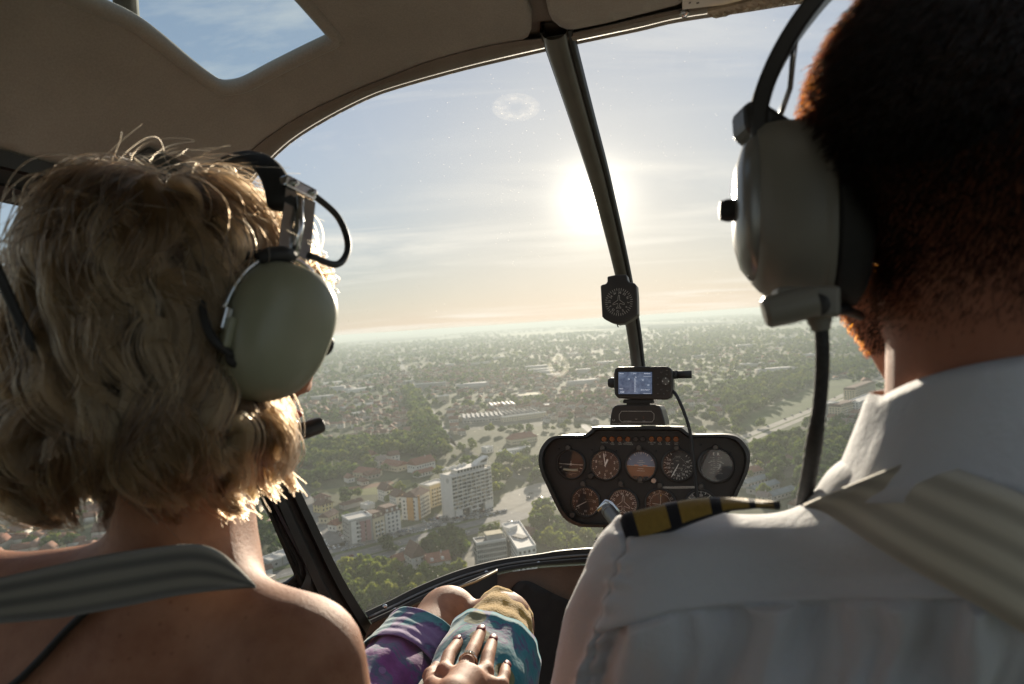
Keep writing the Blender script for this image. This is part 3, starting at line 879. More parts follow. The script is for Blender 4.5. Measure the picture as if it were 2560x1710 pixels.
    for s in (-1, 1):
        for k in range(9):
            a = math.radians(-34 + k * 8.5); p = c + PX * (s * (0.012 + 0.010 * math.cos(a)) * -1 + s * 0.026) + PY * (0.03 * math.sin(a)) + PN * 0.0014
            b.add([p + PX * x + PY * y for x, y in ((-0.002, -0.0003), (0.002, -0.0003), (0.002, 0.0003), (-0.002, 0.0003))], [(0, 1, 2, 3)])
            if k % 2 == 0: put_text(b, str(120 - k * 10 if k < 5 else 70), p + PX * 0.0055 * s, 0.0034, PX, PY)
    b.build('scale', M['printgrey'], g, kind='stuff')
    for s in (-1, 1):
        p = c + PY * 0.012
        q = [p, p + PX * s * 0.016 - PY * 0.007 + PY * 0.0006, p + PX * s * 0.016 - PY * 0.007 - PY * 0.0006]
        MB().prism([k + PN * 0.0028 for k in q], -PN * 0.0006).build('needle', M['printgrey'], g)
    caption(c, g, [('RPM', 0, -0.004, 0.003), ('%', 0, -0.028, 0.004)])
    # vertical speed
    c, g = gauge(643, 997, R * 0.98)
    marks(c, g, ([270 + k * 40 for k in range(-4, 5)], 0.026, 0.0312, 0.0006), ([270 + k * 8 for k in range(-20, 21)], 0.0285, 0.0312, 0.0003))
    nums(c, g, [('5', 310), ('10', 352), ('15', 32), ('20', 84), ('15', 135), ('10', 180), ('5', 230), ('0', 270)], 0.021, 0.0075)
    caption(c, g, [('VERTICAL SPEED', 0.008, 0.006, 0.003), ('100 FT PER MIN', 0.009, 0.002, 0.0026)])
    needle(c, g, 240, 0.026, 0.0012, 0.1)
    # directional gyro
    c, g = gauge(1010, 1015, R * 0.98)
    marks(c, g, ([k * 10 for k in range(36)], 0.0265, 0.0315, 0.0004), ([5 + k * 10 for k in range(36)], 0.029, 0.0315, 0.0003))
    nums(c, g, [(s, -8 + k * 30) for k, s in enumerate(('W', '30', '33', 'N', '3', '6', 'E', '12', '15', 'S', '21', '24'))], 0.0225, 0.0072, True)
    pl_ = [(0, 0.0205), (0.0018, 0.016), (0.0024, 0.005), (0.0155, -0.006), (0.0155, -0.009), (0.0024, -0.005), (0.0022, -0.014), (0.0075, -0.0185), (0.0075, -0.0205), (0, -0.018)]
    pts = [c + PX * x + PY * y + PN * 0.002 for x, y in pl_ + [(-x, y) for x, y in pl_[::-1]]]
    MB().tube(pts + pts[:1], 0.00045, 5).build('aeroplane_outline', M['white'], g)
    # course indicator
    c, g = gauge(1375, 1020, R * 0.98)
    marks(c, g, ([k * 10 for k in range(36)], 0.022, 0.0245, 0.0004), ([5 + k * 10 for k in range(36)], 0.0232, 0.0245, 0.0003))
    nums(c, g, [(s, -2 + k * 30) for k, s in enumerate(('21', '24', '27', '30', '33', '0', '3', '6', '9', '12', '15', '18'))], 0.0282, 0.0066, True)
    needle(c, g, 2, 0.021, 0.0005, 0.95); needle(c, g, 272, 0.019, 0.0005, 0.1)
    q = [c + PX * x + PY * y + PN * 0.003 for x, y in ((0.0005, 0.0225), (0.0022, 0.0185), (-0.0012, 0.0185))]
    MB().prism(q, -PN * 0.0005).build('course_pointer', M['yellow'], g)
    # manifold pressure
    c, g = gauge(1770, 1030, R * 0.98)
    marks(c, g, ([k * 20 - 120 for k in range(13)], 0.0255, 0.0312, 0.0006), ([k * 4 - 120 for k in range(60)], 0.029, 0.0312, 0.0003))
    nums(c, g, [('15', -60), ('20', 0), ('25', 60), ('30', 120), ('10', -120)], 0.0215, 0.0075)
    needle(c, g, 40, 0.026)
    # gauge lamps, knobs
    for zx, zy in ((475, 462), (812, 466), (1167, 462), (1535, 466), (1915, 462), (620, 812), (990, 815), (1372, 832), (1775, 840), (1180, 775)):
        p = PP(*Z3(zx, zy), 0.006)
        b = MB(); b.lathe(p, PN, [(0.0062, 0), (0.0062, 0.006), (0.005, 0.008)], 14, up=PY); b.box(p - PY * 0.004 + PN * 0.003, (0.0115, 0.006, 0.007), Matrix((PX, PN, PY)).transposed())
        b.build('post_light', simple('post_light_grey', (0.06, 0.056, 0.048), 0.45) if 'pl' not in M else M['pl'], th, 'auto')
    p = PP(*Z3(1310, 788), 0.006)
    b = MB(); b.lathe(p, PN, [(0.0062, 0), (0.0062, 0.004), (0.0052, 0.0055)], 16); b.box(p + PN * 0.0058, (0.008, 0.0012, 0.001), Matrix((PX, PN, PY)).transposed() @ Matrix.Rotation(0.6, 3, 'Y'))
    b.build('lock_screw', simple('nickel', (0.45, 0.42, 0.38), 0.35, 0.9), th, 'auto')
    for zx, zy in ((700, 740), (520, 1120)):
        p = PP(*Z3(zx, zy), 0.006)
        MB().lathe(p, PN, [(0.0075, 0), (0.0075, 0.010), (0.006, 0.012)], 14).build('knob', M['black'], th, 'auto')
    for zx, zy in ((380, 480), (1770, 440), (2060, 520), (640, 770), (700, 490), (965, 780), (1720, 780), (1330, 500), (940, 500)):
        p = PP(*Z3(zx, zy), 0.0065)
        MB().lathe(p, PN, [(0.0024, 0), (0.0024, 0.001), (0.0016, 0.0016)], 10).build('panel_screw', M['black_matt'], th, 'auto')
    # warning lamps with captions
    amber = M['lamp_amber']
    for zx, lab in ((825, 'CLUTCH'), (903, 'MR\nTEMP'), (977, 'MR\nCHIP'), (1057, 'CARBON\nMONOXIDE'), (1135, ''), (1205, ''), (1290, 'STARTER\nON'), (1368, 'TR\nCHIP'), (1448, 'LOW\nFUEL'), (1528, 'LOW\nRPM')):
        p = PP(*Z3(zx, 382), 0.006)
        lp = MB().lathe(p, PN, [(0.0064, 0), (0.0064, 0.003), (0.0052, 0.0042)], 18, up=PY).build('warning_lamp', amber if lab else M['black'], th, 'auto')
        if lab:
            b = MB()
            for s in np.linspace(0, 2 * math.pi, 19)[:-1]:
                pass
            b.tube([p + PN * 0.0042 + (PX * math.cos(t) + PY * math.sin(t)) * 0.0046 for t in np.linspace(0.4, 5.2, 14)], 0.0005, 5)
            b.tube([p + PN * 0.0042 + PX * 0.002, p + PN * 0.0042 - PX * 0.002], 0.0004, 5)
            b.build('lamp_legend', simple('legend_orange', (0.5, 0.16, 0.03), 0.5) if 'lo' not in M else M['lo'], lp)
            b = MB()
            for i, s in enumerate(lab.split('\n')):
                put_text(b, s, PP(*Z3(zx, 416 + i * 17), 0.0066), 0.0042, PX, PY)
            b.build('lamp_caption', M['printgrey'], th, kind='stuff')
    # placard strip
    q = [PP(*Z3(x, y), 0.0066) for x, y in ((1396, 866), (1745, 866), (1745, 844), (1396, 844))]
    pk = MB().prism(q, -PN * 0.0008).build('placard', simple('placard_grey', (0.36, 0.34, 0.30), 0.6), th)
    b = MB(); put_text(b, 'DO NOT EXCEED 110 KIAS EXCEPT IN SMOOTH AIR', PP(*Z3(1570, 855), 0.0070), 0.0038, PX, PY, wid=0.86); b.build('placard_print', M['dial'], pk)
    # box on top of the panel: ELT/transponder head
    ol = [(1524, 1063), (1526, 1040), (1530, 1022), (1538, 1013), (1550, 1012), (1636, 1012), (1648, 1014), (1654, 1024), (1660, 1045), (1664, 1063)]
    box = MB().prism([PP(x, y, 0.020) for x, y in ol], -PN * 0.085).build('altimeter_head', M['black'], th, bevel=0.003)
    b = MB(); ring = [(1548, 1036), (1554, 1028), (1628, 1028), (1635, 1035), (1635, 1048), (1630, 1055), (1554, 1055), (1548, 1048)]
    b.tube([PP(x, y, 0.0208) for x, y in ring + ring[:1]], 0.0006, 5); b.build('border_line', M['printgrey'], box)
    b = MB()
    for s, x, y, sz in (('ALT HOLD', 1569, 1053, 0.0038), ('SET', 1591, 1048, 0.003), ('ON', 1610, 1053, 0.0036), ('OFF', 1534.5, 1060, 0.0046)):
        put_text(b, s, PP(x, y, 0.0206), sz, PX, PY)
    put_text(b, 'CAUTION: INDICATED ALT LAGS ACTUAL ALT DURING DESCENT', PP(1591, 1061.5, 0.0206), 0.0038, PX, PY, wid=0.86)
    b.build('head_print', M['printgrey'], box, kind='stuff')
    b = MB(); put_text(b, '5', PP(1609, 1044, 0.0206), 0.008, PX, PY); b.build('amber_digit', M['lamp_amber'], box)
    b = MB(); b.tube([PP(1534 + 2.6 * math.cos(t), 1050 + 2.6 * math.sin(t), 0.0207) for t in np.linspace(-0.8, 4.0, 10)], 0.0005, 5); b.build('switch_symbol', M['printgrey'], box)
    # pedestal below the panel with a radio stack
    ped = MB(); ol = [(1508, 1312), (1500, 1365), (1490, 1440), (1478, 1560), (1478, 1760), (1900, 1760), (1790, 1312)]
    ped = MB().prism([PP(x, y, -0.005) for x, y in ol], -PN * 0.12).build('pedestal', M['black'], th, bevel=0.004)
    c = PP(1536, 1352, -0.003)
    MB().lathe(c, PN, [(0.020, 0), (0.020, 0.005), (0.017, 0.006), (0.0165, 0.002)], 28).build('clock_bezel', M['black_matt'], ped, 'auto')
    b = MB(); put_text(b, 'FM 7', c + PN * 0.003 + PX * 0.004, 0.006, PX, PY); put_text(b, '0:28', c + PN * 0.003 + PX * 0.004 - PY * 0.008, 0.007, PX, PY)
    b.build('clock_digits', simple('lcd_blue', (0.25, 0.34, 0.45), 0.4), ped)
    b = MB(); b.tube([PP(x, y, -0.004) for x, y in ((1517, 1384), (1522, 1380), (1560, 1380))] , 0.0007, 5); b.tube([PP(x, y, -0.004) for x, y in ((1517, 1384), (1515, 1396))], 0.0007, 5); b.build('switch_outline', M['printgrey'], ped)
    b = MB(); b.tube([PP(1500, 1366, -0.02), PP(1490, 1440, -0.02), PP(1482, 1520, -0.02)], 0.011, 10); b.build('pedestal_padding', simple('pale_padding', (0.30, 0.29, 0.27), 0.7), ped, True)
    cord = thing('key_cord', PP(1492, 1370, 0.01), 'black and yellow striped cord tucked beside the panel pedestal', 'cord')
    rnd = random.Random(4); b = MB()
    pts = [PP(1492 + 6 * math.sin(k * 1.9), 1348 + k * 3.2, 0.012 + 0.006 * math.cos(k * 2.3)) for k in range(9)]
    for k in range(8): b.tube([pts[k], pts[k + 1]], 0.004, 8, True, k % 2)
    b.build('cord_strands', [M['black'], M['yellow']], cord, True)
instrument_panel()

def gps_unit():
    c0 = PP(1608, 958, 0.03)
    th = thing('navigation_unit', PP(1605, 1010, 0.02), 'portable moving-map navigation unit with lit screen mounted above the panel', 'navigation unit')
    L = 0.030
    def q(px, py, l=L): return PP(px, py, l)
    ol = [(1536, 985), (1534, 960), (1534, 935), (1537, 921), (1546, 917), (1600, 916), (1668, 916), (1678, 921), (1682, 933), (1683, 960), (1682, 980), (1677, 994), (1665, 999), (1600, 999), (1545, 996)]
    MB().prism([q(x, y) for x, y in ol], -PN * 0.035).build('casing', M['black'], th, bevel=0.004, seg=3)
    fr = [q(x, y, L + 0.001) for x, y in ((1543, 988), (1632, 988), (1632, 926), (1543, 926))]
    MB().prism(fr, -PN * 0.003).build('screen_frame', M['black_matt'], th, bevel=0.001)
    m, nt, b_ = new_mat('screen_lit'); f = tex_noise(nt, 60, 6, 0.7)
    col = ramp(nt, f, [(0.35, (0.045, 0.06, 0.10)), (0.6, (0.10, 0.13, 0.19)), (0.75, (0.2, 0.23, 0.28))])
    nt.links.new(col, b_.inputs['Base Color']); nt.links.new(col, b_.inputs['Emission Color']); b_.inputs['Emission Strength'].default_value = 0.40; b_.inputs['Roughness'].default_value = 0.15
    sc = MB().prism([q(x, y, L + 0.002) for x, y in ((1546, 985), (1630, 985), (1630, 930), (1546, 930))], -PN * 0.0008).build('screen', m, th)
    lit = simple('screen_white', (0.6, 0.65, 0.7), 0.4); lit.node_tree.nodes['Principled BSDF'].inputs['Emission Color'].default_value = (0.6, 0.65, 0.75, 1); lit.node_tree.nodes['Principled BSDF'].inputs['Emission Strength'].default_value = 0.35
    b = MB()
    for s, x, y, sz in (('SPEED', 1553, 972, 0.0035), ('100', 1555, 980, 0.0065), ('N', 1572, 948, 0.005), ('33', 1607, 950, 0.005), ('M', 1621, 963, 0.005), ('SETA PORT', 1613, 975, 0.004), ('TRACK', 1553, 934, 0.0035), ('DIST', 1587, 934, 0.0035), ('BEARING', 1618, 934, 0.0035), ('20', 1589, 943, 0.004)):
        put_text(b, s, q(x, y, L + 0.0026), sz, PX, PY)
    for x in (1586, 1589): b.add([q(a, y, L + 0.0025) for a, y in ((x, 980), (x + 0.5, 980), (x + 0.5, 946), (x, 946))], [(0, 1, 2, 3)])
    for y in (941, 984): b.add([q(a, yy, L + 0.0025) for a, yy in ((1608, y), (1628, y), (1628, y - 0.5), (1608, y - 0.5))], [(0, 1, 2, 3)])
    b.build('screen_readout', lit, sc, kind='stuff')
    grey = simple('key_grey', (0.09, 0.085, 0.075), 0.5)
    for x, y, r in ((1653, 931, 3), (1667, 926, 2.4), (1667, 936, 2.4), (1645, 945, 2.6), (1645, 961, 3), (1653, 974, 3), (1669, 977, 3), (1645, 984, 2.4), (1660, 985, 2.4)):
        MB().lathe(q(x, y, L), PN, [(r * 0.0009, 0), (r * 0.0009, 0.002), (r * 0.0006, 0.003)], 12, ex=0.65, up=PY).build('key', grey, th, 'auto')
    MB().lathe(q(1664, 953, L), PN, [(0.0085, 0), (0.0085, 0.002), (0.006, 0.0026)], 20, up=PY).build('rocker_key', grey, th, 'auto')
    for dx, dy in ((0, -7.5), (0, 7.5), (-7.5, 0), (7.5, 0)):
        MB().box(q(1664 + dx, 953 + dy, L + 0.0026), (0.002, 0.001, 0.002)).build('arrow_mark', M['white'], th)
    b = MB(); b.tube([q(1680, 937, L - 0.02), q(1694, 936.5, L - 0.02)], 0.0095, 14); b.tube([q(1692, 936.5, L - 0.02), q(1729, 936, L - 0.02)], 0.0088, 14, True); b.build('antenna', M['rubber'], th, True)
    b = MB(); b.lathe(q(1538, 957, L - 0.018), -PX, [(0.012, 0), (0.012, 0.010), (0.009, 0.016)], 18); b.build('mount_knob', M['rubber'], th, 'auto')
    b = MB()
    b.prism([q(x, y, L - 0.006) for x, y in ((1557, 1003), (1561, 998), (1628, 998), (1632, 1003), (1630, 1008), (1558, 1008))], -PN * 0.03); b.prism([q(x, y, L - 0.010) for x, y in ((1566, 1013), (1566, 1006), (1622, 1006), (1622, 1013))], -PN * 0.02)
    b.build('mount_bracket', M['black_matt'], th, bevel=0.001)
    cb = thing('power_cable', PP(1735, 1270, 0.05), 'thin black cable drooping from navigation unit across the dials', 'cable')
    pts = [q(1683, 978, 0.022)] + [PP(x, y, l) for x, y, l in ((1693, 992, 0.040), (1708, 1025, 0.050), (1724, 1075, 0.052), (1731, 1130, 0.050), (1737, 1180, 0.048), (1742, 1230, 0.046), (1745, 1290, 0.05))]
    MB().tube(catmull(pts, 6), 0.0036, 10).build('cable_sheath', M['rubber'], cb, True)
gps_unit()

def compass():
    th = thing('magnetic_compass', PP(1548, 690, 0.0), 'black card compass with aeroplane symbol clamped to the windshield post', 'compass')
    d0 = 1.40
    nrm = PN; c0 = P(1547, 752, d0)
    def q(px, py, l=0.0):
        d = P(px, py, 1.0); c = c0 + nrm * l
        return d * (c.dot(nrm) / d.dot(nrm))
    ol = [(1501, 716), (1503, 712), (1515, 709), (1518, 703), (1518, 691), (1538, 687), (1566, 686), (1569, 700), (1574, 706), (1586, 707), (1591, 714), (1593, 740), (1594, 786), (1590, 790), (1577, 799), (1560, 808), (1544, 810), (1526, 805), (1510, 797), (1505, 791)]
    MB().prism([q(x, y) for x, y in ol], -nrm * 0.03).build('case', M['black'], th, bevel=0.0025)
    c = q(1547, 755, 0.0005)
    def px2m(r): return r / F * d0
    b = MB()
    for k in range(36):
        t = 2 * math.pi * k / 36; u = PX * math.sin(t) + PY * math.cos(t); s = PX * math.cos(t) - PY * math.sin(t)
        r0, r1 = px2m(29 if k % 3 else 28), px2m(35)
        p0, p1 = c + u * r0, c + u * r1
        b.add([p0 - s * 0.0004, p0 + s * 0.0004, p1 + s * 0.0004, p1 - s * 0.0004], [(0, 1, 2, 3)])
    b.build('scale', M['printgrey'], th, kind='stuff')
    b = MB()
    for k, s in enumerate(('30', '33', 'N', '3', '6', 'E', '12', '15', 'S', '21', '24', 'W')):
        t = math.radians(4 + k * 30); put_text(b, s, c + (PX * math.sin(t) + PY * math.cos(t)) * px2m(23.5), 0.0068, PX * math.cos(t) - PY * math.sin(t), PX * math.sin(t) + PY * math.cos(t))
    b.build('numerals', M['printgrey'], th, kind='stuff')
    pl_ = [(0, 0.0155), (0.0016, 0.012), (0.002, 0.004), (0.0125, -0.0035), (0.0125, -0.006), (0.002, -0.003), (0.0016, -0.009), (0.005, -0.0125), (0.005, -0.014), (0, -0.0125)]
    pts = [c + PX * x + PY * y + PN * 0.0006 for x, y in pl_ + [(-x, y) for x, y in pl_[::-1]]]
    MB().tube(pts + pts[:1], 0.0004, 5).build('aeroplane_outline', M['printgrey'], th)
    MB().tube([q(1543, 808, -0.01), q(1544, 815, -0.01), q(1546, 818, -0.01)], 0.0012, 6).build('trim_screw', M['rubber'], th)
    MB().box(q(1556, 745, -0.045), (0.035, 0.03, 0.06), Matrix((PX, -PN, PY)).transposed()).build('clamp', M['black_matt'], th, bevel=0.003)
compass()

def cyclic():
    th = thing('control_stick_grip', P(1600, 1400, 1.1), 'black control grip with round end cap and blue button before the lower dials', 'control grip')
    a = P(1524, 1283, 1.22); b_ = P(1580, 1352, 1.06); c_ = P(1680, 1440, 1.0)
    ax = (a - b_).normalized()
    nrm = (Vector((0, 0, 0)) - a).normalized()
    body = MB(); body.tube(catmull([a + Vector((0, 0.02, 0)), a.lerp(b_, 0.35), b_, c_], 6), 0.0135, 16); body.build('grip_tube', M['black'], th, True)
    MB().lathe(a, nrm, [(0.0125, -0.012), (0.0128, 0.004), (0.012, 0.006), (0.005, 0.0062)], 28).build('end_cap', simple('cap_bronze', (0.12, 0.095, 0.08), 0.3, 0.6), th, 'auto')
    MB().lathe(a + nrm * 0.006, nrm, [(0.0042, 0), (0.0042, 0.002), (0.003, 0.003)], 18).build('button', simple('button_blue', (0.10, 0.30, 0.55), 0.35), th, 'auto')
    MB().tube([P(1494, 1277, 1.25), P(1516, 1254, 1.25), P(1521, 1258, 1.25), P(1545, 1285, 1.24)], [0.0035, 0.005, 0.008, 0.008], 8).build('guard', M['metal'], th, True)
cyclic()
# ------------------------------------------------------------------ people: smooth solids from blended rounded shapes
def s_cap(a, b, ra, rb=None):
    a = np.array(tuple(a), float); b = np.array(tuple(b), float); rb = ra if rb is None else rb
    def f(p):
        d = b - a; t = np.clip(((p - a) @ d) / (d @ d), 0, 1)
        return np.linalg.norm(p - a - t[..., None] * d, axis=-1) - (ra + (rb - ra) * t)
    return f
def s_ell(c, r, R=None):
    c = np.array(tuple(c), float); r = np.array(r, float); Rm = np.array(R) if R is not None else np.eye(3)
    def f(p):
        q = (p - c) @ Rm                       # columns of R are the ellipsoid's axes
        k0 = np.linalg.norm(q / r, axis=-1); k1 = np.linalg.norm(q / (r * r), axis=-1) + 1e-9
        return k0 * (k0 - 1) / k1
    return f
def s_union(fs, k):
    def f(p):
        d = fs[0](p)
        for g in fs[1:]:
            e = g(p); h = np.clip(0.5 + 0.5 * (e - d) / k, 0, 1); d = e * (1 - h) + d * h - k * h * (1 - h)
        return d
    return f
def s_hull(f, parts):
    pass

def polygonise(f, lo, hi, step):
    """surface nets over a regular grid"""
    lo = np.array(lo, float); hi = np.array(hi, float)
    n = np.ceil((hi - lo) / step).astype(int) + 1
    ax = [lo[i] + step * np.arange(n[i]) for i in range(3)]
    V = np.empty(n)
    yy, zz = np.meshgrid(ax[1], ax[2], indexing='ij')
    for i in range(n[0]):
        V[i] = f(np.stack([np.full(yy.shape, ax[0][i]), yy, zz], -1))
    S = V < 0
    c = np.zeros(n - 1); pos = np.zeros((*(n - 1), 3)); cnt = np.zeros(n - 1)
    corner = [(i, j, k) for i in (0, 1) for j in (0, 1) for k in (0, 1)]
    def sl(a, o): return a[o[0]:n[0] - 1 + o[0], o[1]:n[1] - 1 + o[1], o[2]:n[2] - 1 + o[2]]
    for a in range(8):
        for d in range(3):
            o = corner[a]
            if o[d]: continue
            p = list(o); p[d] = 1; p = tuple(p)
            va, vb = sl(V, o), sl(V, p); m = (va < 0) != (vb < 0)
            t = np.where(m, va / np.where(m, va - vb, 1), 0)
            for e in range(3):
                pos[..., e] += np.where(m, o[e] + (t if e == d else 0), 0)
            cnt += m
    act = cnt > 0
    idx = -np.ones(n - 1, int); idx[act] = np.arange(act.sum())
    I = np.argwhere(act)
    P_ = lo + step * (I + pos[act] / cnt[act][:, None])
    Q = []
    for d in range(3):
        u, v = (d + 1) % 3, (d + 2) % 3
        a = [slice(None)] * 3; b = [slice(None)] * 3
        a[d] = slice(0, -1); b[d] = slice(1, None)
        A, B = S[tuple(a)], S[tuple(b)]
        for (cond, flip) in ((A & ~B, False), (~A & B, True)):
            E = np.argwhere(cond)
            E = E[(E[:, u] > 0) & (E[:, v] > 0) & (E[:, u] < n[u] - 1) & (E[:, v] < n[v] - 1)]
            q = []
            for du, dv in ((1, 1), (0, 1), (0, 0), (1, 0)):
                k = E.copy(); k[:, u] -= du; k[:, v] -= dv
                q.append(idx[k[:, 0], k[:, 1], k[:, 2]])
            q = np.stack(q, 1)
            Q.append(q[:, ::-1] if flip else q)
    Q = np.concatenate(Q); Q = Q[(Q >= 0).all(1)]
    return P_, Q

def s_normal(f, p, e=1e-3):
    g = np.stack([f(p + np.eye(3)[i] * e) - f(p - np.eye(3)[i] * e) for i in range(3)], -1)
    return g / (np.linalg.norm(g, axis=-1, keepdims=True) + 1e-12)

def trace(f, px, py, d0=0.2):
    """points of a solid seen through photo pixels (cockpit frame)"""
    px = np.atleast_1d(np.asarray(px, float)); py = np.atleast_1d(np.asarray(py, float))
    d = np.stack([(px - 1280) / F, np.ones_like(px), (855 - py) / F], 1); L = np.linalg.norm(d, axis=1, keepdims=True); d = d / L
    t = np.full(px.shape, d0)
    for _ in range(90): t = t + np.clip(f(d * t[:, None]), -0.02, 0.05) * 0.9
    return d * t[:, None]

def pix(p): return 1280 + F * p[:, 0] / p[:, 1], 855 - F * p[:, 2] / p[:, 1]

def skin_mat(name, col, hi, sss=0.25, rough=0.62, cook=None):
    m, nt, b = new_mat(name)
    f = tex_noise(nt, 22, 6, 0.6)
    nt.links.new(ramp(nt, f, [(0.3, col), (0.7, hi)]), b.inputs['Base Color'])
    v = nt.nodes.new('ShaderNodeTexVoronoi'); v.inputs['Scale'].default_value = 75; tc = nt.nodes.new('ShaderNodeTexCoord'); nt.links.new(tc.outputs['Object'], v.inputs[0])
    sp = ramp(nt, v.outputs['Distance'], [(0.05, (0.62, 0.55, 0.5)), (0.16, (1, 1, 1))])
    ml = nt.nodes.new('ShaderNodeMix'); ml.data_type = 'RGBA'; ml.blend_type = 'MULTIPLY'; ml.inputs[0].default_value = 0.6
    nt.links.new(b.inputs['Base Color'].links[0].from_socket, ml.inputs[6]); nt.links.new(sp, ml.inputs[7]); nt.links.new(ml.outputs[2], b.inputs['Base Color'])
    b.inputs['Roughness'].default_value = rough
    b.inputs['Subsurface Weight'].default_value = sss
    b.inputs['Subsurface Radius'].default_value = (1.0, 0.35, 0.18)
    b.inputs['Subsurface Scale'].default_value = 0.012
    b.inputs['Specular IOR Level'].default_value = 0.28
    bump(nt, b, tex_noise(nt, 330, 6, 0.7), 0.6, 0.0012)
    return m
M['skin'] = skin_mat('skin_tanned', (0.25, 0.105, 0.055), (0.41, 0.205, 0.12))
M['skin2'] = skin_mat('skin_ruddy', (0.30, 0.12, 0.07), (0.38, 0.17, 0.105))
def hair_mat(name, mel, red, rnd_, rough=0.32, lo=None):
    m, nt, b = new_mat(name); nt.nodes.remove(b); out = [n for n in nt.nodes if n.type == 'OUTPUT_MATERIAL'][0]
    h = nt.nodes.new('ShaderNodeBsdfHairPrincipled'); h.parametrization = 'MELANIN'
    for k, v in (('Melanin', mel), ('Melanin Redness', red), ('Random Color', rnd_), ('Roughness', rough), ('Radial Roughness', 0.45), ('Random Roughness', 0.2)):
        if k in h.inputs: h.inputs[k].default_value = v
    if lo is not None:
        a = attr_node(nt, 'tone'); h.parametrization = 'COLOR'
        nt.links.new(ramp(nt, a.outputs['Fac'], lo), h.inputs['Color'])
    nt.links.new(h.outputs[0], out.inputs['Surface'])
    return m
def attr_node(nt, name):
    a = nt.nodes.new('ShaderNodeAttribute'); a.attribute_name = name; return a
M['hair_blonde'] = hair_mat('hair_dark_blonde', 0.60, 0.0, 0.25, 0.30, [(0.0, (0.31, 0.186, 0.092)), (0.22, (0.16, 0.091, 0.043)), (0.5, (0.060, 0.034, 0.018)), (1.0, (0.022, 0.013, 0.007))])
M['hair_dark'] = hair_mat('hair_dark_brown', 0.88, 0.0, 0.15, 0.40)
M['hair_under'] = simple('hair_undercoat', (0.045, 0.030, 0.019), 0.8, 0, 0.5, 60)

def strands(name, pts, rad, mat, parent, tone=None):
    """pts: (strands, points, 3) in cockpit coordinates"""
    pts = np.asarray(pts); n, k, _ = pts.shape
    hc = bpy.data.hair_curves.new(name); hc.add_curves([k] * n)
    b = np.array(BASE[parent.name])
    hc.attributes['position'].data.foreach_set('vector', (pts - b).astype(np.float32).ravel())
    a = hc.attributes.get('radius') or hc.attributes.new('radius', 'FLOAT', 'POINT')
    r = np.broadcast_to(np.asarray(rad, dtype=np.float32), (n, k))
    a.data.foreach_set('value', np.ascontiguousarray(r).ravel())
    if tone is not None: hc.attributes.new('tone', 'FLOAT', 'CURVE').data.foreach_set('value', np.asarray(tone, np.float32))
    hc.materials.append(mat)
    o = bpy.data.objects.new(name, hc); COL.objects.link(o); o.parent = parent
    return o

def head_parts(C, r, f, u, s=1.0, jaw=1.0):
    """blended shapes of a head; C centre between the ears, r right, f face, u up"""
    C = np.array(C); R = np.stack([r, f, u], 1)
    def at(x, y, z): return C + (R @ np.array([x, y, z])) * s
    E = lambda c, q: s_ell(at(*c), [k * s for k in q], R)
    K = lambda a, b, ra, rb: s_cap(at(*a), at(*b), ra * s, rb * s)
    return [E((0, -0.015, 0.035), (0.076, 0.097, 0.085)), E((0, 0.045, -0.02), (0.062, 0.052, 0.075)), E((0, 0.040, -0.072), (0.056 * jaw, 0.056, 0.034 * jaw)),
            K((-0.05 * jaw, 0.0, -0.055), (-0.012, 0.078, -0.100), 0.014, 0.014), K((0.05 * jaw, 0.0, -0.055), (0.012, 0.078, -0.100), 0.014, 0.014), E((0, 0.082, -0.096), (0.018, 0.016, 0.016)),
            K((0, 0.094, 0.012), (0, 0.112, -0.026), 0.008, 0.011), E((0.014, 0.100, -0.030), (0.008, 0.009, 0.007)), E((-0.014, 0.100, -0.030), (0.008, 0.009, 0.007)),
            E((0, 0.090, 0.028), (0.045, 0.012, 0.010)), E((0.04, 0.072, -0.02), (0.02, 0.02, 0.02)), E((-0.04, 0.072, -0.02), (0.02, 0.02, 0.02)), E((0, 0.094, -0.062), (0.024, 0.012, 0.014))], at

def ear(at, side, mat, parent):
    b = MB()
    pts = [at(side * (0.078 + 0.006 * math.sin(t)), -0.005 - 0.018 * math.cos(t) * 0.9, 0.0 + 0.030 * math.sin(t)) for t in np.linspace(0, 2 * math.pi, 15)]
    b.tube(pts, 0.0045, 8, False); b.ellipsoid(at(side * 0.074, -0.003, -0.002), (0.006, 0.014, 0.024)); b.build('ear', mat, parent, True)

def face_details(at, R, skin, parent, lips_col):
    for s in (-1, 1):
        e = MB().ellipsoid(at(s * 0.031, 0.083, 0.006), (0.0115, 0.0115, 0.0115)).build('eye', simple('eye_white', (0.6, 0.58, 0.55), 0.2), parent, True)
        MB().ellipsoid(at(s * 0.031, 0.0925, 0.006), (0.0045, 0.0035, 0.0045)).build('iris', simple('iris_brown', (0.06, 0.03, 0.015), 0.15), e, True)
        MB().tube([at(s * 0.016, 0.101, 0.026), at(s * 0.032, 0.098, 0.032), at(s * 0.048, 0.085, 0.026)], [0.003, 0.0035, 0.0015], 6).build('eyebrow', M['hair_under'], parent, True)
    Rm = Matrix(np.array(R).tolist())
    b = MB(); b.ellipsoid(at(0, 0.1035, -0.0575), (0.023, 0.0065, 0.0050), Rm); b.ellipsoid(at(0, 0.1025, -0.0665), (0.020, 0.0070, 0.0058), Rm)
    b.build('lips', simple('lips', lips_col, 0.35), parent, True)

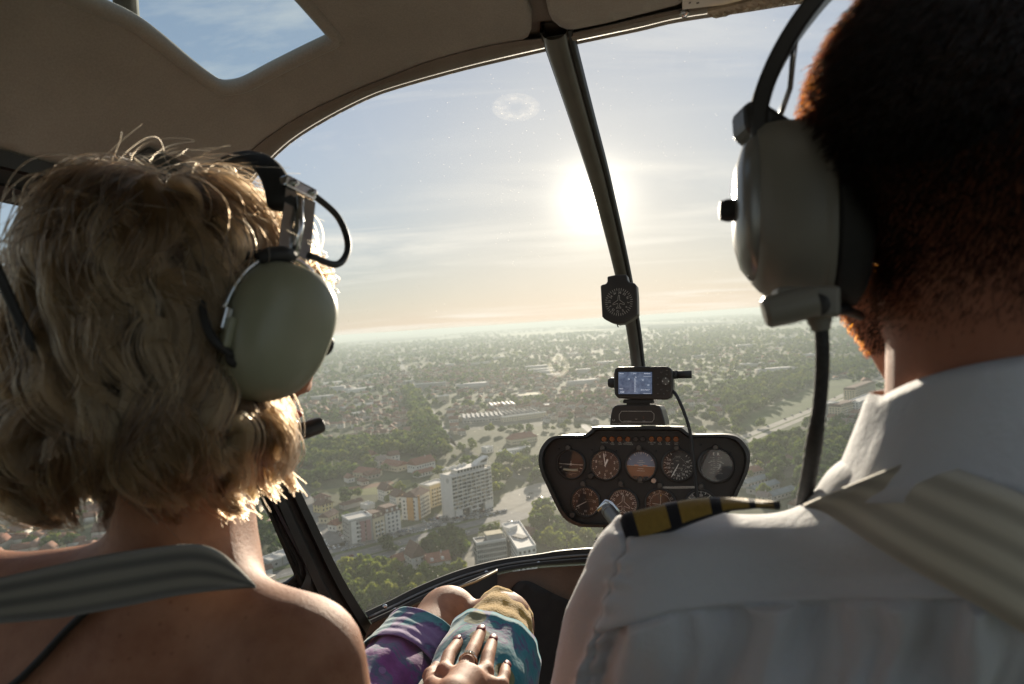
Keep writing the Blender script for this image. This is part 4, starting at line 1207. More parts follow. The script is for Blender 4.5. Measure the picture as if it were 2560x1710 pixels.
def ribbon(name, e0, e1, mat, parent, thick=0.0022, nu=60, nv=8, bulge=0.0, toward=None, label=None):
    """webbing between two edge curves"""
    A = resample(e0, nu); B = resample(e1, nu)
    v = []
    for i in range(nu):
        for k in range(nv):
            t = k / (nv - 1); p = A[i] * (1 - t) + B[i] * t
            p = p * (1 - bulge * 4 * t * (1 - t) / max(0.2, np.linalg.norm(p)))
            v.append(p)
    f = [(i * nv + k, i * nv + k + 1, (i + 1) * nv + k + 1, (i + 1) * nv + k) for i in range(nu - 1) for k in range(nv - 1)]
    o = mesh_obj(name, np.array(v), f, mat, parent, True)
    solid(o, thick, 0)
    uvl = o.data.uv_layers.new(name='UVMap')
    co = np.array([(i / (nu - 1), k / (nv - 1)) for i in range(nu) for k in range(nv)])
    li = np.empty(len(o.data.loops), np.int32); o.data.loops.foreach_get('vertex_index', li)
    uvl.data.foreach_set('uv', co[li].astype(np.float32).ravel())
    return o
def webbing_mat(name, col, dark, bands=5, weave=150):
    m, nt, b = new_mat(name); N, L = nt.nodes, nt.links
    tc = N.new('ShaderNodeTexCoord'); sp = N.new('ShaderNodeSeparateXYZ'); L.new(tc.outputs['UV'], sp.inputs[0])
    def mt(op, a, c=None):
        n = N.new('ShaderNodeMath'); n.operation = op
        for i, v in enumerate((a, c)):
            if v is None: continue
            if hasattr(v, 'links'): L.new(v, n.inputs[i])
            else: n.inputs[i].default_value = v
        return n.outputs[0]
    bw = mt('ADD', mt('MULTIPLY', mt('SINE', mt('MULTIPLY', sp.outputs['Y'], 2 * math.pi * bands)), 0.5), 0.5)
    mx = N.new('ShaderNodeMix'); mx.data_type = 'FLOAT'; mx.inputs[0].default_value = 0.4
    L.new(bw, mx.inputs[2]); L.new(tex_noise(nt, 9, 4), mx.inputs[3])
    L.new(ramp(nt, mx.outputs[0], [(0.25, dark), (0.75, col)]), b.inputs['Base Color'])
    b.inputs['Roughness'].default_value = 0.75; b.inputs['Sheen Weight'].default_value = 0.5
    # twill: fine diagonal ribs
    w = mt('SINE', mt('ADD', mt('MULTIPLY', sp.outputs['X'], weave * 8), mt('MULTIPLY', sp.outputs['Y'], weave * 1.4)))
    bm = mt('ADD', mt('MULTIPLY', w, 0.5), mt('MULTIPLY', bw, 1.6))
    bump(nt, b, bm, 0.7, 0.0005)
    return m
M['web_grey'] = webbing_mat('grey_webbing', (0.25, 0.235, 0.19), (0.11, 0.105, 0.09), 3)
M['web_tan'] = webbing_mat('tan_webbing', (0.66, 0.61, 0.49), (0.44, 0.40, 0.315), 4)

# ------------------------------------------------------------------ the passenger
def passenger():
    psi = math.radians(38); pit = math.radians(15)
    f0 = np.array([math.sin(psi), math.cos(psi), 0]); r = np.array([math.cos(psi), -math.sin(psi), 0]); z = np.array([0, 0, 1.0])
    f = f0 * math.cos(pit) - z * math.sin(pit); u = z * math.cos(pit) + f0 * math.sin(pit)
    C = np.array([-0.265, 0.56, 0.012])
    W = thing('person', (-0.22, 0.70, -0.72), 'passenger with wavy dark blonde bob, bare shoulders and bright patterned shorts', 'person')
    hp, at = head_parts(C, r, f, u, 0.97)
    head = s_union(hp, 0.014)
    N0 = np.array([-0.285, 0.555, -0.19])
    sh_r = np.array([-0.163, 0.505, -0.253]); sh_l = np.array([-0.475, 0.56, -0.235])
    el_r = np.array([-0.118, 0.575, -0.50]); el_l = np.array([-0.50, 0.66, -0.50])
    pel = np.array([-0.22, 0.70, -0.62]); kn_l = np.array([-0.127, 1.30, -0.549]); kn_r = np.array([-0.019, 1.26, -0.543])
    hip_l, hip_r = np.array([-0.315, 0.74, -0.61]), np.array([-0.115, 0.71, -0.60])
    torso = s_union([s_cap(C + np.array([-0.012, -0.02, -0.06]), N0, 0.045, 0.049), s_cap(N0 + [0, 0, -.02], sh_r + [-0.01, 0, 0.008], 0.046, 0.040), s_cap(N0 + [0, 0, -.02], sh_l + [0.01, 0, 0.008], 0.046, 0.040),
                     s_ell((-0.305, 0.535, -0.36), (0.165, 0.085, 0.16)), s_cap(P(588, 1215, .60), P(572, 1450, .585), .015, .020), s_ell((-0.27, 0.61, -0.50), (0.135, 0.095, 0.17)), s_ell(pel, (0.165, 0.12, 0.11)), s_cap(sh_r, el_r, 0.047, 0.038), s_cap(sh_l, el_l, 0.047, 0.038),
                     s_cap((-0.29, 0.50, -0.26), (-0.17, 0.46, -0.33), 0.03, 0.045),
                     s_cap(el_l, (-0.36, 0.86, -0.50), 0.038, 0.027), s_cap(hip_l, kn_l, 0.082, 0.054), s_cap(hip_r, kn_r, 0.082, 0.054), s_cap(kn_l, kn_l + [0.06, 0.10, -0.40], 0.052, 0.036), s_cap(kn_r, kn_r + [0.06, 0.12, -0.40], 0.052, 0.036)], 0.035)
    body = lambda p: np.minimum(torso(p), 1e9)
    def whole(p):
        a, b = torso(p), head(p); k = 0.02; h = np.clip(0.5 + 0.5 * (b - a) / k, 0, 1)
        return b * (1 - h) + a * h - k * h * (1 - h)
    P1, Q1 = polygonise(whole, (-0.58, 0.38, -1.0), (0.12, 1.48, 0.17), 0.0075)
    # the right arm and hand, in finer mesh, resting on the right thigh
    th = s_cap(hip_r, kn_r, 0.094, 0.074)
    def on(px, py, lift):
        p = trace(th, px, py, 0.6)[0]; return p + s_normal(th, p[None])[0] * lift
    wrist = on(1128, 1800, 0.028); palm = on(1160, 1745, 0.020)
    fingers = [((1118, 1708), (1130, 1664), (1142, 1638), (1150, 1618), 0.0088), ((1160, 1704), (1180, 1652), (1192, 1620), (1203, 1592), 0.0092),
               ((1204, 1706), (1213, 1664), (1221, 1638), (1228, 1615), 0.0088), ((1236, 1738), (1246, 1708), (1251, 1692), (1256, 1678), 0.0078)]
    fs = [s_cap(el_r, wrist, 0.037, 0.025), s_cap(wrist, palm, 0.026, 0.028)]
    nails = []
    for kn, pip, dip, tip, rr in fingers:
        a, b, c, d = on(*kn, 0.017), on(*pip, 0.016), on(*dip, 0.012), on(*tip, 0.009)
        chain = [s_cap(a, b, rr * 1.24, rr * 1.16), s_cap(b, c, rr * 1.16, rr * 1.08), s_cap(c, d, rr * 1.08, rr * 0.94)]
        fs += [s_cap(palm, a, 0.019, rr * 1.3), (lambda p, ch=chain: np.minimum(np.minimum(ch[0](p), ch[1](p)), ch[2](p)))]
        nails.append((c, d, rr))
    tb = on(1090, 1740, 0.012), on(1085, 1705, 0.010), on(1098, 1680, 0.009)
    fs += [s_cap(wrist, tb[0], 0.020, 0.014), s_cap(tb[0], tb[1], 0.0125, 0.0105), s_cap(tb[1], tb[2], 0.0105, 0.008)]
    hand = s_union(fs, 0.0075)
    lo = np.array([-0.20, 0.54, -0.56]); hi = np.array([0.06, 1.14, -0.36])
    P2, Q2 = polygonise(hand, lo, hi, 0.0026)
    V = np.vstack([P1, P2]); Qd = np.vstack([Q1, Q2 + len(P1)])
    mesh_obj('body', V, Qd.tolist(), M['skin'], W, True)
    face_details(at, np.stack([r, f, u], 1), M['skin'], W, (0.45, 0.10, 0.09)); ear(at, 1, M['skin'], W); ear(at, -1, M['skin'], W)
    nm = simple('dark_red_varnish', (0.17, 0.008, 0.016), 0.5, 0, 0.05, spec=0.25)
    for c, d, rr in nails:
        t = Vector(d - c).normalized(); nrm = Vector(s_normal(th, d[None])[0]); nrm = (nrm - t * nrm.dot(t)).normalized(); s = t.cross(nrm)
        R = Matrix((s, t, nrm)).transposed(); cc = Vector(c * 0.15 + d * 0.85) + nrm * (rr * 0.66) + t * 0.002
        MB().ellipsoid(cc, (rr * 0.84, rr * 1.45, rr * 0.46), R, 14, 8).build('fingernail', nm, W, True)
    # ring on the longest finger
    a, b = on(1160, 1704, 0.017), on(1180, 1652, 0.016); c = Vector(a * 0.55 + b * 0.45); ax = Vector(b - a).normalized()
    nrm = Vector(s_normal(th, a[None])[0]); nrm = (nrm - ax * nrm.dot(ax)).normalized(); sd = ax.cross(nrm)
    ring = thing('ring', c, 'silver ring with a cluster of small stones on the longest finger', 'ring')
    sil = simple('silver', (0.75, 0.72, 0.66), 0.18, 1.0)
    MB().tube([c + (sd * math.cos(t) + nrm * math.sin(t)) * 0.0130 for t in np.linspace(0, 2 * math.pi, 25)], 0.0016, 8, False).build('band', sil, ring, True)
    for k in range(5):
        for j in (-1, 1):
            t = math.radians(58 + k * 13); p = c + (sd * -math.cos(t) * -1 + nrm * math.sin(t)) * 0.0146 + ax * j * 0.0018
            MB().ellipsoid(p, (0.0017, 0.0017, 0.0017), None, 6, 4).build('stone', simple('stone_clear', (0.8, 0.74, 0.6), 0.08, 0.6) if 'st' not in M else M['st'], ring)
    # shorts: two flared legs, cuff bands
    def patterned(name, base, blot, vine, sc, mid=(.08, .05, .16)):
        m, nt, b_ = new_mat(name); N, L = nt.nodes, nt.links
        c1 = ramp(nt, tex_noise(nt, 11, 5, .6, dist=.8), [(0.40, base), (0.48, tuple(k * 1.4 for k in base)), (0.53, mid), (0.60, blot)])
        v = N.new('ShaderNodeTexVoronoi'); v.inputs['Scale'].default_value = sc; v.inputs['Randomness'].default_value = 1.0; tc = N.new('ShaderNodeTexCoord'); L.new(tc.outputs['Object'], v.inputs[0])
        lt = N.new('ShaderNodeMath'); lt.operation = 'LESS_THAN'; lt.inputs[1].default_value = 0.30; L.new(v.outputs['Distance'], lt.inputs[0])
        mx = N.new('ShaderNodeMix'); mx.data_type = 'RGBA'; mx.inputs[7].default_value = (*vine, 1); L.new(lt.outputs[0], mx.inputs[0]); L.new(c1, mx.inputs[6])
        L.new(mx.outputs[2], b_.inputs['Base Color']); b_.inputs['Roughness'].default_value = .85; b_.inputs['Sheen Weight'].default_value = .3
        bump(nt, b_, tex_noise(nt, 38, 5, .6), 0.55, 0.004)
        return m
    teal = patterned('turquoise_batik', (0.004, 0.13, 0.16), (0.02, 0.20, 0.22), (0.13, 0.14, 0.055), 15)
    purp = patterned('purple_batik', (0.12, 0.028, 0.15), (0.17, 0.055, 0.20), (0.20, 0.13, 0.30), 17, (.05, .10, .17))
    hemm = patterned('teal_lilac_batik', (0.04, 0.16, 0.19), (0.19, 0.12, 0.28), (0.08, 0.22, 0.20), 15)
    yell = fabric('yellow_linen', (0.50, 0.30, 0.055), .9, 260, .003)
    rn = np.random.default_rng(4)
    def leg(name, a, b, r0, r1, t0, t1, mat, flare=0.0, wr=0.003, parent=W, seed=0):
        a, b = Vector(a), Vector(b); d = (b - a); dn = d.normalized(); s = dn.cross(Vector((0, 0, 1))).normalized(); w = s.cross(dn)
        nu, nv = 40, 72; v = []
        for i in range(nu):
            t = i / (nu - 1); tt = t0 + (t1 - t0) * t; rr = r0 + (r1 - r0) * t + flare * t ** 4
            for k in range(nv):
                an = 2 * math.pi * k / nv
                wv = wr * (math.sin(5 * an + seed + 3 * t) * t + 0.8 * math.sin(9 * t * 3 + 2 * math.cos(an + seed)) + 0.5 * math.sin(13 * an + 7 * t + seed))
                v.append(a + d * tt + (s * math.cos(an) + w * math.sin(an)) * (rr + wv) + dn * (0.010 * math.cos(an * 2 + seed) * t))
        fc = [(i * nv + k, i * nv + (k + 1) % nv, (i + 1) * nv + (k + 1) % nv, (i + 1) * nv + k) for i in range(nu - 1) for k in range(nv)]
        o = mesh_obj(name, v, fc, mat, parent, True); solid(o, 0.002, 1)
        return o
    leg('short_leg', hip_r, kn_r, 0.098, 0.082, 0.0, 0.80, teal, 0.008, 0.0025, seed=1)['label'] = 'turquoise patterned short leg'
    leg('cuff', hip_r, kn_r, 0.082, 0.0625, 0.62, 1.03, yell, -0.002, 0.0022, seed=2.4)['label'] = 'yellow linen cuff over the knee'
    leg('short_leg', hip_l, kn_l, 0.094, 0.072, 0.0, 0.72, purp, 0.004, 0.003, seed=3.1)['label'] = 'purple patterned short leg'
    leg('cuff', hip_l, kn_l, 0.085, 0.080, 0.64, 0.80, hemm, 0.006, 0.0007, seed=0.7)['label'] = 'teal and lilac hem band'
    Ps, Qs = polygonise(s_union([s_ell(pel + [0, 0.01, -0.005], (0.18, 0.135, 0.125)), s_cap(hip_l, hip_r, 0.098)], 0.03), (-0.46, 0.5, -0.8), (0.05, 0.9, -0.42), 0.01)
    mesh_obj('shorts_waist', Ps, Qs.tolist(), purp, W, True)
    # black halter top: band round the ribs and the strap rising to the neck
    tp = lambda p: np.maximum(torso(p) - 0.004, np.maximum(p[..., 2] + 0.46, -p[..., 2] - 0.60))
    Pt, Qt = polygonise(tp, (-0.48, 0.4, -0.62), (-0.06, 0.76, -0.44), 0.008)
    mesh_obj('halter_top', Pt, Qt.tolist(), M['black_matt'], W, True)
    q = trace(torso, *np.array([(8, 1730), (60, 1690), (110, 1640), (160, 1585), (205, 1540), (250, 1500)]).T)
    MB().tube(catmull([Vector(p) + Vector((0, -0.003, 0)) for p in q], 6), 0.007, 10, flat=0.4).build('halter_strap', M['black_matt'], W, True)
    # ---------------- hair
    rg = np.random.default_rng(12)
    def loc(x, y, zz): return C + r * x + f0 * y + z * zz
    K = 20
    def lock_path(phi, lay, seed, th0, end):
        """centre line of one lock, in the head's own frame"""
        g = np.random.default_rng(seed)
        s = np.linspace(0, 1, K)
        front, side = max(0, math.cos(phi)), abs(math.sin(phi))
        back = max(0, -math.cos(phi))
        A_ = (0.102 * side ** 2 + 0.104 * front ** 2 + 0.110 * back ** 2) * lay
        top = 0.128 * (0.9 + 0.1 * lay)
        arc = math.pi / 2 * (1 - th0 / (math.pi / 2)) * 0.13; drop = max(0.01, -end)
        tot = arc + drop
        d = s * tot
        th = np.minimum(th0 + d / 0.13, math.pi / 2)
        fall = np.maximum(0, d - arc)
        rad = A_ * np.sin(th) ** 0.85; zz = top * np.cos(th) - fall + 0.0
        if end > 0: zz = np.maximum(zz, end)
        root = 0.84 + 0.16 * np.clip(s / .22, 0, 1) ** .6                 # roots tuck in under the outer hair
        rad = rad * root; zz = np.where(zz > 0, zz * (0.93 + 0.07 * np.clip(s / .22, 0, 1)), zz)
        # pressed flat under the ear cup, fuller below it
        press = max(0, math.sin(phi)) ** 6
        rad = rad * (1 - 0.24 * press * np.exp(-((zz + 0.0) / 0.055) ** 2))
        bell = np.exp(-((fall - 0.075) / 0.05) ** 2)
        rad = rad + (0.026 * bell - 0.016 * np.clip((fall - 0.10) / 0.06, 0, 1) ** 2) * (0.25 + back * .95)
        # close along the cheek, so that the profile stays clear
        cheek = np.exp(-((math.degrees(phi) - 56) / 26) ** 2) if phi > 0 else 0.0
        rad = rad * (1 - (0.28 + 0.14 * np.clip(-zz / .06, 0, 1)) * cheek * np.clip((0.05 - zz) / 0.05, 0, 1))
        amp = 0.018 * np.clip(s * 1.4, 0, 1) * g.uniform(.5, 1.25) * (1 - .6 * max(0, math.sin(phi)) ** 2 * (math.cos(phi) > -.2)); fr = g.uniform(1.25, 1.7); ph = 1.7 * phi + g.normal() * .7
        tw = amp * np.sin(2 * math.pi * fr * s + ph); rw = amp * .45 * np.sin(2 * math.pi * fr * s + ph + 1.5)
        drift = g.normal() * 0.25 * s
        a = phi + drift + tw / np.maximum(rad, 0.03)
        rr = rad + rw
        cx, cy_ = 0.0, -0.012
        return np.stack([cx + rr * np.sin(a), cy_ + rr * np.cos(a) - 0.02 * np.cos(th), zz + 0.004 * np.sin(9 * s + ph)], 1)
    allp = []; allr = []
    nl = 150; tones = []
    for i in range(nl):
        phi = (i + rg.uniform(-.5, .5)) / nl * 2 * math.pi * 7 % (2 * math.pi); pw = (phi + math.pi) % (2 * math.pi) - math.pi
        fringe = abs(pw) < math.radians(34)
        lay = rg.uniform(.80, .96) if not fringe else rg.uniform(.92, 1.06)
        th0 = rg.uniform(0.05, 1.15) if lay > .9 else rg.uniform(.6, 1.45)
        if fringe: th0 = rg.uniform(0.1, 0.8)
        end = rg.uniform(0.015, 0.055) if fringe else -rg.uniform(.105, .150)
        if abs(math.degrees(pw) - 90) < 38: end = -rg.uniform(.09, .125)
        if 34 <= abs(math.degrees(pw)) < 62: end = rg.uniform(.0, .03) if rg.random() < .8 else -rg.uniform(.04, .09)
        c = lock_path(pw, lay, 100 + i, th0, end)
        ns = 90; cr = rg.uniform(.0065, .0115); tones += [np.clip(rg.uniform(.35, 1.0) - (.3 if fringe else 0), 0, 1)] * ns  # inner locks darker: shade between locks put into the tone
        t = np.linspace(0, 1, K)
        o1 = rg.normal(size=(ns, 1, 3)) * cr * (np.sin(np.pi * np.clip(t * .80 + .16, 0, 1)) ** .8)[None, :, None]
        w2 = np.sin(t[None, :] * rg.uniform(6, 11, (ns, 1)) + rg.uniform(0, 6.28, (ns, 1)))[..., None] * rg.normal(size=(ns, 1, 3)) * .0008
        spread = rg.normal(size=(ns, 1, 3)) * .0018 * (t ** 2.5)[None, :, None]
        ln = rg.uniform(.90, 1.0, (ns, 1))
        base = np.stack([np.stack([np.interp(t * l, t, c[:, e]) for e in range(3)], 1) for l in ln[:, 0]])
        p = base + o1 + w2 + spread
        allp.append(C + p[..., 0:1] * r + p[..., 1:2] * f0 + p[..., 2:3] * z)
        allr.append(np.broadcast_to(.00042 * (1 - .6 * t ** 2), (ns, K)))
    # outer S-shaped waves, paler in tone so the gaps between them look shaded
    env = s_union([s_ell(C - .026 * f0 + [0, 0, .010], (.102, .108, .116), np.stack([r, f0, z], 1)), s_ell(C - .040 * f0 + [0, 0, -.062], (.110, .116, .090), np.stack([r, f0, z], 1))], .03)
    WAVES = [[(520, 210), (545, 300), (575, 370), (560, 440), (500, 530), (430, 590), (395, 650)], [(550, 480), (585, 560), (630, 640), (665, 730), (655, 820), (610, 905), (540, 980), (500, 1060), (490, 1160), (520, 1230)],
             [(380, 560), (360, 680), (380, 800), (430, 880), (470, 950), (440, 1030)], [(200, 420), (250, 520), (330, 600), (390, 690), (370, 770), (345, 850), (370, 930)], [(150, 320), (200, 420), (230, 520), (220, 640), (250, 740), (270, 860), (330, 960), (420, 1010)],
             [(100, 520), (110, 640), (160, 760), (200, 860), (190, 930), (230, 1000), (310, 1060), (380, 1120), (410, 1200), (395, 1310)], [(75, 690), (25, 790), (12, 880), (45, 960), (110, 1010), (150, 1010)], [(180, 1000), (95, 1080), (65, 1150), (85, 1230), (150, 1280), (200, 1335)],
             [(65, 1120), (25, 1210), (15, 1290), (60, 1365), (140, 1395), (190, 1400)], [(300, 950), (350, 1050), (370, 1150), (330, 1230), (320, 1300), (370, 1350)], [(480, 1080), (510, 1180), (580, 1270), (640, 1340)], [(590, 950), (620, 1050), (680, 1130), (700, 1230), (770, 1330), (850, 1390)],
             [(690, 450), (755, 540), (790, 630), (765, 710), (730, 780)], [(640, 360), (700, 430), (765, 500), (800, 560)], [(560, 590), (640, 600), (720, 640), (775, 700)], [(740, 880), (785, 960), (750, 1050), (720, 1120), (760, 1190), (800, 1250)],
             [(830, 1060), (870, 1110), (850, 1200), (880, 1290), (910, 1350)], [(930, 1060), (970, 1140), (945, 1220), (985, 1290)], [(140, 265), (165, 305), (225, 330), (300, 320), (380, 300)],
             [(600, 215), (650, 255), (672, 315), (660, 375), (620, 430)], [(760, 350), (800, 415), (830, 470), (815, 540)], [(250, 600), (240, 700), (300, 800), (330, 900), (290, 980)], [(430, 430), (420, 520), (460, 600), (520, 660), (540, 740)],
             [(640, 960), (600, 1080), (620, 1180), (680, 1260), (720, 1340)], [(440, 1150), (470, 1250), (520, 1330), (580, 1375)], [(120, 560), (60, 640), (42, 720), (60, 830), (62, 920), (30, 1000)], [(300, 400), (260, 470), (290, 560), (350, 640), (330, 720)],
             [(560, 700), (540, 800), (580, 900), (600, 970), (560, 1050)], [(300, 330), (370, 350), (440, 390), (470, 460), (440, 540)], [(240, 330), (180, 400), (170, 480), (210, 570), (200, 680)], [(690, 760), (720, 850), (690, 930), (650, 1020), (670, 1110)],
             [(200, 1120), (250, 1200), (230, 1290), (270, 1370)], [(560, 1150), (610, 1230), (600, 1310), (650, 1370)], [(780, 1180), (820, 1260), (800, 1330), (850, 1400)], [(460, 230), (440, 320), (390, 390), (380, 470), (420, 540)], [(350, 240), (310, 320), (330, 400), (300, 480)]]
    K3 = K
    for wi, wpts in enumerate(WAVES):
        for cp in range(2 + wi % 2):
            jx, jy = (0, 0) if cp == 0 else (rg.normal() * 26, rg.normal() * 22)
            pp = np.array([(x / 1.4255 + jx + rg.normal() * 4 * cp, 300 + y / 1.4255 + jy) for x, y in wpts]); pp = resample(catmull(pp, 6), K3)
            dd = np.stack([(pp[:, 0] - 1280) / F, np.ones(K3), (855 - pp[:, 1]) / F], 1); dd /= np.linalg.norm(dd, axis=1, keepdims=True)
            ts = np.linspace(.36, .82, 140); vals = env((dd[:, None] * ts[None, :, None])); hit = vals < 0
            t_ = np.where(hit.any(1), ts[np.argmax(hit, 1)], ts[np.argmin(vals, 1)]); t_ = np.convolve(np.pad(t_, 2, mode='edge'), np.ones(5) / 5, 'valid')
            c = dd * (t_ - .004 - .004 * (cp == 0))[:, None]
            tg = np.gradient(c, axis=0); tg /= np.linalg.norm(tg, axis=1, keepdims=True); sd = np.cross(tg, dd); sd /= np.linalg.norm(sd, axis=1, keepdims=True)
            ns = 120 if cp == 0 else 85; t = np.linspace(0, 1, K3); w = rg.uniform(.0075, .0115) * (1.15 if cp == 0 else .9)
            wid = w * np.clip(np.sin(np.pi * np.clip(t * .86 + .12, 0, 1)), .18, 1) ** .8; tw = rg.uniform(-1.1, 1.1)
            a_ = rg.normal(size=ns) * .55; b_ = rg.normal(size=ns) * .28
            ang = tw * t
            la = a_[:, None] * np.cos(ang) - b_[:, None] * np.sin(ang); lb = a_[:, None] * np.sin(ang) + b_[:, None] * np.cos(ang)
            p = c[None] + sd[None] * (la * wid)[..., None] - dd[None] * (np.abs(lb) * wid * .7)[..., None] + rg.normal(size=(ns, 1, 3)) * (np.where(rg.random(ns) < .12, .0050, .0012)[:, None, None]) * (t ** 1.6)[None, :, None]
            p = p + (np.sin(t[None] * rg.uniform(5, 9, (ns, 1)) + rg.uniform(0, 6.28, (ns, 1))) * .0005)[..., None] * sd[None]
            allp.append(p); allr.append(np.broadcast_to(.00040 * (1 - .55 * t ** 2), (ns, K3))); tones += [np.clip((.0 if cp == 0 else .30) + rg.uniform(0, .38), 0, 1)] * ns
    # flyaways: single stray hairs lifting off the crown and the back
    nf_ = 150
    for i in range(nf_):
        phi = rg.uniform(-math.pi, math.pi); th = rg.uniform(.05, 1.3)
        p0 = np.array([.098 * math.sin(th) * math.sin(phi), -.012 + .105 * math.sin(th) * math.cos(phi) - .02, .124 * math.cos(th)])
        d = p0 / np.linalg.norm(p0); up = rg.uniform(.003, .018) * (1 if i % 5 else 1.5); ln = rg.uniform(.03, .10)
        tang = np.cross(d, rg.normal(size=3)); tang /= np.linalg.norm(tang); t = np.linspace(0, 1, K)[:, None]
        curl = rg.uniform(2, 4.5)
        p = p0 + d * up * np.sin(t * math.pi * rg.uniform(.5, 1.0)) + tang * ln * t + np.cross(d, tang) * .014 * np.sin(curl * t + i)
        allp.append((C + p[:, 0:1] * r + p[:, 1:2] * f0 + p[:, 2:3] * z)[None]); allr.append(np.full((1, K), .00012)); tones.append(.1)
    strands('hair', np.concatenate(allp), np.concatenate(allr), M['hair_blonde'], W, tones)
    # dark undercoat closing the gaps; the shade between locks is in its colour
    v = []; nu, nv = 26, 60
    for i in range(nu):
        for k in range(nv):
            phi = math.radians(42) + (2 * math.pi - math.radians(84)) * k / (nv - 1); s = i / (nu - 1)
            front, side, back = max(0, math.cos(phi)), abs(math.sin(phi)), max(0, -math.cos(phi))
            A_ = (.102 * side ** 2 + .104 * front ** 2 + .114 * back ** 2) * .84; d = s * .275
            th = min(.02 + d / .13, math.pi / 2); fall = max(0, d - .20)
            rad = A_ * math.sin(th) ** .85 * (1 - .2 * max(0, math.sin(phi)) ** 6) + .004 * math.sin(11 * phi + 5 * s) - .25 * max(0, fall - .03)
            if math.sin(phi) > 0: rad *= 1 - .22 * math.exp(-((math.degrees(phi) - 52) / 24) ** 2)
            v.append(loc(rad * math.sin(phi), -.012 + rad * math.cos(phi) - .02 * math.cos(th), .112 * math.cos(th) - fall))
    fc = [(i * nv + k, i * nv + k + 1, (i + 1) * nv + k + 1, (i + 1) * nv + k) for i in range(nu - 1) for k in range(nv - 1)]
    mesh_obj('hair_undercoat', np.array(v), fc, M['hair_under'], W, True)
    # ---------------- headset
    def L(x, y, zz): return Vector(C + r * x + f * y + u * zz)
    rv, fv, uv = Vector(r), Vector(f), Vector(u)
    HS = thing('headset', L(0.09, 0, -0.03), 'olive-green aviation headset with steel yoke worn by the blonde passenger', 'headset')
    olive = simple('olive_shell', (0.27, 0.275, 0.19), 0.38, 0, .06, 12, .00015, 400)
    cc = L(0.102, 0.000, -0.004)
    def cup(name, c, ax, e1, e2, sgn, mat, prof, parent, n=44):
        """rounded-egg shell: prof = (scale, height along the axis)"""
        v = []; m = n
        for (k, h) in prof:
            for j in range(m):
                a = 2 * math.pi * j / m; ca, sa = math.cos(a), math.sin(a)
                x = abs(ca) ** .82 * math.copysign(1, ca); y = abs(sa) ** .82 * math.copysign(1, sa)
                w = 0.0405 * (1 + .10 * y); v.append(c + ax * h + (e1 * (x * w + y * 0.004) + e2 * (y * 0.0535)) * k)
        fcs = [(i * m + j, i * m + (j + 1) % m, (i + 1) * m + (j + 1) % m, (i + 1) * m + j) for i in range(len(prof) - 1) for j in range(m)] + [tuple(range(m))[::-1], tuple(range((len(prof) - 1) * m, len(prof) * m))]
        b = MB(); b.add(v, fcs); return b.build(name, mat, parent, 'auto', angle=60)
    dome = [(0.98, -.006), (1.0, 0), (1.0, .008), (.985, .016), (.94, .025), (.86, .032), (.74, .0375), (.58, .041), (.38, .043), (.15, .044)]
    cup('ear_cup', cc, rv, fv, uv, 1, olive, dome, HS)
    cup('ear_cushion', cc - rv * 0.016, rv, fv, uv, 1, M['black_matt'], [(.86, -.006), (.95, -.004), (.98, .002), (.96, .010)], HS)
    lc = L(-0.102, 0, -0.004)
    cup('ear_cup', lc, -rv, fv, uv, 1, olive, dome, HS); cup('ear_cushion', lc + rv * .016, -rv, fv, uv, 1, M['black_matt'], [(.86, -.006), (.95, -.004), (.98, .002), (.96, .010)], HS)
    # wire yoke round the top half
    def Y(a, k=1.05, h=0.012): return cc + rv * h + fv * (math.cos(a) * .0415 * k) + uv * (math.sin(a) * .055 * k)
    MB().tube([Y(a) for a in np.linspace(math.radians(-22 + 200), math.radians(25), 26)], 0.0021, 8).build('yoke_wire', M['metal'], HS, True)
    b = MB(); b.tube([Y(math.radians(a), 1.07, .012) for a in (128, 116, 104, 92)], [.0055, .0065, .0065, .0055], 10); b.build('yoke_joint', M['rubber'], HS, True)
    MB().box(Y(math.radians(183), 1.03, .016), (.006, .006, .016), Matrix((rv, fv, uv)).transposed()).build('yoke_pin', M['metal'], HS, bevel=.001)
    MB().box(Y(math.radians(193), 1.00, .020), (.008, .006, .022), Matrix((rv, fv, uv)).transposed()).build('yoke_clip', olive, HS, bevel=.002)
    # adjuster straps up to the band, band over the head
    def arc(t, w=.118, h=.150, y=-0.008): return L(w * math.cos(t), y, h * math.sin(t) + .004)
    for yy in (-.006, .012):
        p0, p1 = L(.108, yy, .058), L(.093, yy + .002, .112)
        R = Matrix((rv, fv, (p1 - p0).normalized())).transposed()
        MB().box((p0 + p1) / 2, (.0016, .0105, (p1 - p0).length), R).build('adjuster_strap', M['metal'], HS, bevel=.0004)
    b = MB(); b.tube([arc(t) for t in np.linspace(math.radians(38), math.radians(142), 34)], .0120, 12, flat=.55); b.build('headband', M['black_matt'], HS, True)
    for s in (1, -1):
        MB().tube([L(s * .108, 0.003, .058), L(s * .104, 0.003, .085), L(s * .094, 0.003, .108)], .004, 8).build('band_arm', M['metal'], HS, True)
    p = L(.088, .004, .118); b = MB(); b.box(p, (.012, .03, .010), Matrix((rv, fv, uv)).transposed()); b.build('band_clamp', M['metal'], HS, bevel=.002)
    for dy in (-.008, .010): MB().lathe(p + rv * .006 + fv * dy, rv, [(.003, 0), (.003, .003), (.0015, .004)], 10).build('clamp_screw', M['metal'], HS)
    # cable loop and mic lead at the cup
    MB().tube(catmull([L(.085, .015, .122), L(.088, .046, .112), L(.098, .056, .088), L(.112, .040, .064), L(.116, .010, .060)], 8), .0029, 10).build('cable_loop', M['rubber'], HS, True)
    MB().lathe(cc + rv * .020 - fv * .030 - uv * .028, rv - fv * .6, [(.0075, -.004), (.0075, .004), (.005, .006)], 16).build('grommet', M['rubber'], HS, True)
